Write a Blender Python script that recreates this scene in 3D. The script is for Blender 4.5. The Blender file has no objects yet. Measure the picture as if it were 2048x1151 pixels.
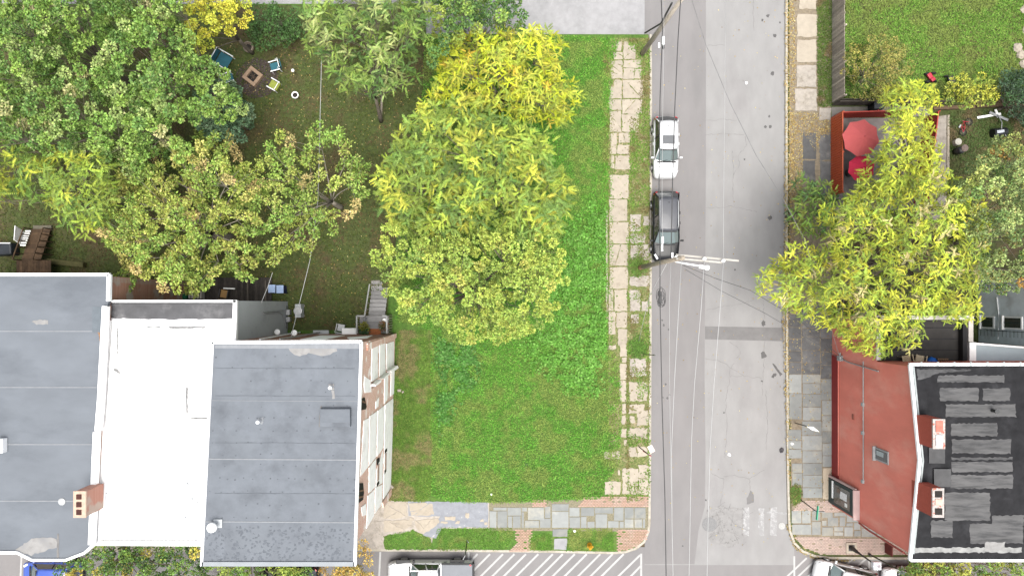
import bpy, math, random
import numpy as np
from mathutils import Vector, Matrix

random.seed(7)
rng = np.random.default_rng(11)
scene = bpy.context.scene

# ---------------------------------------------------------------- camera
CAM_H = 48.7                      # drone height in metres
PPM = 28.0                        # ground scale: photograph pixels per metre
NX, NY = 1010.0, 608.0            # photograph pixel straight below the drone
cam_data = bpy.data.cameras.new('camera')
cam = bpy.data.objects.new('camera', cam_data)
scene.collection.objects.link(cam)
cam.location = (0, 0, CAM_H)
cam.rotation_euler = (0, 0, 0)
cam_data.sensor_width = 36.0
cam_data.lens = 36.0 * PPM * CAM_H / 2048.0
cam_data.shift_x = (1024 - NX) / 2048.0
cam_data.shift_y = (NY - 575.5) / 2048.0
cam_data.clip_start = 0.5
cam_data.clip_end = 2000
scene.camera = cam

# ---------------------------------------------------------------- sky, sun, exposure
SUN_EL, SUN_AZ = math.radians(76), math.radians(165)   # azimuth clockwise from the top of the picture
world = bpy.data.worlds.new('World')
scene.world = world
world.use_nodes = True
wn = world.node_tree
wn.nodes.clear()
w_out = wn.nodes.new('ShaderNodeOutputWorld')
w_bg = wn.nodes.new('ShaderNodeBackground')
w_sky = wn.nodes.new('ShaderNodeTexSky')
w_sky.sky_type = 'NISHITA'
w_sky.sun_disc = False
w_sky.sun_elevation = SUN_EL
w_sky.sun_rotation = SUN_AZ
w_sky.dust_density = 4.0
w_sky.air_density = 1.0
w_hs = wn.nodes.new('ShaderNodeHueSaturation')
w_hs.inputs['Saturation'].default_value = 0.30      # thin high cloud takes the blue out of the sky
w_bg.inputs['Strength'].default_value = 0.15
wn.links.new(w_sky.outputs[0], w_hs.inputs['Color'])
wn.links.new(w_hs.outputs[0], w_bg.inputs[0])
wn.links.new(w_bg.outputs[0], w_out.inputs[0])

sun_data = bpy.data.lights.new('sun', 'SUN')
sun_data.energy = 2.9
sun_data.angle = math.radians(42)
sun_data.color = (1.0, 0.965, 0.90)
sun = bpy.data.objects.new('sun', sun_data)
scene.collection.objects.link(sun)
_sd = Vector((math.sin(SUN_AZ) * math.cos(SUN_EL), math.cos(SUN_AZ) * math.cos(SUN_EL), math.sin(SUN_EL)))
sun.rotation_euler = _sd.to_track_quat('Z', 'Y').to_euler()
sun.location = (0, 0, 60)

vs = scene.view_settings
vs.view_transform = 'Standard'
vs.look = 'None'
vs.exposure = 1.0
vs.gamma = 1.0
vs.use_curve_mapping = False
scene.cycles.max_bounces = 6
scene.cycles.diffuse_bounces = 3
scene.cycles.transmission_bounces = 4
scene.cycles.use_denoising = True

# ---------------------------------------------------------------- helpers
COL = scene.collection


def W(px, py, z=0.0):
    """photograph pixel seen at height z -> world point"""
    s = (CAM_H - z) / CAM_H / PPM
    return ((px - NX) * s, (NY - py) * s, z)


def m(px):
    return px / PPM


def link(o):
    COL.objects.link(o)
    return o


def tag(o, label=None, cat=None, group=None, kind=None):
    if label: o['label'] = label
    if cat: o['category'] = cat
    if group: o['group'] = group
    if kind: o['kind'] = kind
    return o


def thing(name, label, cat, loc=(0, 0, 0), rz=0.0, group=None):
    o = bpy.data.objects.new(name, None)
    o.empty_display_size = 0.3
    o.location = loc
    o.rotation_euler = (0, 0, rz)
    link(o)
    return tag(o, label, cat, group)


def new_mesh_obj(name, me, mat, parent=None, world=False):
    o = bpy.data.objects.new(name, me)
    if mat is not None and not me.materials:
        me.materials.append(mat)
    link(o)
    if parent is not None:
        o.parent = parent
        if world:
            o.matrix_parent_inverse = (Matrix.Translation(parent.location) @ parent.rotation_euler.to_matrix().to_4x4()).inverted()
    return o


class MB:
    def __init__(s):
        s.v, s.f = [], []

    def add(s, vs, fs):
        b = len(s.v)
        s.v.extend([tuple(p) for p in vs])
        s.f.extend([tuple(i + b for i in f) for f in fs])
        return s

    def box(s, c, size, rz=0.0, taper=1.0):
        cx, cy, cz = c
        hx, hy, hz = size[0] / 2, size[1] / 2, size[2] / 2
        ca, sa = math.cos(rz), math.sin(rz)
        vs = []
        for z, t in ((-hz, 1.0), (hz, taper)):
            for x, y in ((-hx, -hy), (hx, -hy), (hx, hy), (-hx, hy)):
                x, y = x * t, y * t
                vs.append((cx + x * ca - y * sa, cy + x * sa + y * ca, cz + z))
        return s.add(vs, [(3, 2, 1, 0), (4, 5, 6, 7), (0, 1, 5, 4), (1, 2, 6, 5), (2, 3, 7, 6), (3, 0, 4, 7)])

    def beam(s, a, b, w, h, up=(0, 0, 1)):
        a, b = Vector(a), Vector(b)
        d = (b - a).normalized()
        u = Vector(up)
        if abs(d.dot(u)) > 0.98: u = Vector((0, 1, 0))
        sd = d.cross(u).normalized()
        u = sd.cross(d).normalized()
        vs = []
        for p in (a, b):
            for i, j in ((-1, -1), (1, -1), (1, 1), (-1, 1)):
                vs.append(p + sd * (i * w / 2) + u * (j * h / 2))
        return s.add(vs, [(3, 2, 1, 0), (4, 5, 6, 7), (0, 1, 5, 4), (1, 2, 6, 5), (2, 3, 7, 6), (3, 0, 4, 7)])

    def prism(s, pts, z0, z1, bottom=True):
        if sum(pts[i][0] * pts[(i + 1) % len(pts)][1] - pts[(i + 1) % len(pts)][0] * pts[i][1] for i in range(len(pts))) < 0:
            pts = pts[::-1]
        n = len(pts)
        vs = [(p[0], p[1], z0) for p in pts] + [(p[0], p[1], z1) for p in pts]
        fs = [tuple(range(n, 2 * n))]
        if bottom: fs.append(tuple(range(n - 1, -1, -1)))
        fs += [(i, (i + 1) % n, n + (i + 1) % n, n + i) for i in range(n)]
        return s.add(vs, fs)

    def sheet(s, pts3):
        return s.add(pts3, [tuple(range(len(pts3)))])

    def tube(s, pts, r, n=8, cap=True):
        pts = [Vector(p) for p in pts]
        if not hasattr(r, '__len__'): r = [r] * len(pts)
        vs, fs = [], []
        for i, p in enumerate(pts):
            d = (pts[min(i + 1, len(pts) - 1)] - pts[max(i - 1, 0)]).normalized()
            u = Vector((0, 0, 1)) if abs(d.z) < 0.95 else Vector((1, 0, 0))
            a = d.cross(u).normalized()
            b = a.cross(d).normalized()
            for k in range(n):
                t = 2 * math.pi * k / n
                vs.append(p + a * (math.cos(t) * r[i]) + b * (math.sin(t) * r[i]))
        for i in range(len(pts) - 1):
            for k in range(n):
                fs.append((i * n + k, i * n + (k + 1) % n, (i + 1) * n + (k + 1) % n, (i + 1) * n + k))
        if cap:
            fs.append(tuple(range(n - 1, -1, -1)))
            fs.append(tuple(range((len(pts) - 1) * n, len(pts) * n)))
        return s.add(vs, fs)

    def lathe(s, prof, c=(0, 0, 0), n=16, axis='z'):
        vs, fs = [], []
        for r, z in prof:
            for k in range(n):
                t = 2 * math.pi * k / n
                if axis == 'z': vs.append((c[0] + r * math.cos(t), c[1] + r * math.sin(t), c[2] + z))
                else: vs.append((c[0] + r * math.cos(t), c[1] + z, c[2] + r * math.sin(t)))
        for i in range(len(prof) - 1):
            for k in range(n):
                q = (i * n + k, i * n + (k + 1) % n, (i + 1) * n + (k + 1) % n, (i + 1) * n + k)
                fs.append(q if axis == 'z' else q[::-1])
        fs.append(tuple(range(n - 1, -1, -1)))
        fs.append(tuple(range((len(prof) - 1) * n, len(prof) * n)))
        return s.add(vs, fs)

    def build(s, name, mat, parent=None, world=False, smooth=False, bevel=0.0):
        me = bpy.data.meshes.new(name)
        me.from_pydata(s.v, [], s.f)
        me.update()
        if smooth:
            me.polygons.foreach_set('use_smooth', [True] * len(me.polygons))
        o = new_mesh_obj(name, me, mat, parent, world)
        if bevel:
            b = o.modifiers.new('bevel', 'BEVEL')
            b.width = bevel
            b.segments = 2
            b.limit_method = 'ANGLE'
        return o


# ---------------------------------------------------------------- materials
def lin(r, g, b):
    """8-bit display colour to linear"""
    f = lambda c: (c / 255 / 12.92) if c / 255 <= 0.04045 else ((c / 255 + 0.055) / 1.055) ** 2.4
    return (f(r), f(g), f(b))


_M = {}


def alb(c):
    """albedo at this exposure; white paint stays white"""
    if c is None: return None
    k = 0.72 if max(c) < 0.6 else 0.72 + 0.28 * min(1, (min(c) - 0.0) / 0.7)
    return tuple(x * k for x in c)



def mat(name, base, var=0.12, scale=2.0, rough=0.85, bump=0.0, bscale=30.0, metallic=0.0, spec=0.3, coat=0.0,
        second=None, sscale=0.4, samt=0.5, stretch=(1, 1, 1), objrand=0.0, third=None, tscale=6.0, tthr=(0.6, 0.68)):
    """procedural surface: base colour varied by two noises, optional patches of a second and third colour"""
    if name in _M: return _M[name]
    base, second, third = alb(base), alb(second), alb(third)
    mt = bpy.data.materials.new(name)
    mt.use_nodes = True
    nt = mt.node_tree
    N, L = nt.nodes, nt.links
    p = N['Principled BSDF']
    p.inputs['Roughness'].default_value = rough
    p.inputs['Metallic'].default_value = metallic
    p.inputs['Specular IOR Level'].default_value = spec
    p.inputs['Coat Weight'].default_value = coat
    geo = N.new('ShaderNodeNewGeometry')
    mp = N.new('ShaderNodeMapping')
    mp.inputs['Scale'].default_value = stretch
    L.new(geo.outputs['Position'], mp.inputs[0])

    def noise(sc, det=5.0, ro=0.6):
        n = N.new('ShaderNodeTexNoise')
        n.inputs['Scale'].default_value = sc
        n.inputs['Detail'].default_value = det
        n.inputs['Roughness'].default_value = ro
        L.new(mp.outputs[0], n.inputs['Vector'])
        return n

    def ramp(src, a, b):
        r = N.new('ShaderNodeMapRange')
        r.inputs['From Min'].default_value = a
        r.inputs['From Max'].default_value = b
        L.new(src, r.inputs['Value'])
        return r.outputs[0]

    def mix(fac, a, b):
        x = N.new('ShaderNodeMix')
        x.data_type = 'RGBA'
        L.new(fac, x.inputs['Factor'])
        for sock, val in ((x.inputs['A'], a), (x.inputs['B'], b)):
            if isinstance(val, tuple): sock.default_value = (*val, 1)
            else: L.new(val, sock)
        return x.outputs['Result']
    n1 = noise(scale)
    lo = tuple(c * (1 - var) for c in base)
    hi = tuple(min(1, c * (1 + var)) for c in base)
    col = mix(ramp(n1.outputs[0], 0.3, 0.7), lo, hi)
    if second:
        n2 = noise(sscale, 6.0, 0.65)
        col2 = mix(ramp(n1.outputs[0], 0.3, 0.7), tuple(c * (1 - var) for c in second), tuple(c * (1 + var) for c in second))
        col = mix(ramp(n2.outputs[0], 0.62 - 0.25 * samt, 0.78 - 0.25 * samt), col, col2)
    if third:
        n3 = noise(tscale, 4.0, 0.6)
        col = mix(ramp(n3.outputs[0], *tthr), col, third)
    if objrand:
        oi = N.new('ShaderNodeObjectInfo')
        hs = N.new('ShaderNodeHueSaturation')
        L.new(col, hs.inputs['Color'])
        L.new(ramp(oi.outputs['Random'], 0, 1), hs.inputs['Value'])
        mr = hs.inputs['Value'].links[0].from_node
        mr.inputs['To Min'].default_value = 1 - objrand
        mr.inputs['To Max'].default_value = 1 + objrand
        col = hs.outputs[0]
    L.new(col, p.inputs['Base Color'])
    if bump:
        nb = noise(bscale, 6.0, 0.7)
        bp = N.new('ShaderNodeBump')
        bp.inputs['Strength'].default_value = bump
        bp.inputs['Distance'].default_value = 0.03
        L.new(nb.outputs[0], bp.inputs['Height'])
        L.new(bp.outputs[0], p.inputs['Normal'])
    _M[name] = mt
    return mt


def brick_mat(name, c1, c2, mortar, axis='yz', bw=0.21, bh=0.075, patch=None):
    if name in _M: return _M[name]
    mt = bpy.data.materials.new(name)
    mt.use_nodes = True
    nt = mt.node_tree
    N, L = nt.nodes, nt.links
    p = N['Principled BSDF']
    p.inputs['Roughness'].default_value = 0.9
    p.inputs['Specular IOR Level'].default_value = 0.15
    geo = N.new('ShaderNodeNewGeometry')
    sx = N.new('ShaderNodeSeparateXYZ')
    cx = N.new('ShaderNodeCombineXYZ')
    L.new(geo.outputs['Position'], sx.inputs[0])
    a = {'x': 0, 'y': 1, 'z': 2}
    L.new(sx.outputs[a[axis[0]]], cx.inputs[0])
    L.new(sx.outputs[a[axis[1]]], cx.inputs[1])
    b = N.new('ShaderNodeTexBrick')
    b.inputs['Scale'].default_value = 1.0
    b.inputs['Brick Width'].default_value = bw
    b.inputs['Row Height'].default_value = bh
    b.inputs['Mortar Size'].default_value = 0.009
    c1, c2, mortar, patch = alb(c1), alb(c2), alb(mortar), alb(patch)
    b.inputs['Color1'].default_value = (*c1, 1)
    b.inputs['Color2'].default_value = (*c2, 1)
    b.inputs['Mortar'].default_value = (*mortar, 1)
    L.new(cx.outputs[0], b.inputs['Vector'])
    n = N.new('ShaderNodeTexNoise')
    n.inputs['Scale'].default_value = 0.9
    n.inputs['Detail'].default_value = 6
    L.new(geo.outputs['Position'], n.inputs['Vector'])
    r = N.new('ShaderNodeMapRange')
    r.inputs['From Min'].default_value = 0.55
    r.inputs['From Max'].default_value = 0.62
    L.new(n.outputs[0], r.inputs['Value'])
    x = N.new('ShaderNodeMix')
    x.data_type = 'RGBA'
    L.new(r.outputs[0], x.inputs['Factor'])
    L.new(b.outputs['Color'], x.inputs['A'])
    x.inputs['B'].default_value = (*(patch or mortar), 1)
    L.new(x.outputs['Result'], p.inputs['Base Color'])
    bp = N.new('ShaderNodeBump')
    bp.inputs['Strength'].default_value = 0.6
    bp.inputs['Distance'].default_value = 0.01
    L.new(b.outputs['Fac'], bp.inputs['Height'])
    bp.invert = True
    L.new(bp.outputs[0], p.inputs['Normal'])
    _M[name] = mt
    return mt


def leaf_mat(name, trans=0.16, rough=0.5):
    """foliage: colour from the leaf's own 'col' attribute"""
    if name in _M: return _M[name]
    mt = bpy.data.materials.new(name)
    mt.use_nodes = True
    nt = mt.node_tree
    N, L = nt.nodes, nt.links
    p = N['Principled BSDF']
    p.inputs['Roughness'].default_value = rough
    p.inputs['Specular IOR Level'].default_value = 0.18
    at = N.new('ShaderNodeAttribute')
    at.attribute_name = 'col'
    L.new(at.outputs['Color'], p.inputs['Base Color'])
    tr = N.new('ShaderNodeBsdfTranslucent')
    g = N.new('ShaderNodeMix')
    g.data_type = 'RGBA'
    g.blend_type = 'MULTIPLY'
    g.inputs['Factor'].default_value = 1.0
    L.new(at.outputs['Color'], g.inputs['A'])
    g.inputs['B'].default_value = (1.0, 1.0, 0.6, 1)
    L.new(g.outputs['Result'], tr.inputs['Color'])
    ms = N.new('ShaderNodeMixShader')
    ms.inputs[0].default_value = trans
    L.new(p.outputs[0], ms.inputs[1])
    L.new(tr.outputs[0], ms.inputs[2])
    L.new(ms.outputs[0], N['Material Output'].inputs['Surface'])
    _M[name] = mt
    return mt


def glass_mat(name, base, rough=0.06):
    return mat(name, base, var=0.05, rough=rough, spec=0.8, coat=0.5)


LEAF = leaf_mat('leaf')
GRASSM = leaf_mat('grass_blade', 0.25, 0.6)
LITTER = leaf_mat('leaf_litter', 0.1, 0.8)
BARK = mat('bark', (0.16, 0.135, 0.105), var=0.3, scale=6, bump=0.5, bscale=25)
WHITE = mat('white_paint', (0.78, 0.78, 0.77), var=0.05, scale=1.5, rough=0.5, second=(0.62, 0.62, 0.6), sscale=1.3, samt=0.15)
WHITEMETAL = mat('white_metal', (0.74, 0.75, 0.76), var=0.05, rough=0.4, spec=0.5)
STEEL = mat('galvanised_steel', (0.42, 0.43, 0.44), var=0.15, rough=0.45, metallic=0.3, spec=0.5)
BLACKMETAL = mat('black_metal', (0.02, 0.021, 0.022), var=0.2, rough=0.4, spec=0.5)
RUBBER = mat('rubber', (0.016, 0.016, 0.016), var=0.2, rough=0.8)
WOODGREY = mat('weathered_wood', (0.36, 0.315, 0.26), var=0.3, scale=5, stretch=(4, 4, 0.7), bump=0.3, objrand=0.3)
WOODBROWN = mat('brown_wood', (0.13, 0.085, 0.05), var=0.3, scale=5, bump=0.3, objrand=0.25)


# ---------------------------------------------------------------- numpy scatter tools
def inside(P, poly):
    x, y = P[:, 0], P[:, 1]
    poly = np.asarray(poly, float)
    r = np.zeros(len(P), bool)
    j = len(poly) - 1
    for i in range(len(poly)):
        xi, yi = poly[i]
        xj, yj = poly[j]
        c = ((yi > y) != (yj > y)) & (x < (xj - xi) * (y - yi) / (yj - yi + 1e-12) + xi)
        r ^= c
        j = i
    return r


def edge_dist(P, poly):
    poly = np.asarray(poly, float)
    d = np.full(len(P), 1e9)
    for i in range(len(poly)):
        a, b = poly[i - 1], poly[i]
        ab = b - a
        t = np.clip(((P - a) @ ab) / (ab @ ab + 1e-9), 0, 1)
        d = np.minimum(d, np.hypot(*(P - (a + t[:, None] * ab)).T))
    return d


def sample_poly(poly, n):
    poly = np.asarray(poly, float)
    lo, hi = poly.min(0), poly.max(0)
    out = np.zeros((0, 2))
    while len(out) < n:
        P = rng.uniform(lo, hi, (max(64, 2 * n), 2))
        out = np.vstack([out, P[inside(P, poly)]])
    return out[:n]


_NG = rng.random((64, 64))


def vnoise(x, y):
    """smooth value noise 0..1"""
    xi, yi = np.floor(x).astype(int), np.floor(y).astype(int)
    fx, fy = x - xi, y - yi
    fx, fy = fx * fx * (3 - 2 * fx), fy * fy * (3 - 2 * fy)
    g = lambda a, b: _NG[a % 64, b % 64]
    return (g(xi, yi) * (1 - fx) + g(xi + 1, yi) * fx) * (1 - fy) + (g(xi, yi + 1) * (1 - fx) + g(xi + 1, yi + 1) * fx) * fy


def unit(v):
    return v / (np.linalg.norm(v, axis=-1, keepdims=True) + 1e-9)


def leaf_mesh(name, P, D, Nn, l, w, col, material, parent=None, bend=0.12, wpos=0.45):
    """one four-cornered leaf per row"""
    n = len(P)
    D = unit(D)
    S = unit(np.cross(Nn, D))
    U = np.cross(D, S)
    l = np.broadcast_to(np.asarray(l, float), (n,))[:, None]
    w = np.broadcast_to(np.asarray(w, float), (n,))[:, None]
    V = np.empty((n, 4, 3))
    V[:, 0] = P
    V[:, 1] = P + D * l * wpos + S * w / 2 + U * l * 0.05
    V[:, 2] = P + D * l - U * l * bend
    V[:, 3] = P + D * l * wpos - S * w / 2 + U * l * 0.05
    me = bpy.data.meshes.new(name)
    me.vertices.add(4 * n)
    me.vertices.foreach_set('co', V.astype(np.float32).ravel())
    me.loops.add(4 * n)
    me.loops.foreach_set('vertex_index', np.arange(4 * n, dtype=np.int32))
    me.polygons.add(n)
    me.polygons.foreach_set('loop_start', np.arange(0, 4 * n, 4, dtype=np.int32))
    me.polygons.foreach_set('loop_total', np.full(n, 4, np.int32))
    a = me.attributes.new('col', 'FLOAT_COLOR', 'FACE')
    c4 = np.ones((n, 4), np.float32)
    c4[:, :3] = np.clip(np.asarray(col) * (0.74 if material is LEAF else 0.80), 0.002, 1)
    a.data.foreach_set('color', c4.ravel())
    me.update()
    me.materials.append(material)
    return new_mesh_obj(name, me, None, parent, world=True)


def px_world(P, z):
    s = (CAM_H - z) / CAM_H / PPM
    return np.stack([(P[:, 0] - NX) * s, (NY - P[:, 1]) * s, z], 1)


def palette(cols, wts, n):
    cols = np.asarray(cols, float)
    wts = np.asarray(wts, float)
    return cols[rng.choice(len(cols), n, p=wts / wts.sum())]
# ================================================================ GROUND, STREETS, PAVEMENTS
SOIL = mat('soil_ground', (0.10, 0.075, 0.045), var=0.35, scale=3, bump=0.4, bscale=12)
LAWN = mat('lawn_ground', (0.065, 0.14, 0.018), var=0.4, scale=5, second=(0.10, 0.15, 0.03), sscale=0.5, samt=0.5, bump=0.5, bscale=18)
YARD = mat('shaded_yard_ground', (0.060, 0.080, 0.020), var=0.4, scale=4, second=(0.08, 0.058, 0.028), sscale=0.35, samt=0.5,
           third=(0.26, 0.19, 0.08), tscale=22, tthr=(0.66, 0.7), bump=0.5, bscale=14)  # tree shade is partly put into this dark ground colour
ASPH_L = mat('pale_asphalt', (0.256, 0.252, 0.250), var=0.07, scale=1.2, second=(0.235, 0.228, 0.228), sscale=0.25, samt=0.5,
             third=(0.14, 0.135, 0.135), tscale=9, tthr=(0.71, 0.76), bump=0.25, bscale=60, stretch=(1, 0.45, 1))
ASPH_D = mat('newer_asphalt', (0.205, 0.196, 0.196), var=0.06, scale=0.9, second=(0.19, 0.183, 0.183), sscale=0.3, samt=0.5,
             third=(0.25, 0.245, 0.245), tscale=25, tthr=(0.72, 0.76), bump=0.25, bscale=70, stretch=(1, 0.35, 1))
ASPH_LOT = mat('parking_asphalt', (0.30, 0.298, 0.305), var=0.10, scale=2.5, second=(0.25, 0.25, 0.255), sscale=0.4, samt=0.5,
               third=(0.42, 0.42, 0.43), tscale=12, tthr=(0.68, 0.73), bump=0.25, bscale=50)
ASPH_P = mat('patch_asphalt', (0.165, 0.160, 0.160), var=0.1, scale=2, bump=0.25, bscale=60)
TAR = mat('crack_tar', (0.17, 0.165, 0.162), var=0.25, scale=4)
OIL = mat('oil_stain', (0.085, 0.082, 0.082), var=0.2, scale=5, rough=0.6)
PAINT = mat('road_paint', (0.40, 0.40, 0.395), var=0.08, scale=2, second=(0.30, 0.30, 0.30), sscale=4, samt=0.25)
WORN = mat('worn_paint', (0.37, 0.37, 0.37), var=0.08, scale=2, second=(0.27, 0.268, 0.27), sscale=5, samt=1.0)
CREAM = mat('cream_concrete', (0.37, 0.325, 0.262), var=0.09, scale=3, second=(0.31, 0.265, 0.21), sscale=1.1, samt=0.35,
            third=(0.22, 0.18, 0.13), tscale=16, tthr=(0.72, 0.76), bump=0.2, bscale=40, objrand=0.06)
GREYCON = mat('grey_concrete', (0.36, 0.325, 0.285), var=0.14, scale=4, second=(0.25, 0.22, 0.18), sscale=1.5, samt=0.5,
              third=(0.15, 0.14, 0.09), tscale=9, tthr=(0.66, 0.72), bump=0.3, bscale=35, objrand=0.08)
SLATE = mat('bluestone', (0.235, 0.245, 0.238), var=0.10, scale=2, second=(0.30, 0.29, 0.25), sscale=0.5, samt=0.45,
            third=(0.17, 0.165, 0.15), tscale=9, tthr=(0.7, 0.76), bump=0.15, bscale=20, objrand=0.16)
SLATE_D = mat('dark_bluestone', (0.115, 0.115, 0.117), var=0.2, scale=2.5, second=(0.20, 0.195, 0.185), sscale=0.9, samt=0.35, bump=0.2, bscale=20, objrand=0.22)
TANSTONE = mat('tan_slab', (0.45, 0.375, 0.285), var=0.08, scale=3, bump=0.15, bscale=30)
REDBRICK_P = mat('paving_brick', (0.40, 0.255, 0.20), var=0.2, scale=8, second=(0.42, 0.31, 0.26), sscale=1.2, samt=0.6, bump=0.2, bscale=40)
PINKBRICK_P = mat('pale_paving_brick', (0.42, 0.32, 0.28), var=0.18, scale=8, second=(0.36, 0.30, 0.26), sscale=1.2, samt=0.5, bump=0.2, bscale=40)
KERBM = mat('kerb_stone', (0.40, 0.37, 0.315), var=0.15, scale=4, second=(0.29, 0.26, 0.20), sscale=1.5, samt=0.5, bump=0.2)
GRAVELLY = mat('worn_path', (0.20, 0.165, 0.12), var=0.3, scale=5, third=(0.42, 0.34, 0.18), tscale=25, tthr=(0.6, 0.66), bump=0.4, bscale=25)

ZR = -0.12      # road level; pavements and lots are at 0


def wp(pts, z=0.0):
    return [W(x, y, z)[:2] for x, y in pts]


def struct(name, mb, mt, **k):
    return tag(mb.build(name, mt, **k), kind='structure')


b = MB(); b.box((0, 0, -0.31), (500, 500, 0.3)); struct('ground', b, SOIL)


def flat(pts, z):
    q = wp(pts, 0)
    if sum(q[i][0] * q[(i + 1) % len(q)][1] - q[(i + 1) % len(q)][0] * q[i][1] for i in range(len(q))) < 0: q = q[::-1]
    return MB().sheet([(x, y, z) for x, y in q])


street = struct('street', flat([(1290, -900), (1590, -900), (1590, 1130), (1290, 1130)], ZR), ASPH_L)
flat([(1290, -900), (1412, -900), (1413, 300), (1411, 600), (1410, 760), (1412, 900), (1411, 1012), (1398, 1060), (1390, 1128), (1290, 1128)], ZR + 0.004).build('resurfaced_lane', ASPH_D, street)
front_street = struct('front_street', flat([(-1800, 1094), (3600, 1094), (3600, 2400), (-1800, 2400)], ZR - 0.004), ASPH_D)
flat([(1464, 1075), (1588, 1072), (1590, 1104), (1530, 1106), (1468, 1108)], ZR + 0.003).build('concrete_apron', ASPH_L, street)
parking = struct('parking_lot', flat([(-1800, -1600), (1292, -1600), (1292, 110), (-1800, 110)], ZR - 0.006), ASPH_LOT)

# raised blocks of land either side of the street
arc = [(1297, 1040), (1296, 1060), (1288, 1080), (1272, 1094), (1250, 1101), (1228, 1103)]
left_block = [(-1800, 8), (850, 8), (852, 68), (1297, 69), (1299, 300), (1299, 700)] + arc + [(760, 1101), (-1800, 1101)]
lot = struct('lot_ground', MB().prism(wp(left_block), -0.25, 0.0), LAWN)
rarc = [(1580, 1040), (1582, 1060), (1590, 1082), (1606, 1099), (1630, 1108), (1660, 1112)]
right_block = [(1577, -900), (1577, 1030)] + rarc + [(3600, 1112), (3600, -900)]
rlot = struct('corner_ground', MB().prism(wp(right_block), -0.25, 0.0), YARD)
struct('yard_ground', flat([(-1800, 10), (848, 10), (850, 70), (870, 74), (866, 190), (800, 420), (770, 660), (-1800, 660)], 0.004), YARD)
struct('front_walk', flat([(-1800, 975), (770, 975), (768, 1000), (868, 1003), (982, 1004), (982, 1056), (868, 1056), (862, 1100), (-1800, 1100)], 0.005), GREYCON)


def kerb(pts, w, name='kerb', inner=1):
    P = [Vector(W(*p)) for p in pts]
    b = MB()
    off = []
    for i, p in enumerate(P):
        d = (P[min(i + 1, len(P) - 1)] - P[max(i - 1, 0)]).normalized()
        off.append(p + Vector((-d.y, d.x, 0)) * w * inner)
    for i in range(len(P) - 1):
        q = [(P[i].x, P[i].y), (P[i + 1].x, P[i + 1].y), (off[i + 1].x, off[i + 1].y), (off[i].x, off[i].y)]
        b.prism(q, -0.2, 0.012)
    return tag(b.build(name, KERBM), kind='structure')


kerb([(1303.5, 69), (1304, 200), (1304, 450), (1303, 700), (1302, 950), (1301, 1045), (1299, 1063), (1290, 1084), (1273, 1098), (1251, 1105), (1228, 1107), (1100, 1104), (870, 1102), (700, 1101), (-300, 1103)], 0.16, inner=-1)
kerb([(1571, -600), (1571, 400), (1572, 700), (1574, 950), (1576, 1040), (1578, 1062), (1587, 1086), (1604, 1103), (1629, 1113), (1660, 1117), (1850, 1118), (2500, 1120)], 0.16, inner=1)


def rough(poly, amp, step):
    """subdivide a pixel polygon's edges and jitter them"""
    out = []
    n = len(poly)
    for i in range(n):
        a, c = poly[i], poly[(i + 1) % n]
        L = math.hypot(c[0] - a[0], c[1] - a[1])
        k = max(1, int(L / step))
        for j in range(k):
            t = j / k
            e = amp
            out.append((a[0] + (c[0] - a[0]) * t + random.uniform(-e, e), a[1] + (c[1] - a[1]) * t + random.uniform(-e, e)))
    return out


def cut(poly, p, d, gap):
    """cut a convex polygon by a line; returns the two sides"""
    nx, ny = -d[1], d[0]
    res = []
    for sgn in (1, -1):
        out = []
        f = lambda q: sgn * ((q[0] - p[0]) * nx + (q[1] - p[1]) * ny) - gap / 2
        for i in range(len(poly)):
            a, c = poly[i], poly[(i + 1) % len(poly)]
            fa, fc = f(a), f(c)
            if fa >= 0: out.append(a)
            if fa * fc < 0:
                t = fa / (fa - fc)
                out.append((a[0] + (c[0] - a[0]) * t, a[1] + (c[1] - a[1]) * t))
        if len(out) >= 3: res.append(out)
    return res


def area(p):
    return abs(sum(p[i][0] * p[(i + 1) % len(p)][1] - p[(i + 1) % len(p)][0] * p[i][1] for i in range(len(p)))) / 2


def crack(poly, k, gap=0.8):
    parts = [poly]
    for _ in range(k):
        parts.sort(key=area, reverse=True)
        q = parts.pop(0)
        cx = sum(p[0] for p in q) / len(q) + random.uniform(-4, 4)
        cy = sum(p[1] for p in q) / len(q) + random.uniform(-4, 4)
        a = random.uniform(0, math.pi)
        parts += cut(q, (cx, cy), (math.cos(a), math.sin(a)), gap)
    return parts


def slab(parent, poly, mt, z=0.03, amp=0.6, step=7, cracks=0, name='slab', tilt=0.006):
    if isinstance(poly, tuple):
        x0, y0, x1, y1 = poly
        poly = [(x0, y0), (x1, y0), (x1, y1), (x0, y1)]
    for q in crack(poly, cracks) if cracks else [poly]:
        if area(q) < 12: continue
        if amp: q = rough(q, amp, step)
        b = MB().prism(wp(q), -0.05, z + random.uniform(-tilt, tilt), bottom=False)
        b.build(name, mt, parent)


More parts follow.
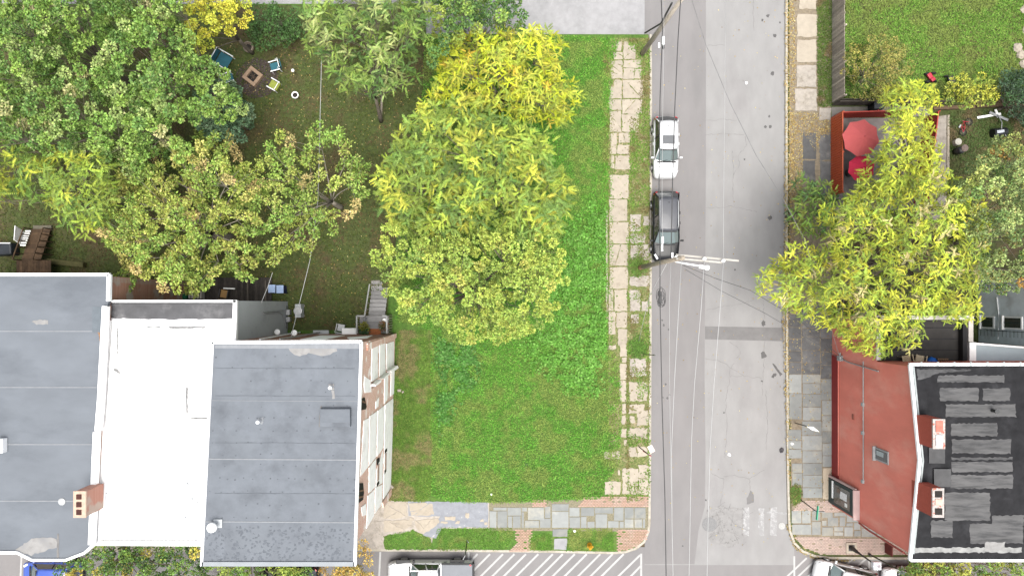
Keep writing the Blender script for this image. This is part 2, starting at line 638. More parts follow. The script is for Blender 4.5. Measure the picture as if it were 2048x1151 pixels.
# --- broken concrete pavement beside the vacant lot
sidewalk = struct('pavement', flat([(1217, 76), (1299, 76), (1299, 1000), (1217, 1000)], 0.007), mat('weedy_joint_soil', (0.16, 0.17, 0.06), var=0.4, scale=6, second=(0.30, 0.24, 0.15), sscale=0.8, samt=0.6, third=(0.07, 0.12, 0.02), tscale=9, tthr=(0.5, 0.6), bump=0.4))
for (x0, y0, x1, y1, k) in [(1233, 85, 1243, 102, 0), (1248, 84, 1256, 95, 0), (1228, 104, 1245, 119, 1), (1247, 90, 1271, 118, 2),
                            (1221, 121, 1245, 157, 3), (1247, 121, 1282, 158, 2), (1229, 160, 1244, 176, 1), (1246, 160, 1286, 197, 1), (1219, 174, 1243, 197, 0),
                            (1218, 199, 1243, 220, 0), (1245, 199, 1284, 228, 1), (1220, 222, 1242, 264, 1), (1244, 229, 1277, 264, 0),
                            (1221, 266, 1233, 308, 0), (1238, 266, 1260, 285, 1), (1234, 290, 1259, 308, 0), (1221, 311, 1228, 336, 0), (1230, 311, 1260, 339, 0), (1220, 350, 1257, 397, 0)]:
    slab(sidewalk, (x0, y0, x1, y1), CREAM, amp=1.1, step=6, cracks=k)
for (y0, y1, k) in [(399, 442, 0), (444, 487, 0), (489, 531, 1), (534, 577, 0)]:
    slab(sidewalk, (1219 + random.uniform(-1, 1), y0, 1256 + random.uniform(-2, 1), y1), CREAM, amp=0.9, cracks=k)
for r in [(1217, 579, 1226, 622), (1229, 579, 1254, 622), (1217, 624, 1231, 641), (1233, 624, 1254, 655), (1217, 643, 1230, 668), (1236, 658, 1254, 690), (1213, 690, 1231, 698),
          (1240, 690, 1254, 712), (1244, 714, 1253, 724), (1240, 726, 1253, 758), (1239, 761, 1252, 803), (1244, 807, 1252, 826), (1243, 831, 1251, 848), (1242, 856, 1253, 874), (1248, 879, 1254, 890),
          (1208, 902, 1240, 917), (1245, 936, 1276, 988), (1210, 962, 1241, 988)]:
    slab(sidewalk, r, CREAM, amp=1.2, step=5)
for (x0, y0, x1, y1, k) in [(1260, 428, 1281, 463, 1), (1287, 432, 1298, 452, 0), (1260, 467, 1290, 486, 1), (1262, 489, 1298, 520, 2), (1260, 552, 1297, 572, 0), (1259, 580, 1280, 622, 1), (1284, 602, 1296, 622, 0),
                            (1262, 628, 1278, 646, 0), (1259, 716, 1292, 752, 1), (1258, 763, 1294, 801, 0), (1258, 808, 1288, 826, 1), (1260, 832, 1270, 845, 0), (1274, 820, 1296, 850, 1), (1256, 856, 1294, 876, 1),
                            (1258, 893, 1294, 912, 1), (1277, 930, 1296, 988, 1), (1236, 938, 1240, 948, 0)]:
    slab(sidewalk, (x0, y0, x1, y1), GREYCON if y0 < 760 else CREAM, amp=1.6, step=5, cracks=k)
for (y0, y1) in [(430, 560), (565, 640), (420, 428)]:
    slab(sidewalk, (1211.5, y0, 1215, y1), CREAM, z=0.06, amp=0.5, name='edging')

# --- bluestone pavement along the front street
walk_f = struct('front_pavement', flat([(978, 1004), (1297, 992), (1297, 1062), (978, 1060)], 0.008), mat('joint_grit', (0.20, 0.18, 0.12), var=0.3, scale=9, bump=0.3))
rows = [[(987, 1014, 1013), (1015, 1014, 1042), (1044, 1014, 1054), (1056, 1014, 1088), (1090, 1012, 1101), (1104, 1007, 1137), (1139, 1014, 1159), (1162, 1014, 1188), (1190, 1014, 1226), (1228, 1014, 1247), (1249, 1014, 1267), (1269, 1014, 1291)],
        [(979, 1021, 993), (995, 1021, 1014), (1016, 1031, 1024), (1026, 1031, 1041), (1043, 1023, 1048), (1050, 1040, 1078), (1080, 1036, 1101), (1104, 1022, 1137), (1139, 1033, 1160), (1162, 1032, 1173), (1175, 1042, 1189), (1191, 1027, 1214), (1216, 1041, 1237), (1239, 1042, 1247), (1249, 1037, 1267), (1269, 1037, 1284), (1286, 1037, 1290)]]
for x0, y0, x1 in rows[0]:
    below = [r for r in rows[1] if r[0] - 3 <= (x0 + x1) / 2 <= r[2] + 3]
    slab(walk_f, (x0, y0, x1, below[0][1] - 1.5 if below else 1020), SLATE, amp=0.3)
for x0, y0, x1 in rows[1]:
    slab(walk_f, (x0, y0, x1, 1054), SLATE, amp=0.3)
slab(walk_f, (1105, 1057, 1135, 1072), SLATE, amp=0.6)
slab(walk_f, (1108, 1076, 1134, 1098), ASPH_LOT, amp=0.9)
for q in [[(770, 1003), (813, 1002), (815, 1030), (790, 1036), (768, 1035)], [(818, 1004), (866, 1006), (862, 1030), (822, 1030)], [(768, 1040), (826, 1038), (824, 1050), (800, 1062), (768, 1063)],
          [(828, 1040), (878, 1036), (872, 1050), (858, 1062), (844, 1066), (830, 1052)], [(742, 1042), (765, 1040), (764, 1096), (726, 1096)]]:
    slab(walk_f, q, CREAM if q[0][0] > 765 else GREYCON, amp=1.4, step=5, cracks=2, tilt=0.004)
slab(walk_f, [(816, 1001), (976, 1003), (976, 1053), (884, 1054), (872, 1076), (845, 1070), (868, 1050), (880, 1032), (818, 1031)], mat('blue_grey_asphalt_path', (0.235, 0.245, 0.27), var=0.15, scale=3, third=(0.45, 0.43, 0.4), tscale=3, tthr=(0.66, 0.68), bump=0.3), z=0.018, amp=1.0, tilt=0.001)
for (x, y, w, h) in [(900, 1036, 20, 7), (860, 1022, 14, 12), (888, 1044, 14, 4), (935, 1030, 8, 9), (915, 1044, 8, 6), (972, 1046, 7, 6), (964, 1040, 7, 4), (872, 1041, 12, 6), (824, 1037, 8, 4)]:
    slab(walk_f, (x - w / 2, y - h / 2, x + w / 2, y + h / 2), CREAM, z=0.036, amp=1.3, step=4, tilt=0.003, name='concrete_fragment')


def brick_field(name, poly, mt, parent, vertical=False, bw=5.9, bh=2.95, z=0.026):
    """small paving bricks laid in running bond, one mesh"""
    xs = [p[0] for p in poly]; ys = [p[1] for p in poly]
    b = MB()
    r = 0
    y = min(ys)
    cs = []
    while y < max(ys):
        x = min(xs) + (bw / 2 if r % 2 else 0)
        while x < max(xs):
            cs.append((x, y)); x += bw
        y += bh; r += 1
    ok = inside(np.array(cs), poly)
    for (x, y), i in zip(cs, ok):
        if not i or random.random() < 0.03: continue
        g = 0.32
        q = wp([(x + g, y + g), (x + bw - g, y + g), (x + bw - g, y + bh - g), (x + g, y + bh - g)])
        b.prism(q, -0.02, z + random.uniform(-0.008, 0.008), bottom=False)
    return tag(b.build(name, mt, parent), kind='stuff')


brick_field('brick_paving', [(1167, 992), (1292, 992), (1292, 1011), (1150, 1011)], REDBRICK_P, walk_f)
brick_field('brick_paving', [(1232, 1058), (1293, 1058), (1290, 1075), (1270, 1090), (1245, 1099), (1230, 1100)], REDBRICK_P, walk_f)
brick_field('brick_paving', [(1028, 1058), (1060, 1058), (1058, 1100), (1012, 1100), (1030, 1085)], REDBRICK_P, walk_f)
brick_field('brick_paving', [(1064, 998), (1090, 998), (1090, 1010), (1064, 1010)], REDBRICK_P, walk_f)

# --- right pavement with bluestone slabs
walk_r = struct('corner_pavement', flat([(1579, -900), (1660, -900), (1662, 260), (1662, 700), (1672, 1005), (1900, 1016), (1900, 1108), (1640, 1107), (1606, 1092), (1592, 1070), (1583, 1030), (1579, 700)], 0.006), GRAVELLY)
for r in [(1598, -60, 1632, 18), (1594, 29, 1634, 74), (1594, 80, 1632, 125), (1593, 131, 1632, 174), (1590, 178, 1633, 222), (1638, 216, 1661, 240)]:
    slab(walk_r, r, CREAM if r[1] < 120 else GREYCON, amp=1.2, step=6)
slab(walk_r, (1606, 266, 1632, 318), SLATE_D, amp=0.8); slab(walk_r, (1606, 321, 1630, 362), SLATE_D, amp=0.8)
slab(walk_r, (1638, 270, 1661, 320), SLATE_D, amp=2.5, step=5); slab(walk_r, (1640, 324, 1661, 390), SLATE_D, amp=2.5, step=5)
cols = [(1577, 1600, [628, 654, 677, 701, 724, 748, 786, 838]), (1604, 1638, [605, 632, 656, 673, 700, 726, 748, 766, 787, 813, 840]), (1641, 1662, [628, 652, 676, 703, 730, 757, 800])]
for x0, x1, ys in cols:
    for a, c in zip(ys[:-1], ys[1:]):
        slab(walk_r, (x0 - .9 + (a - 600) * 0.012, a + .6, x1 + .9 + (a - 600) * 0.012, c - .6), SLATE_D if a < 735 else SLATE, amp=0.5)
for x0, x1, ys in [(1577, 1601, [858, 880, 897]), (1577, 1601, [897, 916]), (1584, 1602, [925, 945, 970]), (1605, 1642, [841, 870, 900, 925, 949, 974, 995]), (1645, 1668, [800, 830, 862, 885, 910, 933])]:
    for a, c in zip(ys[:-1], ys[1:]):
        slab(walk_r, (x0 - .9 + (a - 840) * 0.01, a + .6, x1 + .9 + (a - 840) * 0.01, c - .6), SLATE, amp=0.4)
slab(walk_r, (1646, 935, 1670, 997), TANSTONE, amp=0.5)
fl = [(1583, 1020, 1602, 1045), (1604, 1020, 1621, 1045), (1584, 1048, 1622, 1068), (1624, 1022, 1640, 1040), (1624, 1042, 1641, 1068), (1644, 1024, 1665, 1034), (1655, 1034, 1676, 1051), (1644, 1040, 1653, 1050), (1644, 1053, 1666, 1070),
      (1668, 1024, 1692, 1031), (1679, 1033, 1690, 1051), (1693, 1025, 1720, 1043), (1668, 1053, 1686, 1061), (1668, 1063, 1686, 1070), (1688, 1053, 1705, 1071), (1692, 1045, 1705, 1051), (1708, 1045, 1720, 1058), (1708, 1060, 1721, 1071), (1723, 1056, 1752, 1072), (1723, 1040, 1740, 1054), (1754, 1060, 1790, 1072)]
for r in fl:
    slab(walk_r, r, SLATE, amp=0.4)
brick_field('brick_paving', [(1612, 997), (1672, 1000), (1720, 1020), (1640, 1021), (1583, 1018), (1590, 1005)], PINKBRICK_P, walk_r)
brick_field('brick_paving', [(1586, 1070), (1660, 1073), (1830, 1075), (1830, 1108), (1640, 1106), (1610, 1094), (1594, 1080)], PINKBRICK_P, walk_r)

# --- paint and wear on the streets
def strip(parent, name, a, c, w, mt, z):
    A, C = Vector(W(*a)), Vector(W(*c))
    d = (C - A).normalized()
    s = Vector((-d.y, d.x, 0)) * w / 2
    b = MB().sheet([(q.x, q.y, z) for q in (A - s, C - s, C + s, A + s)])
    o = b.build(name, mt, parent)
    if o.data.polygons[0].normal.z < 0: o.data.flip_normals()
    return o


for x in [955, 980, 1006, 1029, 1052, 1077, 1106, 1126, 1150, 1174, 1201, 1226, 1248, 1281]:
    strip(front_street, 'painted_stripe', (x, 1108 if x < 1270 else 1110), (x - 75, 1183), 0.14, PAINT, ZR)
strip(front_street, 'painted_stripe', (1282, 1132), (1232, 1184), 0.14, PAINT, ZR)
strip(front_street, 'painted_line', (1283, 1107), (1283, 1200), 0.14, PAINT, ZR + 0.003)
for x in (41, 760, 937):
    strip(front_street, 'painted_line', (x, 1104), (x - (4 if x < 900 else 0), 1190 if x < 900 else 1122), 0.13, PAINT, ZR)
for x in [1615, 1637, 1657, 1684, 1709, 1735]:
    strip(front_street, 'painted_stripe', (x, 1116), (x - 70, 1182), 0.13, PAINT, ZR)
strip(front_street, 'painted_line', (1590, 1112), (1590, 1200), 0.13, PAINT, ZR + 0.003)
strip(front_street, 'painted_line', (1740, 1120), (1740, 1200), 0.13, PAINT, ZR + 0.003)
for x, w in ((1494, 12), (1524, 11), (1549, 14)):
    q = rough([(x - w / 2, 1015), (x + w / 2, 1015), (x + w / 2 - 1, 1072), (x - w / 2, 1070)], 1.3, 5)
    flat(q, ZR + 0.006).build('crosswalk_bar', WORN, street)
flat(rough([(1535, 1023), (1574, 1024), (1574, 1028), (1535, 1027)], 0.8, 5), ZR + 0.008).build('crosswalk_bar', WORN, street)
flat([(1411, 652), (1568, 655), (1568, 682), (1411, 678)], ZR + 0.006).build('asphalt_patch', ASPH_P, street)
flat(rough([(1449, 954), (1498, 956), (1502, 990), (1494, 1014), (1444, 1016), (1446, 970)], 0.9, 8), ZR + 0.005).build('asphalt_patch', ASPH_L, street)
flat(rough([(1503, 980), (1509, 990), (1508, 1005), (1494, 1009), (1495, 996)], 0.9, 4), ZR + 0.008).build('asphalt_patch', ASPH_P, street)
flat(rough([(1416, 1012), (1490, 1014), (1495, 1070), (1465, 1098), (1425, 1085), (1410, 1050)], 3, 8), ZR + 0.0055).build('worn_surface', mat('broken_asphalt', (0.245, 0.24, 0.237), var=0.12, scale=3, third=(0.16, 0.155, 0.15), tscale=5, tthr=(0.6, 0.66), bump=0.5, bscale=20), street)
b = MB(); b.lathe([(0.52, 0), (0.52, 0.012), (0.49, 0.014), (0.0, 0.014)], (*W(1420, 1049)[:2], ZR + 0.004), 28)
b.build('manhole_cover', mat('cast_iron', (0.17, 0.17, 0.172), var=0.2, scale=12, rough=0.6, bump=0.3), street)
b = MB(); b.lathe([(0.24, 0), (0.24, 0.012), (0.0, 0.012)], (*W(1565, 1052)[:2], ZR + 0.004), 20)
b.build('valve_cover', mat('pale_iron', (0.36, 0.36, 0.35), var=0.2, scale=12, rough=0.6), street)


def blot(pts):
    for x, y, r in pts:
        k = 11
        q = [(x + math.cos(t) * r * random.uniform(0.6, 1.15), y + math.sin(t) * r * random.uniform(0.6, 1.3)) for t in [2 * math.pi * i / k for i in range(k)]]
        flat(q, ZR + 0.0092).build('oil_spot', OIL, street)


blot([(1551, 70, 4), (1546, 146, 4), (1542, 253, 4), (1537, 30, 3.5), (1526, 39, 2.5), (1532, 253, 3), (1540, 232, 2.5), (1561, 44, 2), (1541, 435, 4.5), (1471, 539, 2.2), (1528, 646, 5), (1528, 711, 7), (1551, 749, 4), (1547, 753, 3),
      (1558, 741, 2.5), (1525, 762, 2), (1332, 768, 2.6), (1335, 796, 2.5), (1328, 650, 2.5), (1338, 658, 2), (1325, 640, 2), (1449, 825, 2), (1413, 1000, 2), (1340, 789, 2), (1366, 1092, 2), (1490, 318, 2), (1327, 795, 1.6)])
flat(rough([(1545, 727), (1549, 726), (1566, 748), (1562, 752)], 0.8, 6), ZR + 0.009).build('oil_spot', OIL, street)


def crack_line(b, pts, w=0.03):
    P = []
    for i in range(len(pts) - 1):
        a, c = pts[i], pts[i + 1]
        k = max(2, int(math.hypot(c[0] - a[0], c[1] - a[1]) / 5))
        for j in range(k):
            t = j / k
            P.append((a[0] + (c[0] - a[0]) * t + random.uniform(-1.6, 1.6), a[1] + (c[1] - a[1]) * t + random.uniform(-1.6, 1.6)))
    P.append(pts[-1])
    V = [Vector(W(*p)) for p in P]
    for i in range(len(V) - 1):
        d = (V[i + 1] - V[i]).normalized()
        s = Vector((-d.y, d.x, 0)) * w * random.uniform(0.35, 1.0)
        b.add([(q.x, q.y, ZR + 0.0075) for q in (V[i] - s, V[i + 1] - s, V[i + 1] + s, V[i] + s)], [(0, 1, 2, 3)])


cb = MB()
for pts in [[(1412, 415), (1470, 412), (1515, 423)], [(1412, 268), (1450, 266), (1490, 268)], [(1416, 90), (1440, 88), (1450, 90)], [(1465, 300), (1468, 340), (1466, 375), (1470, 412)],
            [(1490, 270), (1494, 290), (1478, 310), (1480, 330), (1468, 350)], [(1412, 620), (1450, 612), (1490, 606), (1510, 598)], [(1412, 718), (1440, 720), (1462, 735), (1485, 750), (1525, 757)], [(1462, 735), (1470, 726)], [(1460, 752), (1485, 752)],
            [(1462, 735), (1458, 770), (1452, 800), (1455, 860), (1450, 915)], [(1460, 683), (1478, 695), (1482, 708), (1474, 716)], [(1422, 945), (1448, 958), (1442, 1010)], [(1448, 952), (1470, 950), (1500, 957), (1530, 940)],
            [(1508, 0), (1509, 60)], [(1430, 1020), (1450, 1015), (1490, 1018)], [(1440, 1040), (1450, 1070), (1440, 1090)], [(1455, 1030), (1475, 1052), (1500, 1060)], [(1470, 1020), (1462, 1050), (1475, 1080)], [(1420, 1070), (1450, 1060), (1480, 1072)], [(1500, 957), (1502, 1000)],
            [(1410, 240), (1450, 238), (1475, 240)], [(1528, 600), (1530, 690), (1526, 790)], [(1533, 780), (1536, 850), (1534, 900)]]:
    crack_line(cb, pts, 0.015)
for _ in range(16):
    x, y = random.uniform(1415, 1495), random.uniform(1015, 1085)
    crack_line(cb, [(x, y), (x + random.uniform(-12, 12), y + random.uniform(-12, 12)), (x + random.uniform(-18, 18), y + random.uniform(-18, 18))], 0.016)
tag(cb.build('crack', TAR, street), kind='stuff')
# ================================================================ BUILDINGS
ROOFGREY = mat('grey_membrane_roof', (0.140, 0.154, 0.176), var=0.12, scale=1.2, rough=0.7, spec=0.2, second=(0.110, 0.121, 0.139), sscale=0.5, samt=0.5,
               third=(0.152, 0.167, 0.188), tscale=0.35, tthr=(0.5, 0.75), bump=0.08, bscale=6)
ROOFGREY2 = mat('slate_grey_roof', (0.148, 0.163, 0.185), var=0.10, scale=0.7, rough=0.7, spec=0.2, second=(0.117, 0.130, 0.149), sscale=0.3, samt=0.5, bump=0.06, bscale=6, stretch=(0.5, 1, 1),
                third=(0.20, 0.205, 0.21), tscale=11, tthr=(0.76, 0.78))
SEAM = mat('roof_seam', (0.20, 0.212, 0.23), var=0.12, scale=3, rough=0.6)
ROOFWHITE = mat('white_roof_coating', (0.78, 0.785, 0.79), var=0.03, scale=0.8, rough=0.5, second=(0.66, 0.67, 0.68), sscale=2.5, samt=0.08)
ROOFBLACK = mat('tar_roof', (0.022, 0.022, 0.024), var=0.3, scale=1.5, rough=0.9, spec=0.1, second=(0.035, 0.035, 0.038), sscale=0.8, samt=0.3, bump=0.15, bscale=10)
ROOFPATCH = mat('worn_roof_patch', (0.092, 0.091, 0.092), var=0.25, scale=1.5, rough=0.8, stretch=(0.5, 3, 1), second=(0.05, 0.05, 0.052), sscale=1.2, samt=0.6, bump=0.15, bscale=12)
STAIN = mat('dried_silt_stain', (0.26, 0.255, 0.25), var=0.2, scale=3, second=(0.19, 0.19, 0.195), sscale=1.5, samt=0.5)
BRICK = brick_mat('old_red_brick', (0.66, 0.34, 0.24), (0.72, 0.46, 0.36), (0.74, 0.66, 0.60), 'yz', patch=(0.78, 0.72, 0.67))
BRICKX = brick_mat('old_red_brick_rear', (0.36, 0.15, 0.09), (0.46, 0.23, 0.16), (0.42, 0.35, 0.30), 'xz')
PLASTER = mat('white_plaster', (0.86, 0.85, 0.83), var=0.06, scale=1.5, second=(0.72, 0.68, 0.64), sscale=1.2, samt=0.3, third=(0.42, 0.34, 0.29), tscale=5, tthr=(0.70, 0.74), bump=0.1)
REDPAINT = mat('red_painted_brick', (0.72, 0.22, 0.165), var=0.10, scale=0.8, rough=0.7, second=(0.72, 0.29, 0.225), sscale=0.5, samt=0.5, third=(0.46, 0.20, 0.17), tscale=2.2, tthr=(0.74, 0.77), bump=0.12, bscale=30, stretch=(1, 1, 0.5))
REDDARK = mat('dark_red_base_paint', (0.27, 0.030, 0.028), var=0.1, scale=1.5, rough=0.6)
GREYFLASH = mat('grey_flashing', (0.33, 0.36, 0.36), var=0.15, scale=3, rough=0.5)
VOIDM = mat('opening_shade', (0.018, 0.015, 0.013), var=0.4, scale=3)  # near-black colour stands in for the shade inside openings
BLUEGREY = mat('blue_grey_stucco', (0.58, 0.64, 0.68), var=0.08, scale=2, second=(0.55, 0.58, 0.595), sscale=0.8, samt=0.4, bump=0.1)
PALEBLUE = mat('pale_blue_paint', (0.42, 0.50, 0.54), var=0.05, scale=1, rough=0.6)
GREYWALL = mat('pale_grey_render', (0.47, 0.495, 0.51), var=0.04, scale=1.0, rough=0.7, second=(0.40, 0.42, 0.43), sscale=0.8, samt=0.25)
PANE = glass_mat('window_glass', (0.035, 0.045, 0.05))
GREENFRAME = mat('dark_green_paint', (0.030, 0.050, 0.050), var=0.15, rough=0.5)


def wall_pt(A, B, px, py, out=0.0):
    """photograph pixel on the upright plane over the ground line A-B -> world point, pushed out by `out`"""
    d = Vector(((px - NX) / PPM, (NY - py) / PPM))
    A, B = Vector(A[:2]), Vector(B[:2])
    ab = B - A
    k = (A.x * ab.y - A.y * ab.x) / (d.x * ab.y - d.y * ab.x)
    n = Vector((ab.y, -ab.x)).normalized()
    if n.dot(-A) < 0: n = -n
    q = d * k + n * out
    return Vector((q.x, q.y, CAM_H * (1 - k)))


def wall_panel(parent, name, A, B, pts, mt, t=0.03, depth=0.03, bevel=0.0):
    f = [wall_pt(A, B, x, y, t) for x, y in pts]
    k = [wall_pt(A, B, x, y, t - depth) for x, y in pts]
    n = len(pts)
    b = MB().add(f + k, [tuple(range(n)), tuple(range(2 * n - 1, n - 1, -1))] + [(i, n + i, n + (i + 1) % n, (i + 1) % n) for i in range(n)])
    return b.build(name, mt, parent, world=True)


def roof_poly(b, pts, z, th=0.25):
    return b.prism([W(x, y, z)[:2] for x, y in pts], z - th, z)


def on_roof(pts, z, dz):
    """flat piece lying dz above a roof seen at height z"""
    return MB().prism([W(x, y, z)[:2] for x, y in pts], z - 0.02, z + dz, bottom=False)


def inset(pts, d):
    c = Vector((sum(p[0] for p in pts) / len(pts), sum(p[1] for p in pts) / len(pts)))
    out = []
    for p in pts:
        v = Vector(p) - c
        out.append(tuple(c + v * (1 - d / v.length)))
    return out


# ---------------------------------------------------------------- C: three-storey house, grey roof, bare party wall
ZC = 12.0
rc = [(427, 685), (722, 684), (709, 1127), (405, 1129)]
bC = thing('brick_house', 'tall brick house with grey membrane roof and scarred white party wall beside the vacant lot', 'house', W(600, 820, 0))
wallC = [W(429, 686, ZC)[:2], W(719, 686, ZC)[:2], W(706, 1095, ZC)[:2], W(410, 1097, ZC)[:2]]
WA, WB = wallC[1], wallC[2]
b = MB()
for i in (0, 2, 3):
    p, q = wallC[i], wallC[(i + 1) % 4]
    b.add([(*p, 0), (*q, 0), (*q, ZC - 0.2), (*p, ZC - 0.2)], [(0, 1, 2, 3)][::1])
b.build('wall', BRICKX, bC, world=True)
b = MB()
# party wall as one whole sheet; its openings are dark panels set on it
b.add([(*WA, 0), (*WB, 0), (*WB, ZC - 0.2), (*WA, ZC - 0.2)], [(0, 1, 2, 3)])
b.build('party_wall', BRICK, bC, world=True)
roofC = roof_poly(MB(), rc, ZC).build('roof', ROOFGREY, bC, world=True)
for a, c, w, mt in [((424, 684), (724, 683), 0.17, WHITEMETAL), ((723, 683), (710, 1130), 0.14, WHITEMETAL), ((426, 684), (404, 1130), 0.14, WHITEMETAL), ((404, 1126), (710, 1126), 0.24, mat('grey_trim', (0.27, 0.29, 0.31), var=0.08))]:
    MB().beam((*W(*a, ZC)[:2], ZC - 0.03), (*W(*c, ZC)[:2], ZC - 0.03), w, 0.22).build('roof_edge', mt, roofC, world=True)
strip_pts = [(430, 689), (718, 688), (718, 697), (430, 696)]
on_roof(strip_pts, ZC, 0.012).build('flashing', SEAM, roofC, world=True)
for y, t in ((917, 1.1), (1042, 1.1), (800, 0.5)):
    on_roof([(418 - (y - 800) * 0.045, y - t), (715 - (y - 800) * 0.02, y + 2 - t), (715 - (y - 800) * 0.02, y + 2 + t), (418 - (y - 800) * 0.045, y + t)], ZC, 0.016).build('seam', SEAM, roofC, world=True)
on_roof(rough([(575, 693), (672, 691), (674, 702), (660, 708), (650, 712), (635, 710), (618, 706), (600, 712), (590, 708), (580, 702)], 1.2, 6), ZC, 0.010).build('stain', STAIN, roofC, world=True)
b = MB()
dots = []
for y in (712, 735, 760, 783, 812, 835, 860, 884, 908, 930, 957, 982, 1008, 1034):
    x = 432 - (y - 700) * 0.04
    while x < 712:
        if random.random() < 0.62: dots.append((x + random.uniform(-3, 3), y + random.uniform(-2.5, 2.5)))
        x += 17 if y % 2 else 24
for x, y in dots:
    r = random.uniform(0.9, 1.7)
    q = [(x + r * math.cos(t) * 1.2, y + r * math.sin(t)) for t in [k * math.pi / 3 for k in range(6)]]
    b.prism([W(u, v, ZC)[:2] for u, v in q], ZC - 0.01, ZC + 0.006 + 0.004 * random.random(), bottom=False)
tag(b.build('fastener_plate', mat('damp_spot', (0.094, 0.104, 0.12), var=0.2), roofC, world=True), kind='stuff')
b = MB()
for _ in range(300):   # damp creases near the front edge
    x, y = random.uniform(412, 700), random.uniform(1050, 1118)
    h = random.uniform(2, 6)
    q = rough([(x, y), (x + random.uniform(1.5, 6), y + 1), (x + random.uniform(1, 4), y + h), (x - 1, y + h)], 0.8, 3)
    b.prism([W(u, v, ZC)[:2] for u, v in q], ZC - 0.01, ZC + 0.002 + _ * 0.00003, bottom=False)
tag(b.build('damp_crease', mat('damp_membrane', (0.108, 0.12, 0.139), var=0.15), roofC, world=True), kind='stuff')
for y in (735, 884, 985, 790):
    on_roof(rough([(430, y), (710, y + 1), (710, y + 2.2), (430, y + 1.2)], 0.7, 12), ZC, 0.0135).build('seam', mat('membrane_joint', (0.110, 0.122, 0.141), var=0.2), roofC, world=True)
hat = MB(); hat.box((*W(671, 834, ZC + .12)[:2], ZC + 0.12), (m(61) * .75, m(37) * .75, 0.26)); hat = hat.build('hatch', ROOFGREY, roofC, world=True, bevel=0.03)
b = MB(); cc = W(671, 834, ZC + .25); b.box((cc[0], cc[1] + .08, ZC + .275), (m(58) * .75, m(26) * .75, .03)); b.build('hatch_lid', ROOFGREY2, roofC, world=True)
on_roof(rough([(640, 812), (644, 811), (642, 852), (638, 853)], .6, 5), ZC, .02).build('sealant', TAR, roofC, world=True)
for px, py in ((521, 841), (664, 773)):
    c = W(px, py, ZC)
    MB().lathe([(.09, 0), (.08, .38), (.10, .40), (.10, .46), (.05, .5)], c, 12).build('vent_pipe', WHITEMETAL, roofC, world=True, smooth=True)
    on_roof(rough([(px - 6, py - 5), (px + 5, py - 6), (px + 4, py + 6), (px - 3, py + 5)], 1.5, 3), ZC, .014).build('vent_flashing', STAIN if px > 600 else SEAM, roofC, world=True)
on_roof(rough([(663, 780), (669, 780), (670, 797), (665, 797)], .6, 5), ZC, .016).build('stain', STAIN, roofC, world=True)
c = W(424, 1054, ZC + .5)
dish = thing('satellite_dome', 'round white satellite dome on the front left corner of the grey roof', 'satellite dome', (c[0], c[1], ZC))
MB().lathe([(.02, .3), (.2, .34), (.27, .46), (.25, .6), (.14, .7), (.0, .73)], (c[0], c[1], ZC), 18).build('dome', WHITE, dish, world=True, smooth=True)
MB().tube([(c[0], c[1], ZC), (c[0], c[1], ZC + .4)], .04).build('mast', STEEL, dish, world=True)
q = W(437, 1045, ZC)
MB().box((q[0], q[1], ZC + .05), (.45, .45, .1)).tube([(q[0], q[1], ZC + .1), (c[0], c[1], ZC + .35)], .025).build('mount', GREYWALL, dish, world=True)

# party wall: plaster panels left by the vanished neighbour, ledges, broken holes, niches
for pts in [[(743, 695), (755, 691), (755, 754), (742, 763)], [(758.5, 689), (770, 685.5), (770, 745), (758, 753)], [(772.5, 686.5), (787, 682), (787, 730), (772.5, 739)],
            [(768.5, 755), (776, 752), (774, 798), (767.5, 807)], [(781, 745), (789.5, 737.5), (788.5, 785), (781, 792)], [(751, 802), (757.5, 794), (756, 812), (750.5, 817)],
            [(729, 752), (740, 760), (742, 783), (729, 785), (727, 770)],
            [(727, 840), (737, 835), (735, 933), (720, 952)], [(739, 831.5), (753, 822), (751, 913), (737, 931)], [(755, 820.5), (768, 810), (766, 894), (753, 912)], [(769.5, 808.5), (785.5, 796), (783.5, 971), (766, 997)],
            [(722, 1013), (731, 1006), (731, 1029), (724, 1031)], [(735, 990), (748, 978), (747, 1030), (732, 1056)], [(750, 974), (764, 968), (763, 1006), (749, 1026)], [(737.5, 934), (751, 916), (750, 972), (737, 985)], [(753, 936), (765, 900), (764, 965), (751, 972)]]:
    wall_panel(bC, 'plaster_panel', WA, WB, rough(pts, 0.35, 6), PLASTER, t=0.035, depth=0.035)
for pts in [[(741, 768), (753, 758), (753, 763), (741, 772)], [(757, 756), (771, 744), (773, 746), (760, 757)], [(772, 740), (787, 730), (789, 735), (775, 744)]]:
    wall_panel(bC, 'ledge', WA, WB, pts, PLASTER, t=0.30, depth=0.30)
for pts in [[(722.5, 797), (728, 794), (732, 812), (730, 818), (722.5, 819)], [(715, 966), (725, 965), (726.5, 985), (725, 998), (715, 1006)], [(752.5, 918), (758, 914), (758.5, 921), (753.5, 929)], [(752, 966), (757, 960), (757.5, 966), (752.5, 973)],
            [(768, 900), (773, 895), (773, 901), (768, 907)], [(767.5, 940), (771.5, 936), (771.5, 941), (768, 948)], [(740, 764), (752, 763), (752, 771), (742, 777)]]:
    wall_panel(bC, 'broken_opening', WA, WB, pts, VOIDM if pts[0][0] != 740 else BRICKX, t=0.045, depth=0.25)  # solid panels; the darkness inside each hole is painted on
for pts in [[(723, 800), (729, 803), (729, 806), (723, 804)], [(716, 980), (725, 978), (725, 981), (716, 983)], [(716, 992), (725, 990), (725, 993), (716, 996)]]:
    wall_panel(bC, 'exposed_lath', WA, WB, pts, mat('old_lath', (0.22, 0.13, 0.08), var=0.3), t=0.07, depth=0.05)
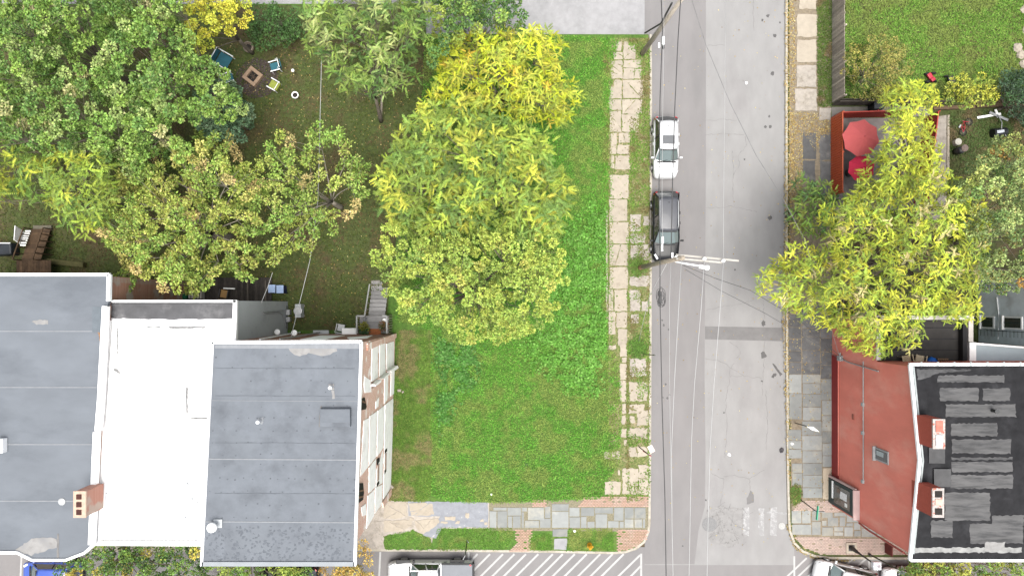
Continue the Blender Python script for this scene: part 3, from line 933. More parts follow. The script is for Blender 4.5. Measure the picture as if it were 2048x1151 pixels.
for pts in [[(754, 930), (757.5, 925), (757, 958), (753.5, 962)], [(769, 907), (772, 904), (771.5, 936), (768.5, 940)]]:
    wall_panel(bC, 'brick_scar', WA, WB, pts, mat('pink_scar', (0.50, 0.36, 0.30), var=0.2, scale=6), t=0.05, depth=0.05)
wall_panel(bC, 'wall_pier', WA, WB, [(781, 975), (783, 985), (765, 1014), (763, 1004)], BRICK, t=0.10, depth=0.12)
wall_panel(bC, 'wall_pier', WA, WB, [(733, 686), (797, 664), (797, 672), (733, 700)], BRICK, t=0.09, depth=0.11)
# rear wall details (thin strip seen above the rear eave)
RA, RB = wallC[0], wallC[1]
for pts in [[(600, 679), (640, 671), (690, 671), (640, 681)], [(694, 675), (745, 671), (735, 676), (700, 679)]]:
    wall_panel(bC, 'painted_patch', RA, RB, pts, PLASTER, t=0.03, depth=0.03)
MB().tube([wall_pt(RA, RB, 520, 681, .08), wall_pt(RA, RB, 575, 671, .1), wall_pt(RA, RB, 600, 667, .1)], .05, 6).build('drain_pipe', WHITEMETAL, bC, world=True)
MB().tube([wall_pt(RA, RB, 560, 682, .12), wall_pt(RA, RB, 640, 668, .12)], .05, 6).build('drain_pipe', STEEL, bC, world=True)
for px, py in ((555, 671), (589, 673)):
    p = wall_pt(RA, RB, px, py, .25)
    MB().lathe([(.02, -.08), (.16, -.02), (.2, .06), (.16, .09)], tuple(p), 14).build('dish', WHITE, bC, world=True, smooth=True)

# ---------------------------------------------------------------- B: white roofed house
ZB = 9.4
rb = [(222, 600), (473, 600), (466, 688), (416, 690), (408, 1086), (300, 1089), (188, 1087), (205, 760), (220, 640)]
bB = thing('white_roofed_house', 'lower house with bright white roof between the two grey roofs', 'house', W(330, 850, 0))
wb_ = [W(224, 601, ZB)[:2], W(472, 601, ZB)[:2], W(470, 760, ZB)[:2], W(470, 1083, ZB)[:2], W(192, 1083, ZB)[:2]]
b = MB()
for i in range(5):
    p, q = wb_[i], wb_[(i + 1) % 5]
    if i != 1: b.add([(*p, 0), (*q, 0), (*q, ZB - .2), (*p, ZB - .2)], [(0, 1, 2, 3)])
b.build('wall', GREYWALL, bB, world=True)
p, q = wb_[1], wb_[2]
MB().add([(*p, 0), (*q, 0), (*q, ZB - .2), (*p, ZB - .2)], [(0, 1, 2, 3)]).build('side_wall', GREYWALL, bB, world=True)
roofB = roof_poly(MB(), [(222, 600), (473, 600), (471, 1086), (300, 1089), (188, 1087), (205, 760), (220, 640)], ZB).build('roof', ROOFWHITE, bB, world=True)
dk = mat('dark_roof_coating', (0.075, 0.075, 0.080), var=0.2, scale=1.5, second=(0.13, 0.13, 0.135), sscale=0.9, samt=0.35, rough=0.6, bump=.15)
on_roof(rough([(222, 604), (470, 604), (464, 637), (340, 639), (222, 636)], .8, 8), ZB, .012).build('rear_coating', dk, roofB, world=True)
MB().beam((*W(220, 602, ZB)[:2], ZB + .06), (*W(474, 602, ZB)[:2], ZB + .06), .14, .2).build('roof_edge', WHITEMETAL, roofB, world=True)
MB().beam((*W(472, 600, ZB)[:2], ZB + .06), (*W(470, 690, ZB)[:2], ZB + .06), .22, .2).build('roof_edge', WHITEMETAL, roofB, world=True)
MB().beam((*W(223, 609, ZB)[:2], ZB + .07), (*W(468, 609, ZB)[:2], ZB + .07), .1, .12).build('roof_curb', dk, roofB, world=True)
for a, c in (((232, 640), (203, 1080)), ((224, 640), (197, 1084))):
    MB().beam((*W(*a, ZB)[:2], ZB + .1), (*W(*c, ZB)[:2], ZB + .1), .16, .22).build('parapet_step', WHITE, roofB, world=True)
MB().beam((*W(190, 1083, ZB)[:2], ZB + .1), (*W(410, 1084, ZB)[:2], ZB + .1), .25, .25).build('front_parapet', WHITE, roofB, world=True)
MB().beam((*W(200, 1074, ZB)[:2], ZB + .03), (*W(408, 1075, ZB)[:2], ZB + .03), .12, .1).build('roof_curb', WHITE, roofB, world=True)
for pts in [[(294, 652), (322, 652), (322, 655), (294, 655)], [(338, 652), (412, 652), (410, 656), (338, 657)], [(224, 733), (234, 736), (243, 745), (238, 747), (224, 738)], [(234, 655), (237, 655), (236, 720), (233, 700)],
            [(371, 775), (376, 774), (376, 826), (372, 830)], [(382, 833), (416, 834), (416, 838), (382, 837)], [(225, 790), (228, 790), (226, 810), (225, 808)], [(392, 826), (405, 827), (405, 829), (392, 829)]]:
    on_roof(rough(pts, .7, 4), ZB, .008).build('stain', mat('flaked_coating', (.20, .20, .2), var=.4, scale=6), roofB, world=True)
for y in (700, 770, 880, 985):
    on_roof(rough([(236 - (y - 640) * .075, y), (410, y + 1), (410, y + 1.6), (236 - (y - 640) * .075, y + .6)], .4, 14), ZB, .010).build('seam', mat('white_lap', (.50, .505, .51), var=.15, scale=3), roofB, world=True)
hB = MB().box((*W(402, 804, ZB + .15)[:2], ZB + .15), (1.3, 1.45, .3)).build('hatch', WHITE, roofB, world=True, bevel=.04)
for px, py in ((396, 1003), (386, 973), (381, 1040)):
    c = W(px, py, ZB)
    MB().tube([(c[0] - .3, c[1] + .15, ZB + .1), (c[0], c[1], ZB + .25), (c[0] + .35, c[1], ZB + .12)], .03, 6).tube([(c[0], c[1], ZB), (c[0] - .15, c[1] - .25, ZB + .3)], .03, 6).lathe([(.1, .12), (.09, .15)], (c[0] - .32, c[1] + .17, ZB), 8).build('antenna_bracket', GREYWALL, roofB, world=True)
# conduits on the side wall and gear at its foot
SA, SB = wb_[1], wb_[2]
for pts in ([(522, 624), (572, 620)], [(525, 627), (555, 625), (563, 628), (568, 645)]):
    MB().tube([wall_pt(SA, SB, x, y, .06) for x, y in pts], .035, 6).build('conduit', STEEL, bB, world=True)
for x, y, s in ((574, 624, .4), (574, 638, .35)):
    p = wall_pt(SA, SB, x, y, .14)
    MB().box(tuple(p), (.26, s, .55)).build('meter_box', STEEL, bB, world=True, bevel=.02)
wall_panel(bB, 'base_band', SA, SB, [(571, 611), (585, 611), (585, 665), (571, 655)], mat('old_grey_render', (.27, .28, .28), var=.25, scale=4), t=.02, depth=.02)

# ---------------------------------------------------------------- A: grey roofed house at the left edge
ZA = 9.9
ra = [(-260, 549), (219, 549), (218, 600), (206, 640), (200, 800), (188, 1088), (170, 1104), (133, 1118), (66, 1118), (36, 1103), (-260, 1103)]
bA = thing('bay_fronted_house', 'grey roofed house with angled front bay at the left picture edge', 'house', W(60, 820, 0))
wa = [W(-255, 552, ZA)[:2], W(217, 552, ZA)[:2], W(186, 1085, ZA)[:2], W(134, 1114, ZA)[:2], W(68, 1114, ZA)[:2], W(34, 1099, ZA)[:2], W(-255, 1099, ZA)[:2]]
b = MB()
for i in range(7):
    p, q = wa[i], wa[(i + 1) % 7]
    b.add([(*p, 0), (*q, 0), (*q, ZA - .2), (*p, ZA - .2)], [(0, 1, 2, 3)])
b.build('wall', BRICKX, bA, world=True)
roofA = roof_poly(MB(), ra, ZA).build('roof', ROOFGREY2, bA, world=True)
for a, c, w in [((-260, 549), (220, 549), .18), ((219, 549), (218, 602), .2), ((190, 1087), (170, 1104), .14), ((170, 1104), (133, 1118), .14), ((133, 1118), (66, 1118), .14), ((66, 1118), (36, 1103), .14), ((36, 1103), (-260, 1103), .14)]:
    MB().beam((*W(*a, ZA)[:2], ZA + .0), (*W(*c, ZA)[:2], ZA + .0), w, .22).build('roof_edge', WHITEMETAL, roofA, world=True)
for a, c in [((214, 612), (204, 800)), ((204, 800), (199, 860)), ((196, 862), (186, 1086))]:
    MB().beam((*W(*a, ZA)[:2], ZA + .08), (*W(*c, ZA)[:2], ZA + .08), .3, .3).build('parapet', WHITE, roofA, world=True)
for y in (662, 774, 888, 1001):
    on_roof([(-250, y - 1.6), (200 - (y - 660) * .03, y - 1), (200 - (y - 660) * .03, y + 1.2), (-250, y + 1)], ZA, .014).build('seam', SEAM, roofA, world=True)
on_roof(rough([(30, 1098), (45, 1090), (62, 1077), (90, 1074), (112, 1076), (116, 1092), (100, 1097), (70, 1106), (64, 1112)], 1.6, 5), ZA, .01).build('stain', STAIN, roofA, world=True)
on_roof(rough([(64, 642), (80, 638), (96, 641), (97, 648), (72, 648)], 1.2, 5), ZA, .01).build('stain', STAIN, roofA, world=True)
on_roof([(185, 612), (206, 614), (206, 662), (185, 664)], ZA, .02).build('roof_patch', mat('blue_grey_patch', (.125, .145, .165), var=.1), roofA, world=True)
on_roof(rough([(114, 1066), (118, 1066), (118, 1114), (114, 1114)], .5, 6), ZA, .012).build('roof_patch', TAR, roofA, world=True)
on_roof(rough([(196, 664), (206, 664), (206, 685), (200, 680)], 1, 4), ZA, .02).build('leaf_debris', mat('brown_debris', (.24, .14, .08), var=.4, scale=9), roofA, world=True)
MB().lathe([(.22, 0), (.2, .05), (.1, .06)], W(124, 1002, ZA), 14).build('drain', STEEL, roofA, world=True)
c = W(3, 890, ZA + .2)
MB().box((c[0], c[1], ZA + .2), (.4, .8, .4)).build('vent_box', WHITEMETAL, roofA, world=True, bevel=.03)
# three-flue brick chimney
CH = brick_mat('chimney_brick', (.42, .17, .12), (.48, .22, .16), (.46, .36, .30), 'xz', bw=.2, bh=.07)
ZT = ZA + 1.7
c = W(159, 1008, ZT)
ch = thing('brick_chimney', 'three flue orange brick chimney on the left grey roof', 'chimney', (c[0], c[1], ZA))
MB().box((c[0], c[1], (ZA + ZT) / 2 - .05), (.62, 1.38, ZT - ZA - .1)).build('stack', CH, ch, world=True)
MB().box((c[0], c[1], ZT - .06), (.68, 1.44, .12)).build('cap', mat('mortar_cap', (.50, .36, .28), var=.15, scale=5), ch, world=True)
for k in (-1, 0, 1):
    MB().box((c[0] - .02, c[1] + k * .42, ZT + .02), (.27, .27, .06)).build('flue', mat('flue_dark', (.06, .02, .015), var=.3), ch, world=True)  # solid dark red-brown block marks each flue mouth

# ---------------------------------------------------------------- red corner shop building
bR = thing('red_corner_building', 'red painted corner building with black tarred gable roof and corner shopfront', 'building', W(1840, 860, 0))
XR = W(1664, 0, 0)[0]
YR0, YRR, YF = -3.6, -8.79, -14.35
ZE, ZG = 9.4, 10.3
XE = 48.0
b = MB()
b.add([(XR, YR0, 0), (XR, YF, 0), (XR, YF, ZE - .1), (XR, YRR, ZG - .1), (XR, YR0, ZE - .1)], [(0, 1, 2, 3, 4)])
b.build('side_wall', REDPAINT, bR, world=True)
b = MB()
b.add([(XR, YF, 0), (XE, YF, 0), (XE, YF, ZE - .1), (XR, YF, ZE - .1)], [(0, 1, 2, 3)])
b.add([(XE, YR0, 0), (XR, YR0, 0), (XR, YR0, ZE - .1), (XE, YR0, ZE - .1)], [(0, 1, 2, 3)])
b.build('wall', REDPAINT, bR, world=True)
b = MB()
b.add([(XR - .02, YR0 + .1, ZE), (XE, YR0 + .1, ZE), (XE, YRR, ZG), (XR - .02, YRR, ZG), (XR - .02, YF - .35, ZE), (XE, YF - .35, ZE),
       (XR - .02, YR0 + .1, ZE - .2), (XE, YR0 + .1, ZE - .2), (XE, YRR, ZG - .2), (XR - .02, YRR, ZG - .2), (XR - .02, YF - .35, ZE - .2), (XE, YF - .35, ZE - .2)],
      [(0, 3, 2, 1), (3, 4, 5, 2), (6, 7, 8, 9), (9, 8, 11, 10), (0, 6, 9, 3), (3, 9, 10, 4), (0, 1, 7, 6), (4, 10, 11, 5)])
roofR = b.build('roof', ROOFBLACK, bR, world=True)
if roofR.data.polygons[0].normal.z < 0: roofR.data.flip_normals()


def zroof(y):
    return ZG - (ZG - ZE) * ((y - YRR) / (YR0 + .1 - YRR) if y > YRR else (YRR - y) / (YRR - YF + .35))


def roof_pt(px, py, dz=0.0):
    z = 9.8
    for _ in range(6):
        z = zroof(W(px, py, z)[1])
    x, y, _ = W(px, py, z + dz)
    return (x, y, z + dz)


def on_red(pts, dz, name, mt, amp=1.4, step=5):
    q = rough(pts, amp, step)
    top = [roof_pt(x, y, dz) for x, y in q]
    n = len(q)
    bot = [(x, y, z - .03) for x, y, z in top]
    return MB().add(top + bot, [tuple(range(n - 1, -1, -1))] + [(i, (i + 1) % n, n + (i + 1) % n, n + i) for i in range(n)]).build(name, mt, roofR, world=True)


R4 = lambda a, b_, c, d: [(a, b_), (c, b_), (c, d), (a, d)]
for r in [(1876, 750, 2008, 764), (1880, 775, 1957, 801), (1966, 776, 2020, 801), (1892, 808, 2032, 833), (1902, 846, 1995, 871), (1904, 878, 2022, 906), (1903, 914, 2026, 919), (1903, 923, 2026, 943), (1902, 949, 2026, 976), (1890, 984, 1980, 1040), (1862, 1040, 1905, 1074), (1940, 1046, 2046, 1086), (1984, 1030, 2048, 1050)]:
    on_red(R4(*r), .012 + (.004 if r[0] == 1984 else 0) + (.006 if r[0] == 1862 else 0), 'roof_patch', ROOFPATCH)
on_red(R4(1830, 1094, 2044, 1104), .014, 'roof_patch', mat('pale_front_strip', (.25, .25, .245), var=.3, scale=2))
on_red([(1832, 738), (1960, 738), (1880, 745), (1836, 760)], .01, 'roof_patch', mat('grey_wash', (.07, .07, .072), var=.4, scale=2))
on_red(R4(1970, 1083, 2010, 1100), .02, 'stain', STAIN)
on_red(R4(1858, 894, 1890, 926), .1, 'roof_pad', mat('pad_felt', (.07, .07, .072), var=.2), .4, 20)
on_red(R4(1868, 937, 1902, 973), .13, 'roof_pad', mat('pad_felt', (.07, .07, .072)), .4, 20)
MB().lathe([(.1, 0), (.1, .35), (.13, .36), (.13, .42)], roof_pt(1984, 820), 12).build('vent_pipe', BLACKMETAL, roofR, world=True)
for a, c, w, mt in [((XR - .02, YR0 + .12, ZE), (XR - .02, YRR, ZG), .15, WHITEMETAL), ((XR - .02, YRR, ZG), (XR - .02, YF - .37, ZE), .15, WHITEMETAL), ((XR - .05, YR0 + .14, ZE - .02), (XE, YR0 + .14, ZE - .02), .16, WHITEMETAL), ((XR, YF - .38, ZE), (XE, YF - .38, ZE), .14, WHITEMETAL)]:
    MB().beam(a, c, w, .16).build('roof_edge', mt, roofR, world=True)
for a, c in [((XR + .16, YR0, ZE + .02), (XR + .16, YRR, ZG + .02)), ((XR + .16, YRR, ZG + .02), (XR + .16, YF, ZE + .02))]:
    MB().beam(a, c, .1, .08).build('flashing', GREYFLASH, roofR, world=True)
for k in range(12):
    MB().box((XR + .6 + k * .95, YR0 + .16, ZE + .07), (.1, .24, .03)).build('gutter_bracket', GREYFLASH, roofR, world=True)
CHR = mat('red_chimney_paint', (.40, .085, .055), var=.12, scale=5, bump=.3, bscale=14, stretch=(1, 1, 3))
for px0, px1, py0, py1, lab, open_ in [(1866, 1889, 838, 896, 'red brick chimney nearer the wooden deck on the black roof', False), (1865, 1887, 976, 1033, 'red brick chimney nearer the front street with crumbling open flues', True)]:
    zt = 11.45
    c0, c1 = W(px0, py0, zt), W(px1, py1, zt)
    cx, cy = (c0[0] + c1[0]) / 2, (c0[1] + c1[1]) / 2
    sx, sy = c1[0] - c0[0], c0[1] - c1[1]
    z0 = zroof(cy)
    o = thing('brick_chimney', lab, 'chimney', (cx, cy, z0))
    MB().box((cx, cy, (z0 + zt) / 2 - .25), (sx, sy, zt - z0 + .4)).build('stack', CHR, o, world=True)
    MB().box((cx, cy, zt - .02), (sx + .04, sy + .04, .1)).build('cap', mat('crumbled_mortar', (.42, .38, .36), var=.25, scale=7, third=(.40, .13, .09), tscale=5, tthr=(.55, .6)), o, world=True)
    for k, mt in ((-.48, VOIDM), (.05, mat('loose_brick', (.5, .36, .3), var=.3)), (.5, VOIDM)) if open_ else ((.42, mat('red_flue_patch', (.5, .16, .12), var=.3)), (-.35, mat('cement_lid', (.40, .41, .42), var=.2))):
        MB().box((cx, cy + k * sy * .62, zt + .04), (sx * .62, sy * (.22 if open_ else .38), .08)).build('flue', mt, o, world=True)  # the near-black blocks paint the shade inside an open flue
RWA, RWB = (XR, YR0), (XR, YF)
for pts, nm, mt, t in [([(1665, 735), (1686, 735), (1686, 950), (1665, 950)], 'base_band', REDDARK, .03)]:
    P = [(XR - t, YR0 + .05, 0), (XR - t, -12.2, 0), (XR - t, -12.2, 1.1), (XR - t, YR0 + .05, 1.1)]
    MB().beam((XR - .02, YR0, .5), (XR - .02, -12.25, .5), .05, 1.0, up=(0, 0, 1)).build(nm, mt, bR, world=True)
MB().tube([wall_pt(RWA, RWB, 1728, y, .05) for y in (722, 790, 850, 962)], .035, 6).build('conduit', GREYFLASH, bR, world=True)
for y in (808, 865, 962):
    p = wall_pt(RWA, RWB, 1727, y, .06); MB().box(tuple(p), (.12, .22, .22)).build('junction_box', GREYFLASH, bR, world=True)
MB().tube([wall_pt(RWA, RWB, 1678, y, .05) for y in (720, 950)], .03, 6).build('conduit', REDPAINT, bR, world=True)
p = wall_pt(RWA, RWB, 1707, 833, .03)
MB().box(tuple(p), (.06, .35, .22)).build('vent', mat('brown_vent', (.28, .10, .07), var=.2), bR, world=True)
p0, p1 = wall_pt(RWA, RWB, 1752, 893, 0), wall_pt(RWA, RWB, 1778, 929, 0)
yc, zc, sy, sz = (p0.y + p1.y) / 2, (p0.z + p1.z) / 2, abs(p1.y - p0.y), abs(p1.z - p0.z)
wnd = MB().box((XR - .03, yc, zc), (.1, sy, sz)).build('window', mat('stone_frame', (.36, .36, .36), var=.1), bR, world=True)
MB().box((XR - .06, yc, zc + .05), (.08, sy - .22, sz - .25)).build('pane', PANE, wnd, world=True)
MB().box((XR - .105, yc + .1, zc - .1), (.02, sy - .5, sz - .7)).build('curtain', mat('curtain', (.4, .45, .46), var=.1), wnd, world=True)
MB().box((XR - .09, yc, zc - sz / 2 + .02), (.26, sy + .1, .1)).build('sill', mat('stone_frame', (.36, .36, .36)), wnd, world=True)
# electric service head at the rear corner
p = wall_pt(RWA, RWB, 1683, 716, .1)
MB().box(tuple(p), (.25, .35, .4)).tube([p, wall_pt(RWA, RWB, 1700, 724, .1), wall_pt(RWA, RWB, 1760, 742, .1)], .04, 6).tube([p, wall_pt(RWA, RWB, 1683, 705, .1)], .05, 6).build('electric_service', GREYFLASH, bR, world=True)
# shopfront on the corner
s0, s1 = -12.35, -14.1
sf = MB().box((XR - .12, (s0 + s1) / 2, 1.85), (.3, abs(s1 - s0), 3.7)).build('shopfront', GREENFRAME, bR, world=True)
MB().box((XR - .28, (s0 + s1) / 2 + .02, 2.0), (.05, 1.3, 2.2)).build('shop_window', mat('shop_glass', (.12, .11, .10), var=.5, scale=4, rough=.08, spec=.8), sf, world=True)
for dy, dz, w, h, cl in ((.15, .25, .5, .9, (.6, .6, .6)), (-.35, .6, .25, .3, (.65, .65, .62)), (.35, -.4, .3, .5, (.2, .15, .12))):
    MB().box((XR - .315, (s0 + s1) / 2 + dy, 2.0 + dz), (.02, w, h)).build('window_poster', mat('poster%d' % int(cl[0] * 100), cl, var=.25, scale=8), sf, world=True)
MB().box((XR - .29, (s0 + s1) / 2 + .2, .68), (.06, 1.2, .16)).build('sign_panel', WHITE, sf, world=True)
MB().box((XR - .22, (s0 + s1) / 2, 3.78), (.42, abs(s1 - s0) + .2, .10)).build('cornice', mat('pink_coping', (.50, .36, .34), var=.1), sf, world=True)
MB().box((XR - .15, (s0 + s1) / 2, 3.58), (.3, abs(s1 - s0) + .06, .24)).build('fascia', mat('green_fascia', (.10, .14, .135), var=.15), sf, world=True)
MB().beam((XR - .2, s0 + .12, 0), (XR - .2, s0 + .12, 3.7), .14, .14).build('corner_post', mat('pink_coping', (.55, .42, .40)), sf, world=True)
MB().tube([(XR - .1, YF + .0, 3.9), (XR - .1, YF - .1, 5), (XR - .1, YF - .12, 8.9), (XR + .1, YF - .3, 9.2)], .06, 8).build('downpipe', mat('red_pipe', (.40, .10, .08), var=.2), bR, world=True)

# rear wing with roof deck
ZD = 5.4
bD = thing('red_rear_wing', 'low red rear wing with dark flat deck behind the corner building', 'building', W(1750, 670, 0))
yd0, yd1 = W(0, 630, 0)[1], YR0
XD1 = W(1936, 0, ZD)[0]
b = MB()
b.add([(XR, yd0, 0), (XR, yd1, 0), (XR, yd1, ZD + .5), (XR, yd0, ZD + .5)], [(0, 1, 2, 3)])
b.add([(XD1, yd0, 0), (XR, yd0, 0), (XR, yd0, ZD + .5), (XD1, yd0, ZD + .5)], [(0, 1, 2, 3)])
b.build('wall', REDPAINT, bD, world=True)
deckfloor = MB().box(((XR + XD1) / 2, (yd0 + yd1) / 2, ZD - .1), (XD1 - XR - .06, yd0 - yd1 - .06, .2)).build('deck', mat('dark_deck_felt', (.030, .028, .027), var=.25, scale=1, second=(.045, .042, .04), sscale=.8, samt=.4, third=(.2, .17, .12), tscale=13, tthr=(.76, .78)), bD, world=True)
for k in range(1, 4):
    MB().box(((XR + XD1) / 2, yd0 - k * (yd0 - yd1) / 4, ZD + .004), (XD1 - XR - .3, .05, .012)).build('felt_joint', ROOFBLACK, bD, world=True)
MB().beam((XR + .08, yd0, ZD + .5), (XR + .08, yd1 + .1, ZD + .5), .26, .1).build('coping', mat('pale_coping', (.52, .49, .46), var=.1), bD, world=True)
MB().beam((XR, yd0 - .05, ZD + .5), (XD1, yd0 - .05, ZD + .5), .26, .1).build('coping', mat('pale_coping', (.52, .49, .46)), bD, world=True)
MB().beam((XD1 - .5, yd0 - .1, ZD + .25), (XD1 - .5, yd1 + .05, ZD + .25), .25, .4).build('dark_upstand', mat('black_felt', (.012, .012, .013), var=.2), bD, world=True)  # near-black strip along the right edge of the deck

# blue-grey neighbour behind, at the right edge
bN = thing('blue_grey_house', 'blue grey stucco house with white framed windows at the right picture edge', 'house', W(2040, 640, 0))
XN = W(1957, 0, 0)[0]
yn0, yn1 = W(0, 560, 0)[1], W(0, 684, 0)[1]
MB().box((XN + 4.5, (yn0 + yn1) / 2, 4.2), (9, yn0 - yn1, 8.4)).build('wall', BLUEGREY, bN, world=True)
MB().box((XN + 4.5, (yn0 + yn1) / 2, 8.5), (9.3, yn0 - yn1 + .3, .2)).build('roof', ROOFBLACK, bN, world=True)
NA, NB = (XN, yn0), (XN, yn1)
for r in [(1964, 631, 1990, 657), (2009, 632, 2046, 659)]:
    a, c = wall_pt(NA, NB, r[0], r[1]), wall_pt(NA, NB, r[2], r[3])
    yc, zc, sy, sz = (a.y + c.y) / 2, (a.z + c.z) / 2, abs(a.y - c.y), abs(a.z - c.z)
    w_ = MB().box((XN - .02, yc, zc), (.12, sy, sz)).build('window', WHITE, bN, world=True)
    MB().box((XN - .06, yc, zc), (.07, sy - .2, sz - .2)).build('pane', PANE, w_, world=True)
    MB().box((XN - .1, yc, zc), (.03, .05, sz - .2)).build('mullion', GREENFRAME, w_, world=True)
    MB().box((XN - .08, yc, zc - sz / 2 - .02), (.2, sy + .1, .08)).build('sill', WHITE, w_, world=True)
ry = yn1 + 1.2
for z in (.9, 1.7):
    MB().tube([(XN - .12, yn1 + .9, z * 1.0), (XN - .12, yn1 + .9, z + 3.0)], .02, 5).build('rail', GREENFRAME, bN, world=True)
for k in range(12):
    MB().tube([(XN - .12, yn1 + .5, .4 + k * .35), (XN - .12, yn1 + .95, .4 + k * .35)], .015, 5).build('baluster', GREENFRAME, bN, world=True)
MB().tube([(XN - .05, yn1 + 3.2, 1.9), (XN - .05, yn1 + 1.8, 2.1), (XN - .05, yn1 + .3, 2.0)], .03, 6).build('conduit', WHITEMETAL, bN, world=True)
# pale blue roofed annex and its white party parapet
ann = thing('pale_blue_annex', 'pale blue flat roofed annex with white parapet behind the black roof', 'building', W(1990, 700, 0))
za = 5.2
MB().prism([W(1937, 686, za)[:2], W(2160, 702, za)[:2], W(2160, 760, za)[:2], W(1937, 760, za)[:2]], 0, za).build('wall', PALEBLUE, ann, world=True)
MB().prism([W(1950, 692, za)[:2], W(2150, 704, za)[:2], W(2150, 757, za)[:2], W(1950, 757, za)[:2]], za - .05, za + .012).build('roof', PALEBLUE, ann, world=True)
MB().beam((*W(1942, 684, za)[:2], za + .05), (*W(1942, 748, za)[:2], za + .05), .42, .25).build('parapet', WHITE, ann, world=True)
MB().beam((*W(1942, 686, za)[:2], za + .05), (*W(2160, 703, za)[:2], za + .05), .12, .2).build('roof_edge', WHITE, ann, world=True)
MB().beam((*W(1942, 632, za)[:2], za - .1), (*W(1942, 683, za)[:2], za - .1), .3, .2).build('wall_coping', mat('pale_coping', (.52, .49, .46)), ann, world=True)
MB().beam((*W(1942, 632, za)[:2], za / 2 - .2), (*W(1942, 683, za)[:2], za / 2 - .2), .26, za - .5).build('garden_wall', PALEBLUE, ann, world=True)

# low shed and decks behind the left houses
sh = thing('peeling_shed', 'low shed with peeling red and white painted roof behind the white roofed house', 'shed', W(250, 585, 0))
MB().prism([W(222, 565, 2.6)[:2], W(285, 567, 2.6)[:2], W(285, 640, 2.6)[:2], W(222, 640, 2.6)[:2]], 0, 2.45).build('wall', WOODBROWN, sh, world=True)
MB().prism([W(219, 563, 2.6)[:2], W(287, 565, 2.6)[:2], W(287, 642, 2.6)[:2], W(219, 642, 2.6)[:2]], 2.46, 2.6).build('roof', mat('peeling_paint', (.40, .38, .38), var=.2, scale=5, second=(.20, .05, .035), sscale=2.2, samt=.75), sh, world=True)
# ================================================================ VEHICLES
TYRE = RUBBER
RIM = mat('alloy', (.35, .35, .36), var=.1, rough=.35, metallic=.6)
CARGLASS = glass_mat('car_glass', (.03, .036, .04))
SCREEN = glass_mat('windscreen_glass', (.12, .16, .158), .04)  # teal base stands in for reflected sky and the cabin seen through
PLASTIC = mat('black_plastic', (.018, .018, .02), var=.2, rough=.55)
LAMPCLEAR = mat('headlight_lens', (.6, .62, .64), var=.1, rough=.1, spec=.8)
LAMPRED = mat('tail_light', (.42, .015, .015), var=.1, rough=.15, spec=.7)


def paint(name, c, metallic=0.0):
    return mat(name, c, var=.03, scale=1, rough=.28, spec=.5, coat=.8, metallic=metallic)


def loft(b, rings, cap=True):
    n = len(rings[0])
    vs = [p for r in rings for p in r]
    fs = []
    for i in range(len(rings) - 1):
        for k in range(n - 1):
            fs.append((i * n + k, (i + 1) * n + k, (i + 1) * n + k + 1, i * n + k + 1))
    if cap:
        fs.append(tuple(range(n)))
        fs.append(tuple(range((len(rings) - 1) * n + n - 1, (len(rings) - 1) * n - 1, -1)))
    return b.add(vs, fs)


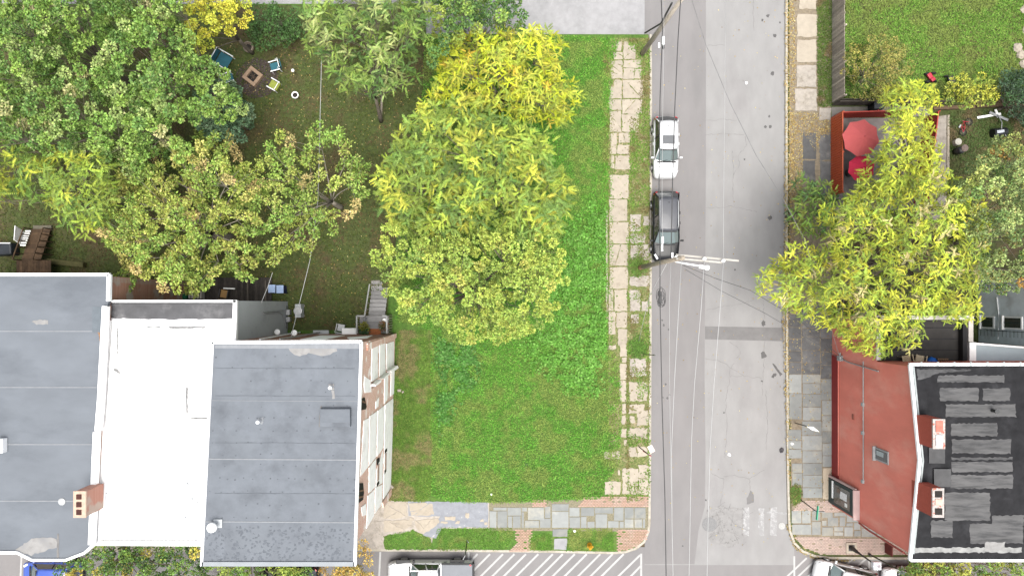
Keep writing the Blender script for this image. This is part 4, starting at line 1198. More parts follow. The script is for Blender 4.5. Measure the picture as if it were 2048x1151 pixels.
def make_car(name, label, loc, heading, body, L=4.7, Wd=1.86, Ht=1.72, hood=.26, screen=.40, rear=.03, roofmat=None, sunroof=False, rails=None, kind='suv', bedmat=None, clad=None, group=None, side=None):
    """front is +x in the car's own frame. hood, screen: where the windscreen foot / roof start lie, as share of length from the nose"""
    t = thing(name, label, 'pickup' if kind == 'pickup' else 'car', loc, heading, group)
    hl, hw = L / 2, Wd / 2
    belt = Ht * .60
    hoodz = Ht * .56
    xs_hood = hl - hood * L            # windscreen foot
    xs_roof = hl - screen * L          # front of roof
    xr = -hl + rear * L + (.42 if kind == 'suv' else .55)      # rear of roof
    xf = -hl + .06                     # rear glass foot
    if kind == 'pickup':
        xr, xf = -hl + .40 * L, -hl + .375 * L

    def ring(x, wf, z0, zb, zt, crown=.05):
        w = hw * wf
        half = [(w * .90, z0), (w * .985, z0 + .12), (w, z0 + (zb - z0) * .45), (w * .985, zb * .93), (w * .93, zb), (w * .80, zt - crown * .3), (w * .45, zt + crown * .3), (0, zt + crown * .5)]
        return [(x, y, z) for y, z in half] + [(x, -y, z) for y, z in half[-2::-1]]
    z0 = .24
    st = []
    for s, wf, zb, zt in [(1.0, .66, .50, .52), (.985, .80, .66, .70), (.95, .90, .78, .84), (.90, .955, .86, .93), (.82, .985, .93, .99), (1 - hood + .0, 1.0, .985, 1.03)]:
        st.append((-hl + s * L, wf, hoodz * zb, hoodz * zt))
    if kind == 'pickup':
        rest = [(xs_hood - .1, 1, belt * .97, belt * .985), (xf, 1, belt * .97, belt * .985), (xf - .06, 1.0, belt * .95, belt * .97), (-hl + .10, 1.0, belt * .95, belt * .97), (-hl, .96, belt * .9, belt * .94)]
    else:
        rest = [(xs_hood - .15, 1, belt * .97, belt * .98), (0, 1, belt, belt), (-hl + .18 * L, .995, belt, belt * 1.0), (-hl + .08 * L, .95, belt, belt), (-hl + .03, .86, belt * .93, belt * .95), (-hl, .72, belt * .70, belt * .74)]
    b = MB()
    loft(b, [ring(x, wf, z0 if abs(x) < hl * .9 else z0 + .1, zb, zt) for x, wf, zb, zt in st + rest])
    o = b.build('body', body, t, smooth=True)
    mod = o.modifiers.new('sub', 'SUBSURF'); mod.levels = 1; mod.render_levels = 2
    # greenhouse
    wb_, wr = hw * .90, hw * .70
    zr = Ht
    zb = belt * .99
    F0, F1 = (xs_hood + .03, zb), (xs_roof, zr - .05)
    B0, B1 = (xf, zb), (xr, zr - .05)

    def curved(p0, p1, w0, w1, bow, n=8, rows=3, lift=0.0):
        vs, fs = [], []
        for j in range(rows + 1):
            s = j / rows
            x, z, w = p0[0] + (p1[0] - p0[0]) * s, p0[1] + (p1[1] - p0[1]) * s, w0 + (w1 - w0) * s
            for i in range(n + 1):
                u = -1 + 2 * i / n
                vs.append((x - bow * u * u * (1 if bow else 0), w * u, z + lift + math.sin(math.pi * s) * .02))
        for j in range(rows):
            for i in range(n):
                q = (j * (n + 1) + i, j * (n + 1) + i + 1, (j + 1) * (n + 1) + i + 1, (j + 1) * (n + 1) + i)
                fs.append(q)
        return MB().add(vs, fs)
    curved(F0, F1, wb_ * .97, wr * .95, .16).build('windscreen', SCREEN, t, smooth=True)
    curved(B0, B1, wb_ * .93, wr * .92, -.08).build('rear_window', CARGLASS, t, smooth=True)
    for s in (-1, 1):
        b = MB()
        b.add([(F0[0] - .12, s * wb_, zb), (F1[0] - .06, s * wr, zr - .06), (B1[0] + .04, s * wr, zr - .06), (B0[0] + .08, s * wb_ * .97, zb)], [(0, 1, 2, 3) if s < 0 else (3, 2, 1, 0)])
        w_ = b.build('side_window', CARGLASS, t)
        for f in (0, .5, 1) if kind != 'pickup' else (0, .48, 1):
            xa = F0[0] - .12 + (B0[0] + .08 - F0[0] + .12) * f
            xb = F1[0] - .06 + (B1[0] + .04 - F1[0] + .06) * f
            MB().tube([(xa, s * wb_ * 1.0, zb - .02), ((xa + xb) / 2, s * (wb_ + wr) / 2 * 1.012, (zb + zr) / 2), (xb, s * wr * 1.01, zr - .05)], .045 if f != .5 else .03, 6).build('pillar', body if f != .5 else PLASTIC, t, smooth=True)
    # roof
    vs, fs = [], []
    nx_, ny_ = 10, 8
    for i in range(nx_ + 1):
        s = i / nx_
        x = F1[0] + .03 + (B1[0] - .05 - F1[0] - .03) * s
        for j in range(ny_ + 1):
            u = -1 + 2 * j / ny_
            vs.append((x + (-.07 * u * u if i == 0 else 0) + (.05 * u * u if i == nx_ else 0), (wr + .03) * u * (1 - .05 * abs(2 * s - 1) ** 3), zr - .06 * u * u - .07 * (2 * s - 1) ** 2 + .015))
    for i in range(nx_):
        for j in range(ny_):
            fs.append((i * (ny_ + 1) + j, i * (ny_ + 1) + j + 1, (i + 1) * (ny_ + 1) + j + 1, (i + 1) * (ny_ + 1) + j))
    rf = MB().add(vs, fs).build('roof', roofmat or body, t, smooth=True)
    so = rf.modifiers.new('thick', 'SOLIDIFY'); so.thickness = .05; so.offset = 0
    if rf.data.polygons[0].normal.z < 0: rf.data.flip_normals()
    if sunroof:
        cx = F1[0] - .62
        MB().box((cx, 0, zr + .035), (.62, wr * 1.3, .05)).build('sunroof', glass_mat('sunroof_glass', (.10, .105, .11)), rf, bevel=.03)
    if kind == 'suv':
        MB().lathe([(.04, 0), (.03, .06), (.0, .09)], (B1[0] + .35, 0, zr - .02), 8).build('antenna', PLASTIC, rf)
    if rails:
        for s in (-1, 1):
            MB().tube([(F1[0] - .2, s * wr * .93, zr - .05), (F1[0] - .35, s * wr * .95, zr + .03), (0, s * wr * .96, zr + .045), (B1[0] + .3, s * wr * .93, zr + .03), (B1[0] + .15, s * wr * .9, zr - .05)], .035, 6).build('roof_rail', rails, rf, smooth=True)
    # bonnet seams, grille, bumpers, lights, mirrors, handles, wipers
    for s in (-1, 1):
        MB().beam((hl - .2, s * hw * .62, hoodz * .80), (hl - .52, s * hw * .84, hoodz * .90), .13, .12).build('headlight', LAMPCLEAR, t)
        MB().beam((-hl + .10, s * hw * .68, belt * .93), (-hl + .26, s * hw * .90, belt * .97), .12, .14).build('tail_light', LAMPRED, t)
        mx = xs_hood - .22
        MB().box((mx, s * (hw + .10), belt + .04), (.13, .22, .15)).build('wing_mirror', side or body, t, bevel=.03)
        for fx in (.12, -.10 * L):
            MB().box((fx - .35 if fx > 0 else fx - .45, s * (hw + .012), belt * .88), (.2, .04, .04)).build('door_handle', side or body, t)
    MB().box((hl - .10, 0, .42), (.16, hw * 1.15, .16)).build('grille', PLASTIC, t, bevel=.02)
    MB().box((hl - .16, 0, .33), (.2, hw * 1.5, .1)).build('bumper', clad or PLASTIC, t, bevel=.03)
    MB().box((-hl + .06, 0, .42), (.2, hw * 1.4, .14)).build('bumper', clad or PLASTIC, t, bevel=.03)
    MB().beam((F0[0] + .045, -wb_ * .80, zb + .012), (F0[0] + .045, wb_ * .80, zb + .012), .10, .05).build('cowl', PLASTIC, t)
    MB().beam((F1[0] + .06, -wr * .86, zr - .065), (F1[0] + .06, wr * .86, zr - .065), .07, .03).build('screen_header', PLASTIC, t)
    for y in (-.35, .3):
        MB().tube([(F0[0] + .03, y, zb + .03), (F0[0] - .15, y + .55, zb + .10)], .014, 5).build('wiper', PLASTIC, t)
    for x in (hl - .19 * L, -hl + .19 * L):
        for s in (-1, 1):
            r = .35 if kind != 'pickup' else .42
            w_ = MB().lathe([(r * .6, -.12), (r * .95, -.11), (r, -.05), (r, .05), (r * .95, .11), (r * .6, .12)], (x, s * (hw - .12), r), 22, 'y').build('wheel', TYRE, t, smooth=True)
            MB().lathe([(r * .6, -.04), (r * .6, .03), (r * .2, .05)], (x, s * (hw - .03 if s > 0 else hw + .005), r), 18, 'y').build('rim', RIM, w_)
            if kind == 'pickup':
                MB().box((x, s * (hw + .0), r * 2 + .08), (1.0, .30, .08)).build('fender_flare', PLASTIC, t, bevel=.03)
    if kind == 'pickup':
        MB().box((-hl + .19 * L, 0, belt * .99), (.355 * L, hw * 1.72, .05)).build('tonneau_cover', bedmat, t, bevel=.02)
        for s in (-1, 1):
            MB().box((-hl + .19 * L, s * hw * .93, belt * 1.0), (.36 * L, .1, .07)).build('bed_rail', PLASTIC, t, bevel=.02)
            MB().box((.06 * L, s * wr * 1.02, zr - .01), (.30 * L, .06, .05)).build('roof_rail', WHITE, t)
        MB().box((-hl + .02, 0, belt * .8), (.12, hw * 1.9, .5)).build('tailgate', PLASTIC, t, bevel=.03)
        MB().box((F1[0] - .9, 0, zr + .02), (.03, wr * 1.9, .03)).build('roof_seam', PLASTIC, t)
    return t


WHITEP = paint('white_car_paint', (.56, .57, .58))
BLACKP = mat('black_car_paint', (.012, .013, .015), var=.03, rough=.25, spec=.2, coat=.0)
ROOFBLK = mat('grey_black_roof', (.07, .073, .085), var=.12, scale=1.2, rough=.4, spec=.4, coat=.1)
DN = -math.pi / 2
c = W(1336, 293, .9); make_car('parked_car', 'white sport utility car with sunroof parked behind the black one', (c[0] - .1, c[1], ZR + .005), DN, WHITEP, L=4.35, Wd=1.80, Ht=1.66, sunroof=True, screen=.43, hood=.27)
c = W(1336, 452, .9); make_car('parked_car', 'black sport utility car with silver roof rails parked under the utility pole', (c[0] - .1, c[1], ZR + .005), DN, BLACKP, L=4.95, Wd=1.93, Ht=1.74, rails=STEEL, roofmat=ROOFBLK, screen=.42, hood=.25)
c = W(860, 1147, .9); make_car('parked_pickup', 'white pickup truck with grey bed cover and black fenders by the hatched bay', (c[0], c[1] - .15, ZR + .005), math.pi, WHITEP, L=6.1, Wd=1.95, Ht=1.86, kind='pickup', hood=.28, screen=.375, bedmat=mat('grey_tonneau', (.17, .18, .20), var=.06, scale=2, rough=.6), side=PLASTIC)
c = W(96, 1148, .9); make_car('parked_car', 'blue hatchback half hidden under the street tree at the left', (c[0], c[1] - .1, ZR + .005), math.pi, paint('blue_car_paint', (.035, .085, .40)), L=4.2, Wd=1.78, Ht=1.5, screen=.38, hood=.20)
c = W(1695, 1158, .9); make_car('parked_car', 'white car parked across the striped bay by the lamp post', (c[0], c[1], ZR + .005), math.pi * .93, WHITEP, L=4.4, Wd=1.8, Ht=1.5, screen=.36, hood=.22)
c = W(1835, 1163, .9); make_car('parked_car', 'white car at the bottom edge under the leafy tree', (c[0], c[1], ZR + .005), math.pi, WHITEP, L=4.4, Wd=1.8, Ht=1.5, screen=.36, hood=.22)
c = W(570, 1160, .9); make_car('parked_car', 'black car mostly hidden below the grey roof at the bottom edge', (c[0], c[1], ZR + .005), math.pi, BLACKP, L=4.5, Wd=1.8, Ht=1.5, screen=.36, hood=.22)
# ================================================================ STREET FURNITURE, FENCES, YARD THINGS
POLEWOOD = mat('pole_wood', (.34, .29, .23), var=.25, scale=4, stretch=(3, 3, .6), bump=.3, bscale=20)
WIREPALE = mat('pale_wire', (.40, .40, .40), var=.08, rough=.6)
WIREDARK = mat('dark_wire', (.06, .06, .062), var=.2, rough=.6)
GREENSIGN = mat('green_sign', (.02, .36, .20), var=.05, rough=.4)

# ---- utility poles
px_, py_ = W(1280, 535)[:2]
up = thing('utility_pole', 'tall wooden utility pole with cross arm and street lamp beside the black car', 'utility pole', (px_, py_, 0))
MB().tube([(px_, py_, -.1), (px_ + .03, py_ - .01, 5), (px_ + .12, py_ - .06, 11.3)], [.17, .15, .12], 12).build('pole', POLEWOOD, up, world=True, smooth=True)
MB().lathe([(.172, 0), (.172, 1.0)], (px_, py_, .02), 12).build('pole_base', mat('rusty_pole_base', (.34, .20, .12), var=.3, scale=5), up, world=True)
a0, a1 = W(1352, 513, 10.7), W(1477, 525, 10.7)
for dy in (-.1, .1):
    MB().beam((a0[0], a0[1] + dy, 10.7), (a1[0] - (0 if dy > 0 else .9), a1[1] + dy + (0 if dy > 0 else .1), 10.7), .1, .13).build('cross_arm', mat('cross_arm_wood', (.40, .38, .345), var=.15, scale=4), up, world=True)
for q in ((1363, 516), (1409, 517), (1447, 521)):
    c = W(*q, 10.95)
    MB().lathe([(.04, -.15), (.05, 0), (.10, .03), (.07, .08), (.10, .12), (.05, .2)], (c[0], c[1], 10.85), 10).build('insulator', WHITEMETAL, up, world=True)
l0, l1 = W(1350, 523, 8.6), W(1402, 532, 8.9)
MB().tube([l0, W(1378, 528, 8.85), l1], .05, 8).build('lamp_arm', WHITEMETAL, up, world=True, smooth=True)
lc = W(1414, 535, 8.9)
MB().lathe([(.0, -.1), (.10, -.09), (.16, .0), (.13, .10), (.0, .14)], (lc[0], lc[1], 8.9), 14).box((lc[0] - .28, lc[1] + .04, 8.93), (.4, .2, .14), -.15).build('lamp_head', WHITEMETAL, up, world=True, smooth=False)
MB().lathe([(.05, -.14), (.13, -.06), (.0, -.04)], (lc[0] + .05, lc[1], 8.9), 12).build('lamp_lens', LAMPCLEAR if 'LAMPCLEAR' in globals() else WHITE, up, world=True)
for k, (x, y, z) in enumerate([(1325, 480, 7.2), (1324, 495, 7.0), (1344, 512, 8.0)]):
    c = W(x, y, z)
    MB().box((c[0], c[1], z), (.12, .42, .14)).build('splice_box', WHITEMETAL, up, world=True)
qx, qy = W(1284, 108)[:2]
up2 = thing('utility_pole', 'utility pole by the parking area leaning out of the top of the picture', 'utility pole', (qx, qy, 0))
tx, ty, tz = W(1372, -14, 9.8)
MB().tube([(qx, qy, -.1), ((qx + tx) / 2, (qy + ty) / 2, 4.9), (tx, ty, tz)], [.17, .15, .12], 12).build('pole', mat('grey_pole_wood', (.42, .37, .31), var=.25, scale=4, stretch=(3, 3, .6)), up2, world=True, smooth=True)
MB().tube([(qx - .1, qy + .9, 1.5), W(1322, 47, 5.2), W(1344, 6, 8)], .06, 8).build('riser_cable', WIREDARK, up2, world=True)
for x, y, z, s in ((1326, 82, 6.2, (.16, .5, .2)), (1318, 91, 6.0, (.1, .3, .12)), (1327, 91, 6.0, (.12, .4, .16))):
    c = W(x, y, z)
    MB().box((c[0], c[1], z), s).build('splice_box', WHITEMETAL if x != 1327 else WIREDARK, up2, world=True)


def wire(label, pts, r, mt, cat='cable'):
    P = [W(x, y, z) for x, y, z in pts]
    o = MB().tube(P, r, 6).build('overhead_wire', mt, None, smooth=True)
    return tag(o, label, cat, 'overhead wires along the side street')


wire('dark bundled cable running the whole street from pole to pole on the kerb side', [(1321, -30, 7), (1325, 60, 7), (1320, 200, 6.9), (1318, 380, 6.9), (1320, 505, 7.1), (1320, 600, 6.9), (1324, 800, 6.8), (1330, 1000, 6.8), (1333, 1200, 6.9)], .028, WIREDARK)
wire('pale cable over the white car running from the upper pole', [(1327, -30, 7.4), (1328, 60, 7.4), (1325, 250, 7.2), (1324, 400, 7.2), (1326, 500, 7.3)], .013, WIREPALE)
wire('grey wire ending at a white clamp below the utility pole', [(1342, 520, 8.0), (1339, 600, 7.8), (1339, 760, 7.7), (1342, 950, 7.7), (1347, 1200, 7.9)], .013, WIREPALE)
wire('leftmost of the three pale power wires below the cross arm', [(1363, 517, 10.9), (1356, 640, 10.6), (1349, 760, 10.4), (1343, 900, 10.3), (1344, 1050, 10.3), (1347, 1200, 10.4)], .019, WIREPALE)
wire('middle of the three pale power wires below the cross arm', [(1409, 518, 10.9), (1402, 620, 10.6), (1389, 767, 10.4), (1383, 880, 10.3), (1380, 1050, 10.3), (1377, 1200, 10.4)], .019, WIREPALE)
wire('rightmost of the three pale power wires below the cross arm', [(1447, 522, 10.9), (1440, 620, 10.6), (1428, 767, 10.4), (1420, 900, 10.3), (1416, 1050, 10.3), (1413, 1200, 10.4)], .019, WIREPALE)
wire('dark wire crossing both parked cars to the pole top', [(1363, -30, 9.6), (1356, 80, 9.2), (1349, 230, 9.0), (1345, 370, 9.0), (1342, 518, 9.2)], .028, WIREDARK)
wire('thin pale power wire above the road from the cross arm upwards', [(1447, 520, 10.9), (1447, 420, 10.6), (1449, 250, 10.5), (1452, -30, 10.6)], .010, WIREPALE)
wire('service wire slanting across the road into the right hand tree', [(1374, -30, 9.8), (1412, 90, 9.4), (1460, 205, 9.0), (1512, 310, 8.6), (1562, 390, 8.3), (1610, 480, 8.0), (1680, 716, 5.2)], .014, mat('grey_wire', (.17, .17, .17), var=.3, scale=2))
wire('thin dark service wire from the pole towards the right hand tree', [(1366, 530, 9.5), (1430, 556, 9.0), (1500, 580, 8.6), (1600, 640, 8.0), (1690, 720, 5.8)], .014, WIREDARK)
wire('lower thin dark service wire from the lamp towards the red building', [(1370, 538, 9), (1440, 580, 8.4), (1530, 626, 8), (1640, 690, 6.6), (1685, 722, 5.0)], .012, WIREDARK)
b = MB()
c = W(1320, 595, 6.8)
for k in range(7):
    t = [2 * math.pi * i / 14 for i in range(15)]
    r1, r2 = random.uniform(.12, .3), random.uniform(.3, .65)
    ox, oy = random.uniform(-.12, .12), random.uniform(-.25, .25)
    b.tube([(c[0] + ox + r1 * math.cos(u), c[1] + oy + r2 * math.sin(u), 6.8 + random.uniform(-.02, .02) + .05 * k) for u in t], .016, 5)
b.box((c[0], c[1], 6.85), (.16, .7, .2))
tag(b.build('cable_coil', WIREDARK), 'tangled black cable coil hanging on the kerb side cable', 'cable coil')
wire('guy wire from the weedy verge up to the utility pole', [(1277, 685, 0), (1287, 640, 2.6), (1300, 590, 5.0), (1335, 524, 8.0)], .014, WIREPALE, 'guy wire')

# ---- yard cables on the left
o = MB().tube([W(643, 120, 5), W(641, 200, 4.7), W(639, 290, 4.8), W(636, 400, 5), W(620, 520, 5.4), W(598, 610, 5.9), W(580, 682, 7)], .018, 6).build('yard_cable', WIREPALE)
tag(o, 'pale service cable crossing the back yard to the tall house', 'cable')
o = MB().tube([W(545, 545, 5), W(535, 575, 5.2), W(522, 606, 5.5)], .02, 6).build('yard_cable', WIREPALE)
tag(o, 'short cable reaching the side wall of the white roofed house', 'cable')


# ---- sign posts
def post(label, base, top, h, mt=BLACKMETAL, r=.035):
    p = W(*base); q = W(*top, h)
    t = thing('sign_post', label, 'sign post', (p[0], p[1], 0))
    MB().tube([(p[0], p[1], -.05), q], r, 8).build('post', mt, t, world=True)
    return t, Vector(q)


t, q = post('black post carrying the green street name sign on the corner', (1602, 999), (1633, 1022), 2.5)
MB().box((q.x, q.y - .05, 2.62), (.05, .95, .2), -.1).build('name_plate', GREENSIGN, t, world=True, bevel=.01)
MB().box((q.x + .2, q.y - .02, 2.4), (.8, .04, .18), -.1).build('cross_plate', mat('grey_plate', (.3, .31, .31), var=.1), t, world=True)
t, q = post('thin black post with a white sign on the bluestone pavement', (1590, 845), (1618, 853), 2.3)
MB().add([W(1613, 852, 2.2), W(1627, 853, 2.5), W(1639, 863, 2.6), W(1625, 860, 2.3)], [(0, 1, 2, 3), (3, 2, 1, 0)]).build('sign_plate', WHITE, t, world=True)
t, q = post('short dark post by the weed tuft at the left kerb', (1287, 708), (1310, 710), 3.2, r=.03)
MB().box((q.x, q.y, 2.9), (.03, .05, .5)).build('sign_plate', STEEL, t, world=True)
t, q = post('post with a red and white sign at the kerb near the corner', (1278, 893), (1297, 908), 2.7)
MB().beam(W(1286, 901, 1.3), W(1302, 911, 2.5), .06, .04).build('reflective_strip', mat('red_reflector', (.55, .1, .12), var=.2), t, world=True)
MB().box((q.x + .2, q.y + .35, 2.6), (.35, .5, .03), .5).build('sign_plate', mat('pinkish_sign', (.62, .5, .46), var=.1), t, world=True)
t, q = post('black post with a bent arm in the front grass bed', (934, 1083), (930, 1110), 2.6)
MB().tube([q, W(926, 1118, 2.7)], .03, 6).tube([W(934, 1080, .6), W(937, 1084, .9)], .03, 6).build('arm', STEEL, t, world=True)
t, q = post('tall dark green post beside the lamp post', (1738, 1107), (1795, 1137), 3.6, mat('olive_post', (.075, .085, .055), var=.2), r=.05)
MB().lathe([(.1, 0), (.09, .2), (.05, .25)], (*W(1738, 1107)[:2], 0), 10).build('foot', BLACKMETAL, t, world=True)

# ---- corner lamp post
p = W(1702, 1094)
lp = thing('lamp_post', 'black ornamental lamp post with white square lantern on a cream plinth', 'lamp post', (p[0], p[1], 0))
b = MB()
for sx_, sy_, w_, h_ in ((0, .3, .76, .16), (0, -.3, .76, .16), (.3, 0, .16, .43), (-.3, 0, .16, .43)):
    b.box((p[0] + sx_, p[1] + sy_, .05), (w_, h_, .1))
b.build('plinth', CREAM, lp, world=True)
MB().box((p[0], p[1], .04), (.46, .46, .08)).build('base_plate', BLACKMETAL, lp, world=True)
MB().lathe([(.2, .05), (.17, .3), (.12, .6), (.13, .75), (.09, .9), (.06, 1.3), (.05, 2.9), (.07, 3.0)], (p[0], p[1], 0), 14).build('column', BLACKMETAL, lp, world=True, smooth=True)
MB().box((p[0], p[1], 3.42), (.5, .5, .1)).lathe([(.3, 3.46), (.12, 3.6), (.03, 3.75)], (p[0], p[1], 0), 4).box((p[0], p[1], 3.05), (.3, .3, .1)).build('lantern_frame', mat('pale_lantern', (.55, .56, .6), var=.15), lp, world=True)
MB().box((p[0], p[1], 3.25), (.4, .4, .35), 0, 1.1).build('lantern_glass', LAMPCLEAR if 'LAMPCLEAR' in globals() else WHITE, lp, world=True)
p = W(1772, 1094)
ab = thing('sandwich_board', 'narrow dark red sandwich board standing on the brick paving', 'sandwich board', (p[0], p[1], 0))
for s in (-1, 1):
    MB().beam((p[0] + s * .1, p[1], 0), (p[0] + s * .02, p[1], .8), .7, .03, up=(1, 0, 0)).build('panel', mat('dark_red_board', (.13, .03, .025), var=.2), ab, world=True)

# ---- hydrant
p = W(1179, 1088)
hy = thing('fire_hydrant', 'yellow orange fire hydrant in the front grass bed', 'hydrant', (p[0], p[1], 0))
YEL = mat('hydrant_yellow', (.62, .32, .015), var=.1, rough=.5)
MB().lathe([(.17, 0), (.17, .05), (.115, .07), (.115, .5), (.15, .52), (.15, .56), (.12, .66), (.05, .74), (.03, .8)], (p[0], p[1], 0), 16).build('barrel', YEL, hy, world=True, smooth=True)
MB().tube([(p[0] - .21, p[1], .42), (p[0] + .21, p[1], .42)], .075, 10).build('outlet', YEL, hy, world=True)
MB().tube([(p[0], p[1], .38), (p[0], p[1] - .22, .38)], .09, 10).build('pumper_outlet', YEL, hy, world=True)

# ---- wooden fence at the right
fx0 = W(1664, 0)[0]
fn = thing('wooden_fence', 'weathered vertical board fence along the upper right yard', 'fence', (fx0, W(0, 100)[1], 0))
yy = W(0, -40)[1]
board = MB().box((0, 0, .92), (.03, .145, 1.84))
proto = None
while yy > W(0, 207)[1]:
    if proto is None:
        proto = o = board.build('board', WOODGREY, fn)
    else:
        o = proto.copy(); link(o)
    o.location = (random.uniform(-.012, .012), yy - fn.location.y, random.uniform(-.05, .03))
    o.rotation_euler = (random.uniform(-.012, .012), 0, 0)
    yy -= .155
for z in (.4, 1.45):
    MB().beam((fx0 + .06, W(0, -40)[1], z), (fx0 + .06, W(0, 205)[1], z), .05, .1).build('rail', WOODGREY, fn, world=True)
for y in (0, 70, 140, 205):
    MB().box((fx0 + .1, W(0, y)[1], .92), (.1, .1, 1.84)).build('post', WOODGREY, fn, world=True)
fn2 = thing('back_fence', 'dark board fence closing the top of the umbrella patio', 'fence', W(1780, 212))
yb = W(0, 211)[1]
x = fx0
bp = MB().box((0, 0, .8), (.145, .03, 1.6)); proto = None
DARKW = mat('dark_fence_wood', (.075, .065, .055), var=.3, scale=5, objrand=.3)
while x < W(1880, 0)[0]:
    if proto is None: proto = o = bp.build('board', DARKW, fn2)
    else: o = proto.copy(); link(o)
    o.location = (x - fn2.location.x, yb - fn2.location.y, random.uniform(-.04, .03)); x += .155
MB().beam((fx0, yb - .05, 1.2), (W(1880, 0)[0], yb - .05, 1.2), .05, .1).build('rail', DARKW, fn2, world=True)
tb = thing('timber_edging', 'old railway sleepers edging the side yard below the shrubs', 'timber edging', W(1960, 215))
for x0, x1, y in ((1862, 1945, 218), (1948, 2080, 213), (1930, 2080, 206)):
    MB().beam((*W(x0, y)[:2], .15), (*W(x1, y - 3)[:2], .15), .24, .3).build('sleeper', WOODBROWN, tb, world=True)

# ---- red corrugated fence round the patio
REDF = mat('orange_red_sheet', (.47, .085, .028), var=.08, scale=2, rough=.5, spec=.4)
REDF2 = mat('deep_red_sheet', (.40, .045, .03), var=.12, scale=2, rough=.5)


def corrugated(label, a, c, h, mt, z0=.05, pitch=.17, amp=.022):
    A, C = Vector(W(*a)), Vector(W(*c))
    d = C - A
    L = d.length
    d.normalize()
    nrm = Vector((-d.y, d.x, 0))
    t = thing('metal_fence', label, 'fence', A.lerp(C, .5))
    n = int(L / pitch * 4)
    vs = []
    for i in range(n + 1):
        p = A + d * (L * i / n) + nrm * (amp if i % 4 < 2 else -amp)
        vs += [(p.x, p.y, z0), (p.x, p.y, h)]
    o = MB().add(vs, [(2 * i, 2 * i + 2, 2 * i + 3, 2 * i + 1) for i in range(n)]).build('sheet', mt, t, world=True)
    so = o.modifiers.new('thick', 'SOLIDIFY'); so.thickness = .012
    MB().beam((A.x, A.y, h), (C.x, C.y, h), .07, .05).build('cap_rail', mt, t, world=True)
    k = max(2, int(L / 2) + 1)
    for i in range(k):
        p = A.lerp(C, i / (k - 1)) + nrm * .06
        MB().beam((p.x, p.y, 0), (p.x, p.y, h + .06), .07, .07).build('post', mt, t, world=True)
    return t


corrugated('orange red corrugated metal fence along the pavement', (1661, 237), (1661, 392), 1.75, REDF)
corrugated('short red metal fence on the far side of the patio by the dark boards', (1664, 237), (1800, 233), 1.6, REDF2)
corrugated('red metal fence between patio and concrete path', (1846, 236), (1826, 410), 1.75, REDF2)
struct('patio_floor', flat([(1663, 236), (1846, 236), (1830, 420), (1663, 420)], .012), mat('grey_patio', (.22, .20, .195), var=.15, scale=2, second=(.14, .13, .125), sscale=.8, samt=.5))
struct('concrete_path', flat([(1856, 236), (1893, 230), (1893, 440), (1830, 440)], .010), GREYCON)
struct('path_edging', MB().prism(wp([(1894, 230), (1898, 230), (1898, 350), (1893, 350)]), -.05, .06), CREAM)
struct('narrow_alley', flat([(1663, 214), (1860, 212), (1860, 233), (1663, 234)], .010), mat('alley_concrete', (.20, .185, .17), var=.2, scale=2))


def umbrella(label, cpx, z, r, mt, n=8, rot=0.0, tilt=0.0):
    c = W(*cpx, z)
    t = thing('patio_umbrella', label, 'umbrella', (c[0], c[1], 0), 0, 'patio umbrellas')
    apex = (c[0], c[1], z + .12)
    rim = [(c[0] + r * math.cos(rot + 2 * math.pi * k / n), c[1] + r * math.sin(rot + 2 * math.pi * k / n), z - .42 + tilt * math.cos(2 * math.pi * k / n)) for k in range(n)]
    mid = [((a[0] + b_[0]) / 2 * .96 + c[0] * .04, (a[1] + b_[1]) / 2 * .96 + c[1] * .04, (a[2] + b_[2]) / 2 - .02) for a, b_ in zip(rim, rim[1:] + rim[:1])]
    for k in range(n):
        MB().add([apex, rim[k], mid[k], rim[(k + 1) % n]], [(0, 1, 2), (0, 2, 3)]).build('canopy_panel', mt, t, world=True)
        MB().tube([(apex[0], apex[1], apex[2] - .04), (rim[k][0], rim[k][1], rim[k][2] - .03)], .012, 5).build('rib', WOODBROWN, t, world=True)
    MB().lathe([(.05, 0), (.04, .08), (.0, .1)], apex, 8).build('finial', mt, t, world=True)
    MB().tube([(c[0], c[1], .05), (c[0], c[1], z + .08)], .025, 8).build('pole', WOODBROWN, t, world=True)
    MB().lathe([(.28, .01), (.26, .07), (.06, .1)], (c[0], c[1], 0), 14).build('base', BLACKMETAL, t, world=True)
    return t


UMB = mat('faded_red_canvas', (.52, .105, .105), var=.05, scale=2, rough=.9, third=(.22, .04, .04), tscale=6, tthr=(.72, .75))
UMB2 = mat('crimson_canvas', (.60, .03, .075), var=.05, scale=2, rough=.9)
umbrella('large faded red umbrella at the patio corner by the fence', (1728, 273), 2.5, 1.30, UMB, rot=math.pi / 8 + .2)
umbrella('smaller crimson umbrella half hidden by the upright tree', (1729, 334), 2.2, .95, UMB2, rot=.3)
# patio table, chairs
for lab, q in (('round patio table under the faded red umbrella', (1716, 282)), ('round patio table under the crimson umbrella', (1722, 338))):
    p = W(*q)
    t = thing('patio_table', lab, 'table', (p[0], p[1], 0))
    MB().lathe([(.45, .7), (.45, .73), (.0, .735)], (p[0], p[1], 0), 18).build('table_top', mat('patio_table_top', (.09, .08, .075), var=.2), t, world=True)
    MB().tube([(p[0], p[1], 0), (p[0], p[1], .7)], .04).build('pedestal', BLACKMETAL, t, world=True)


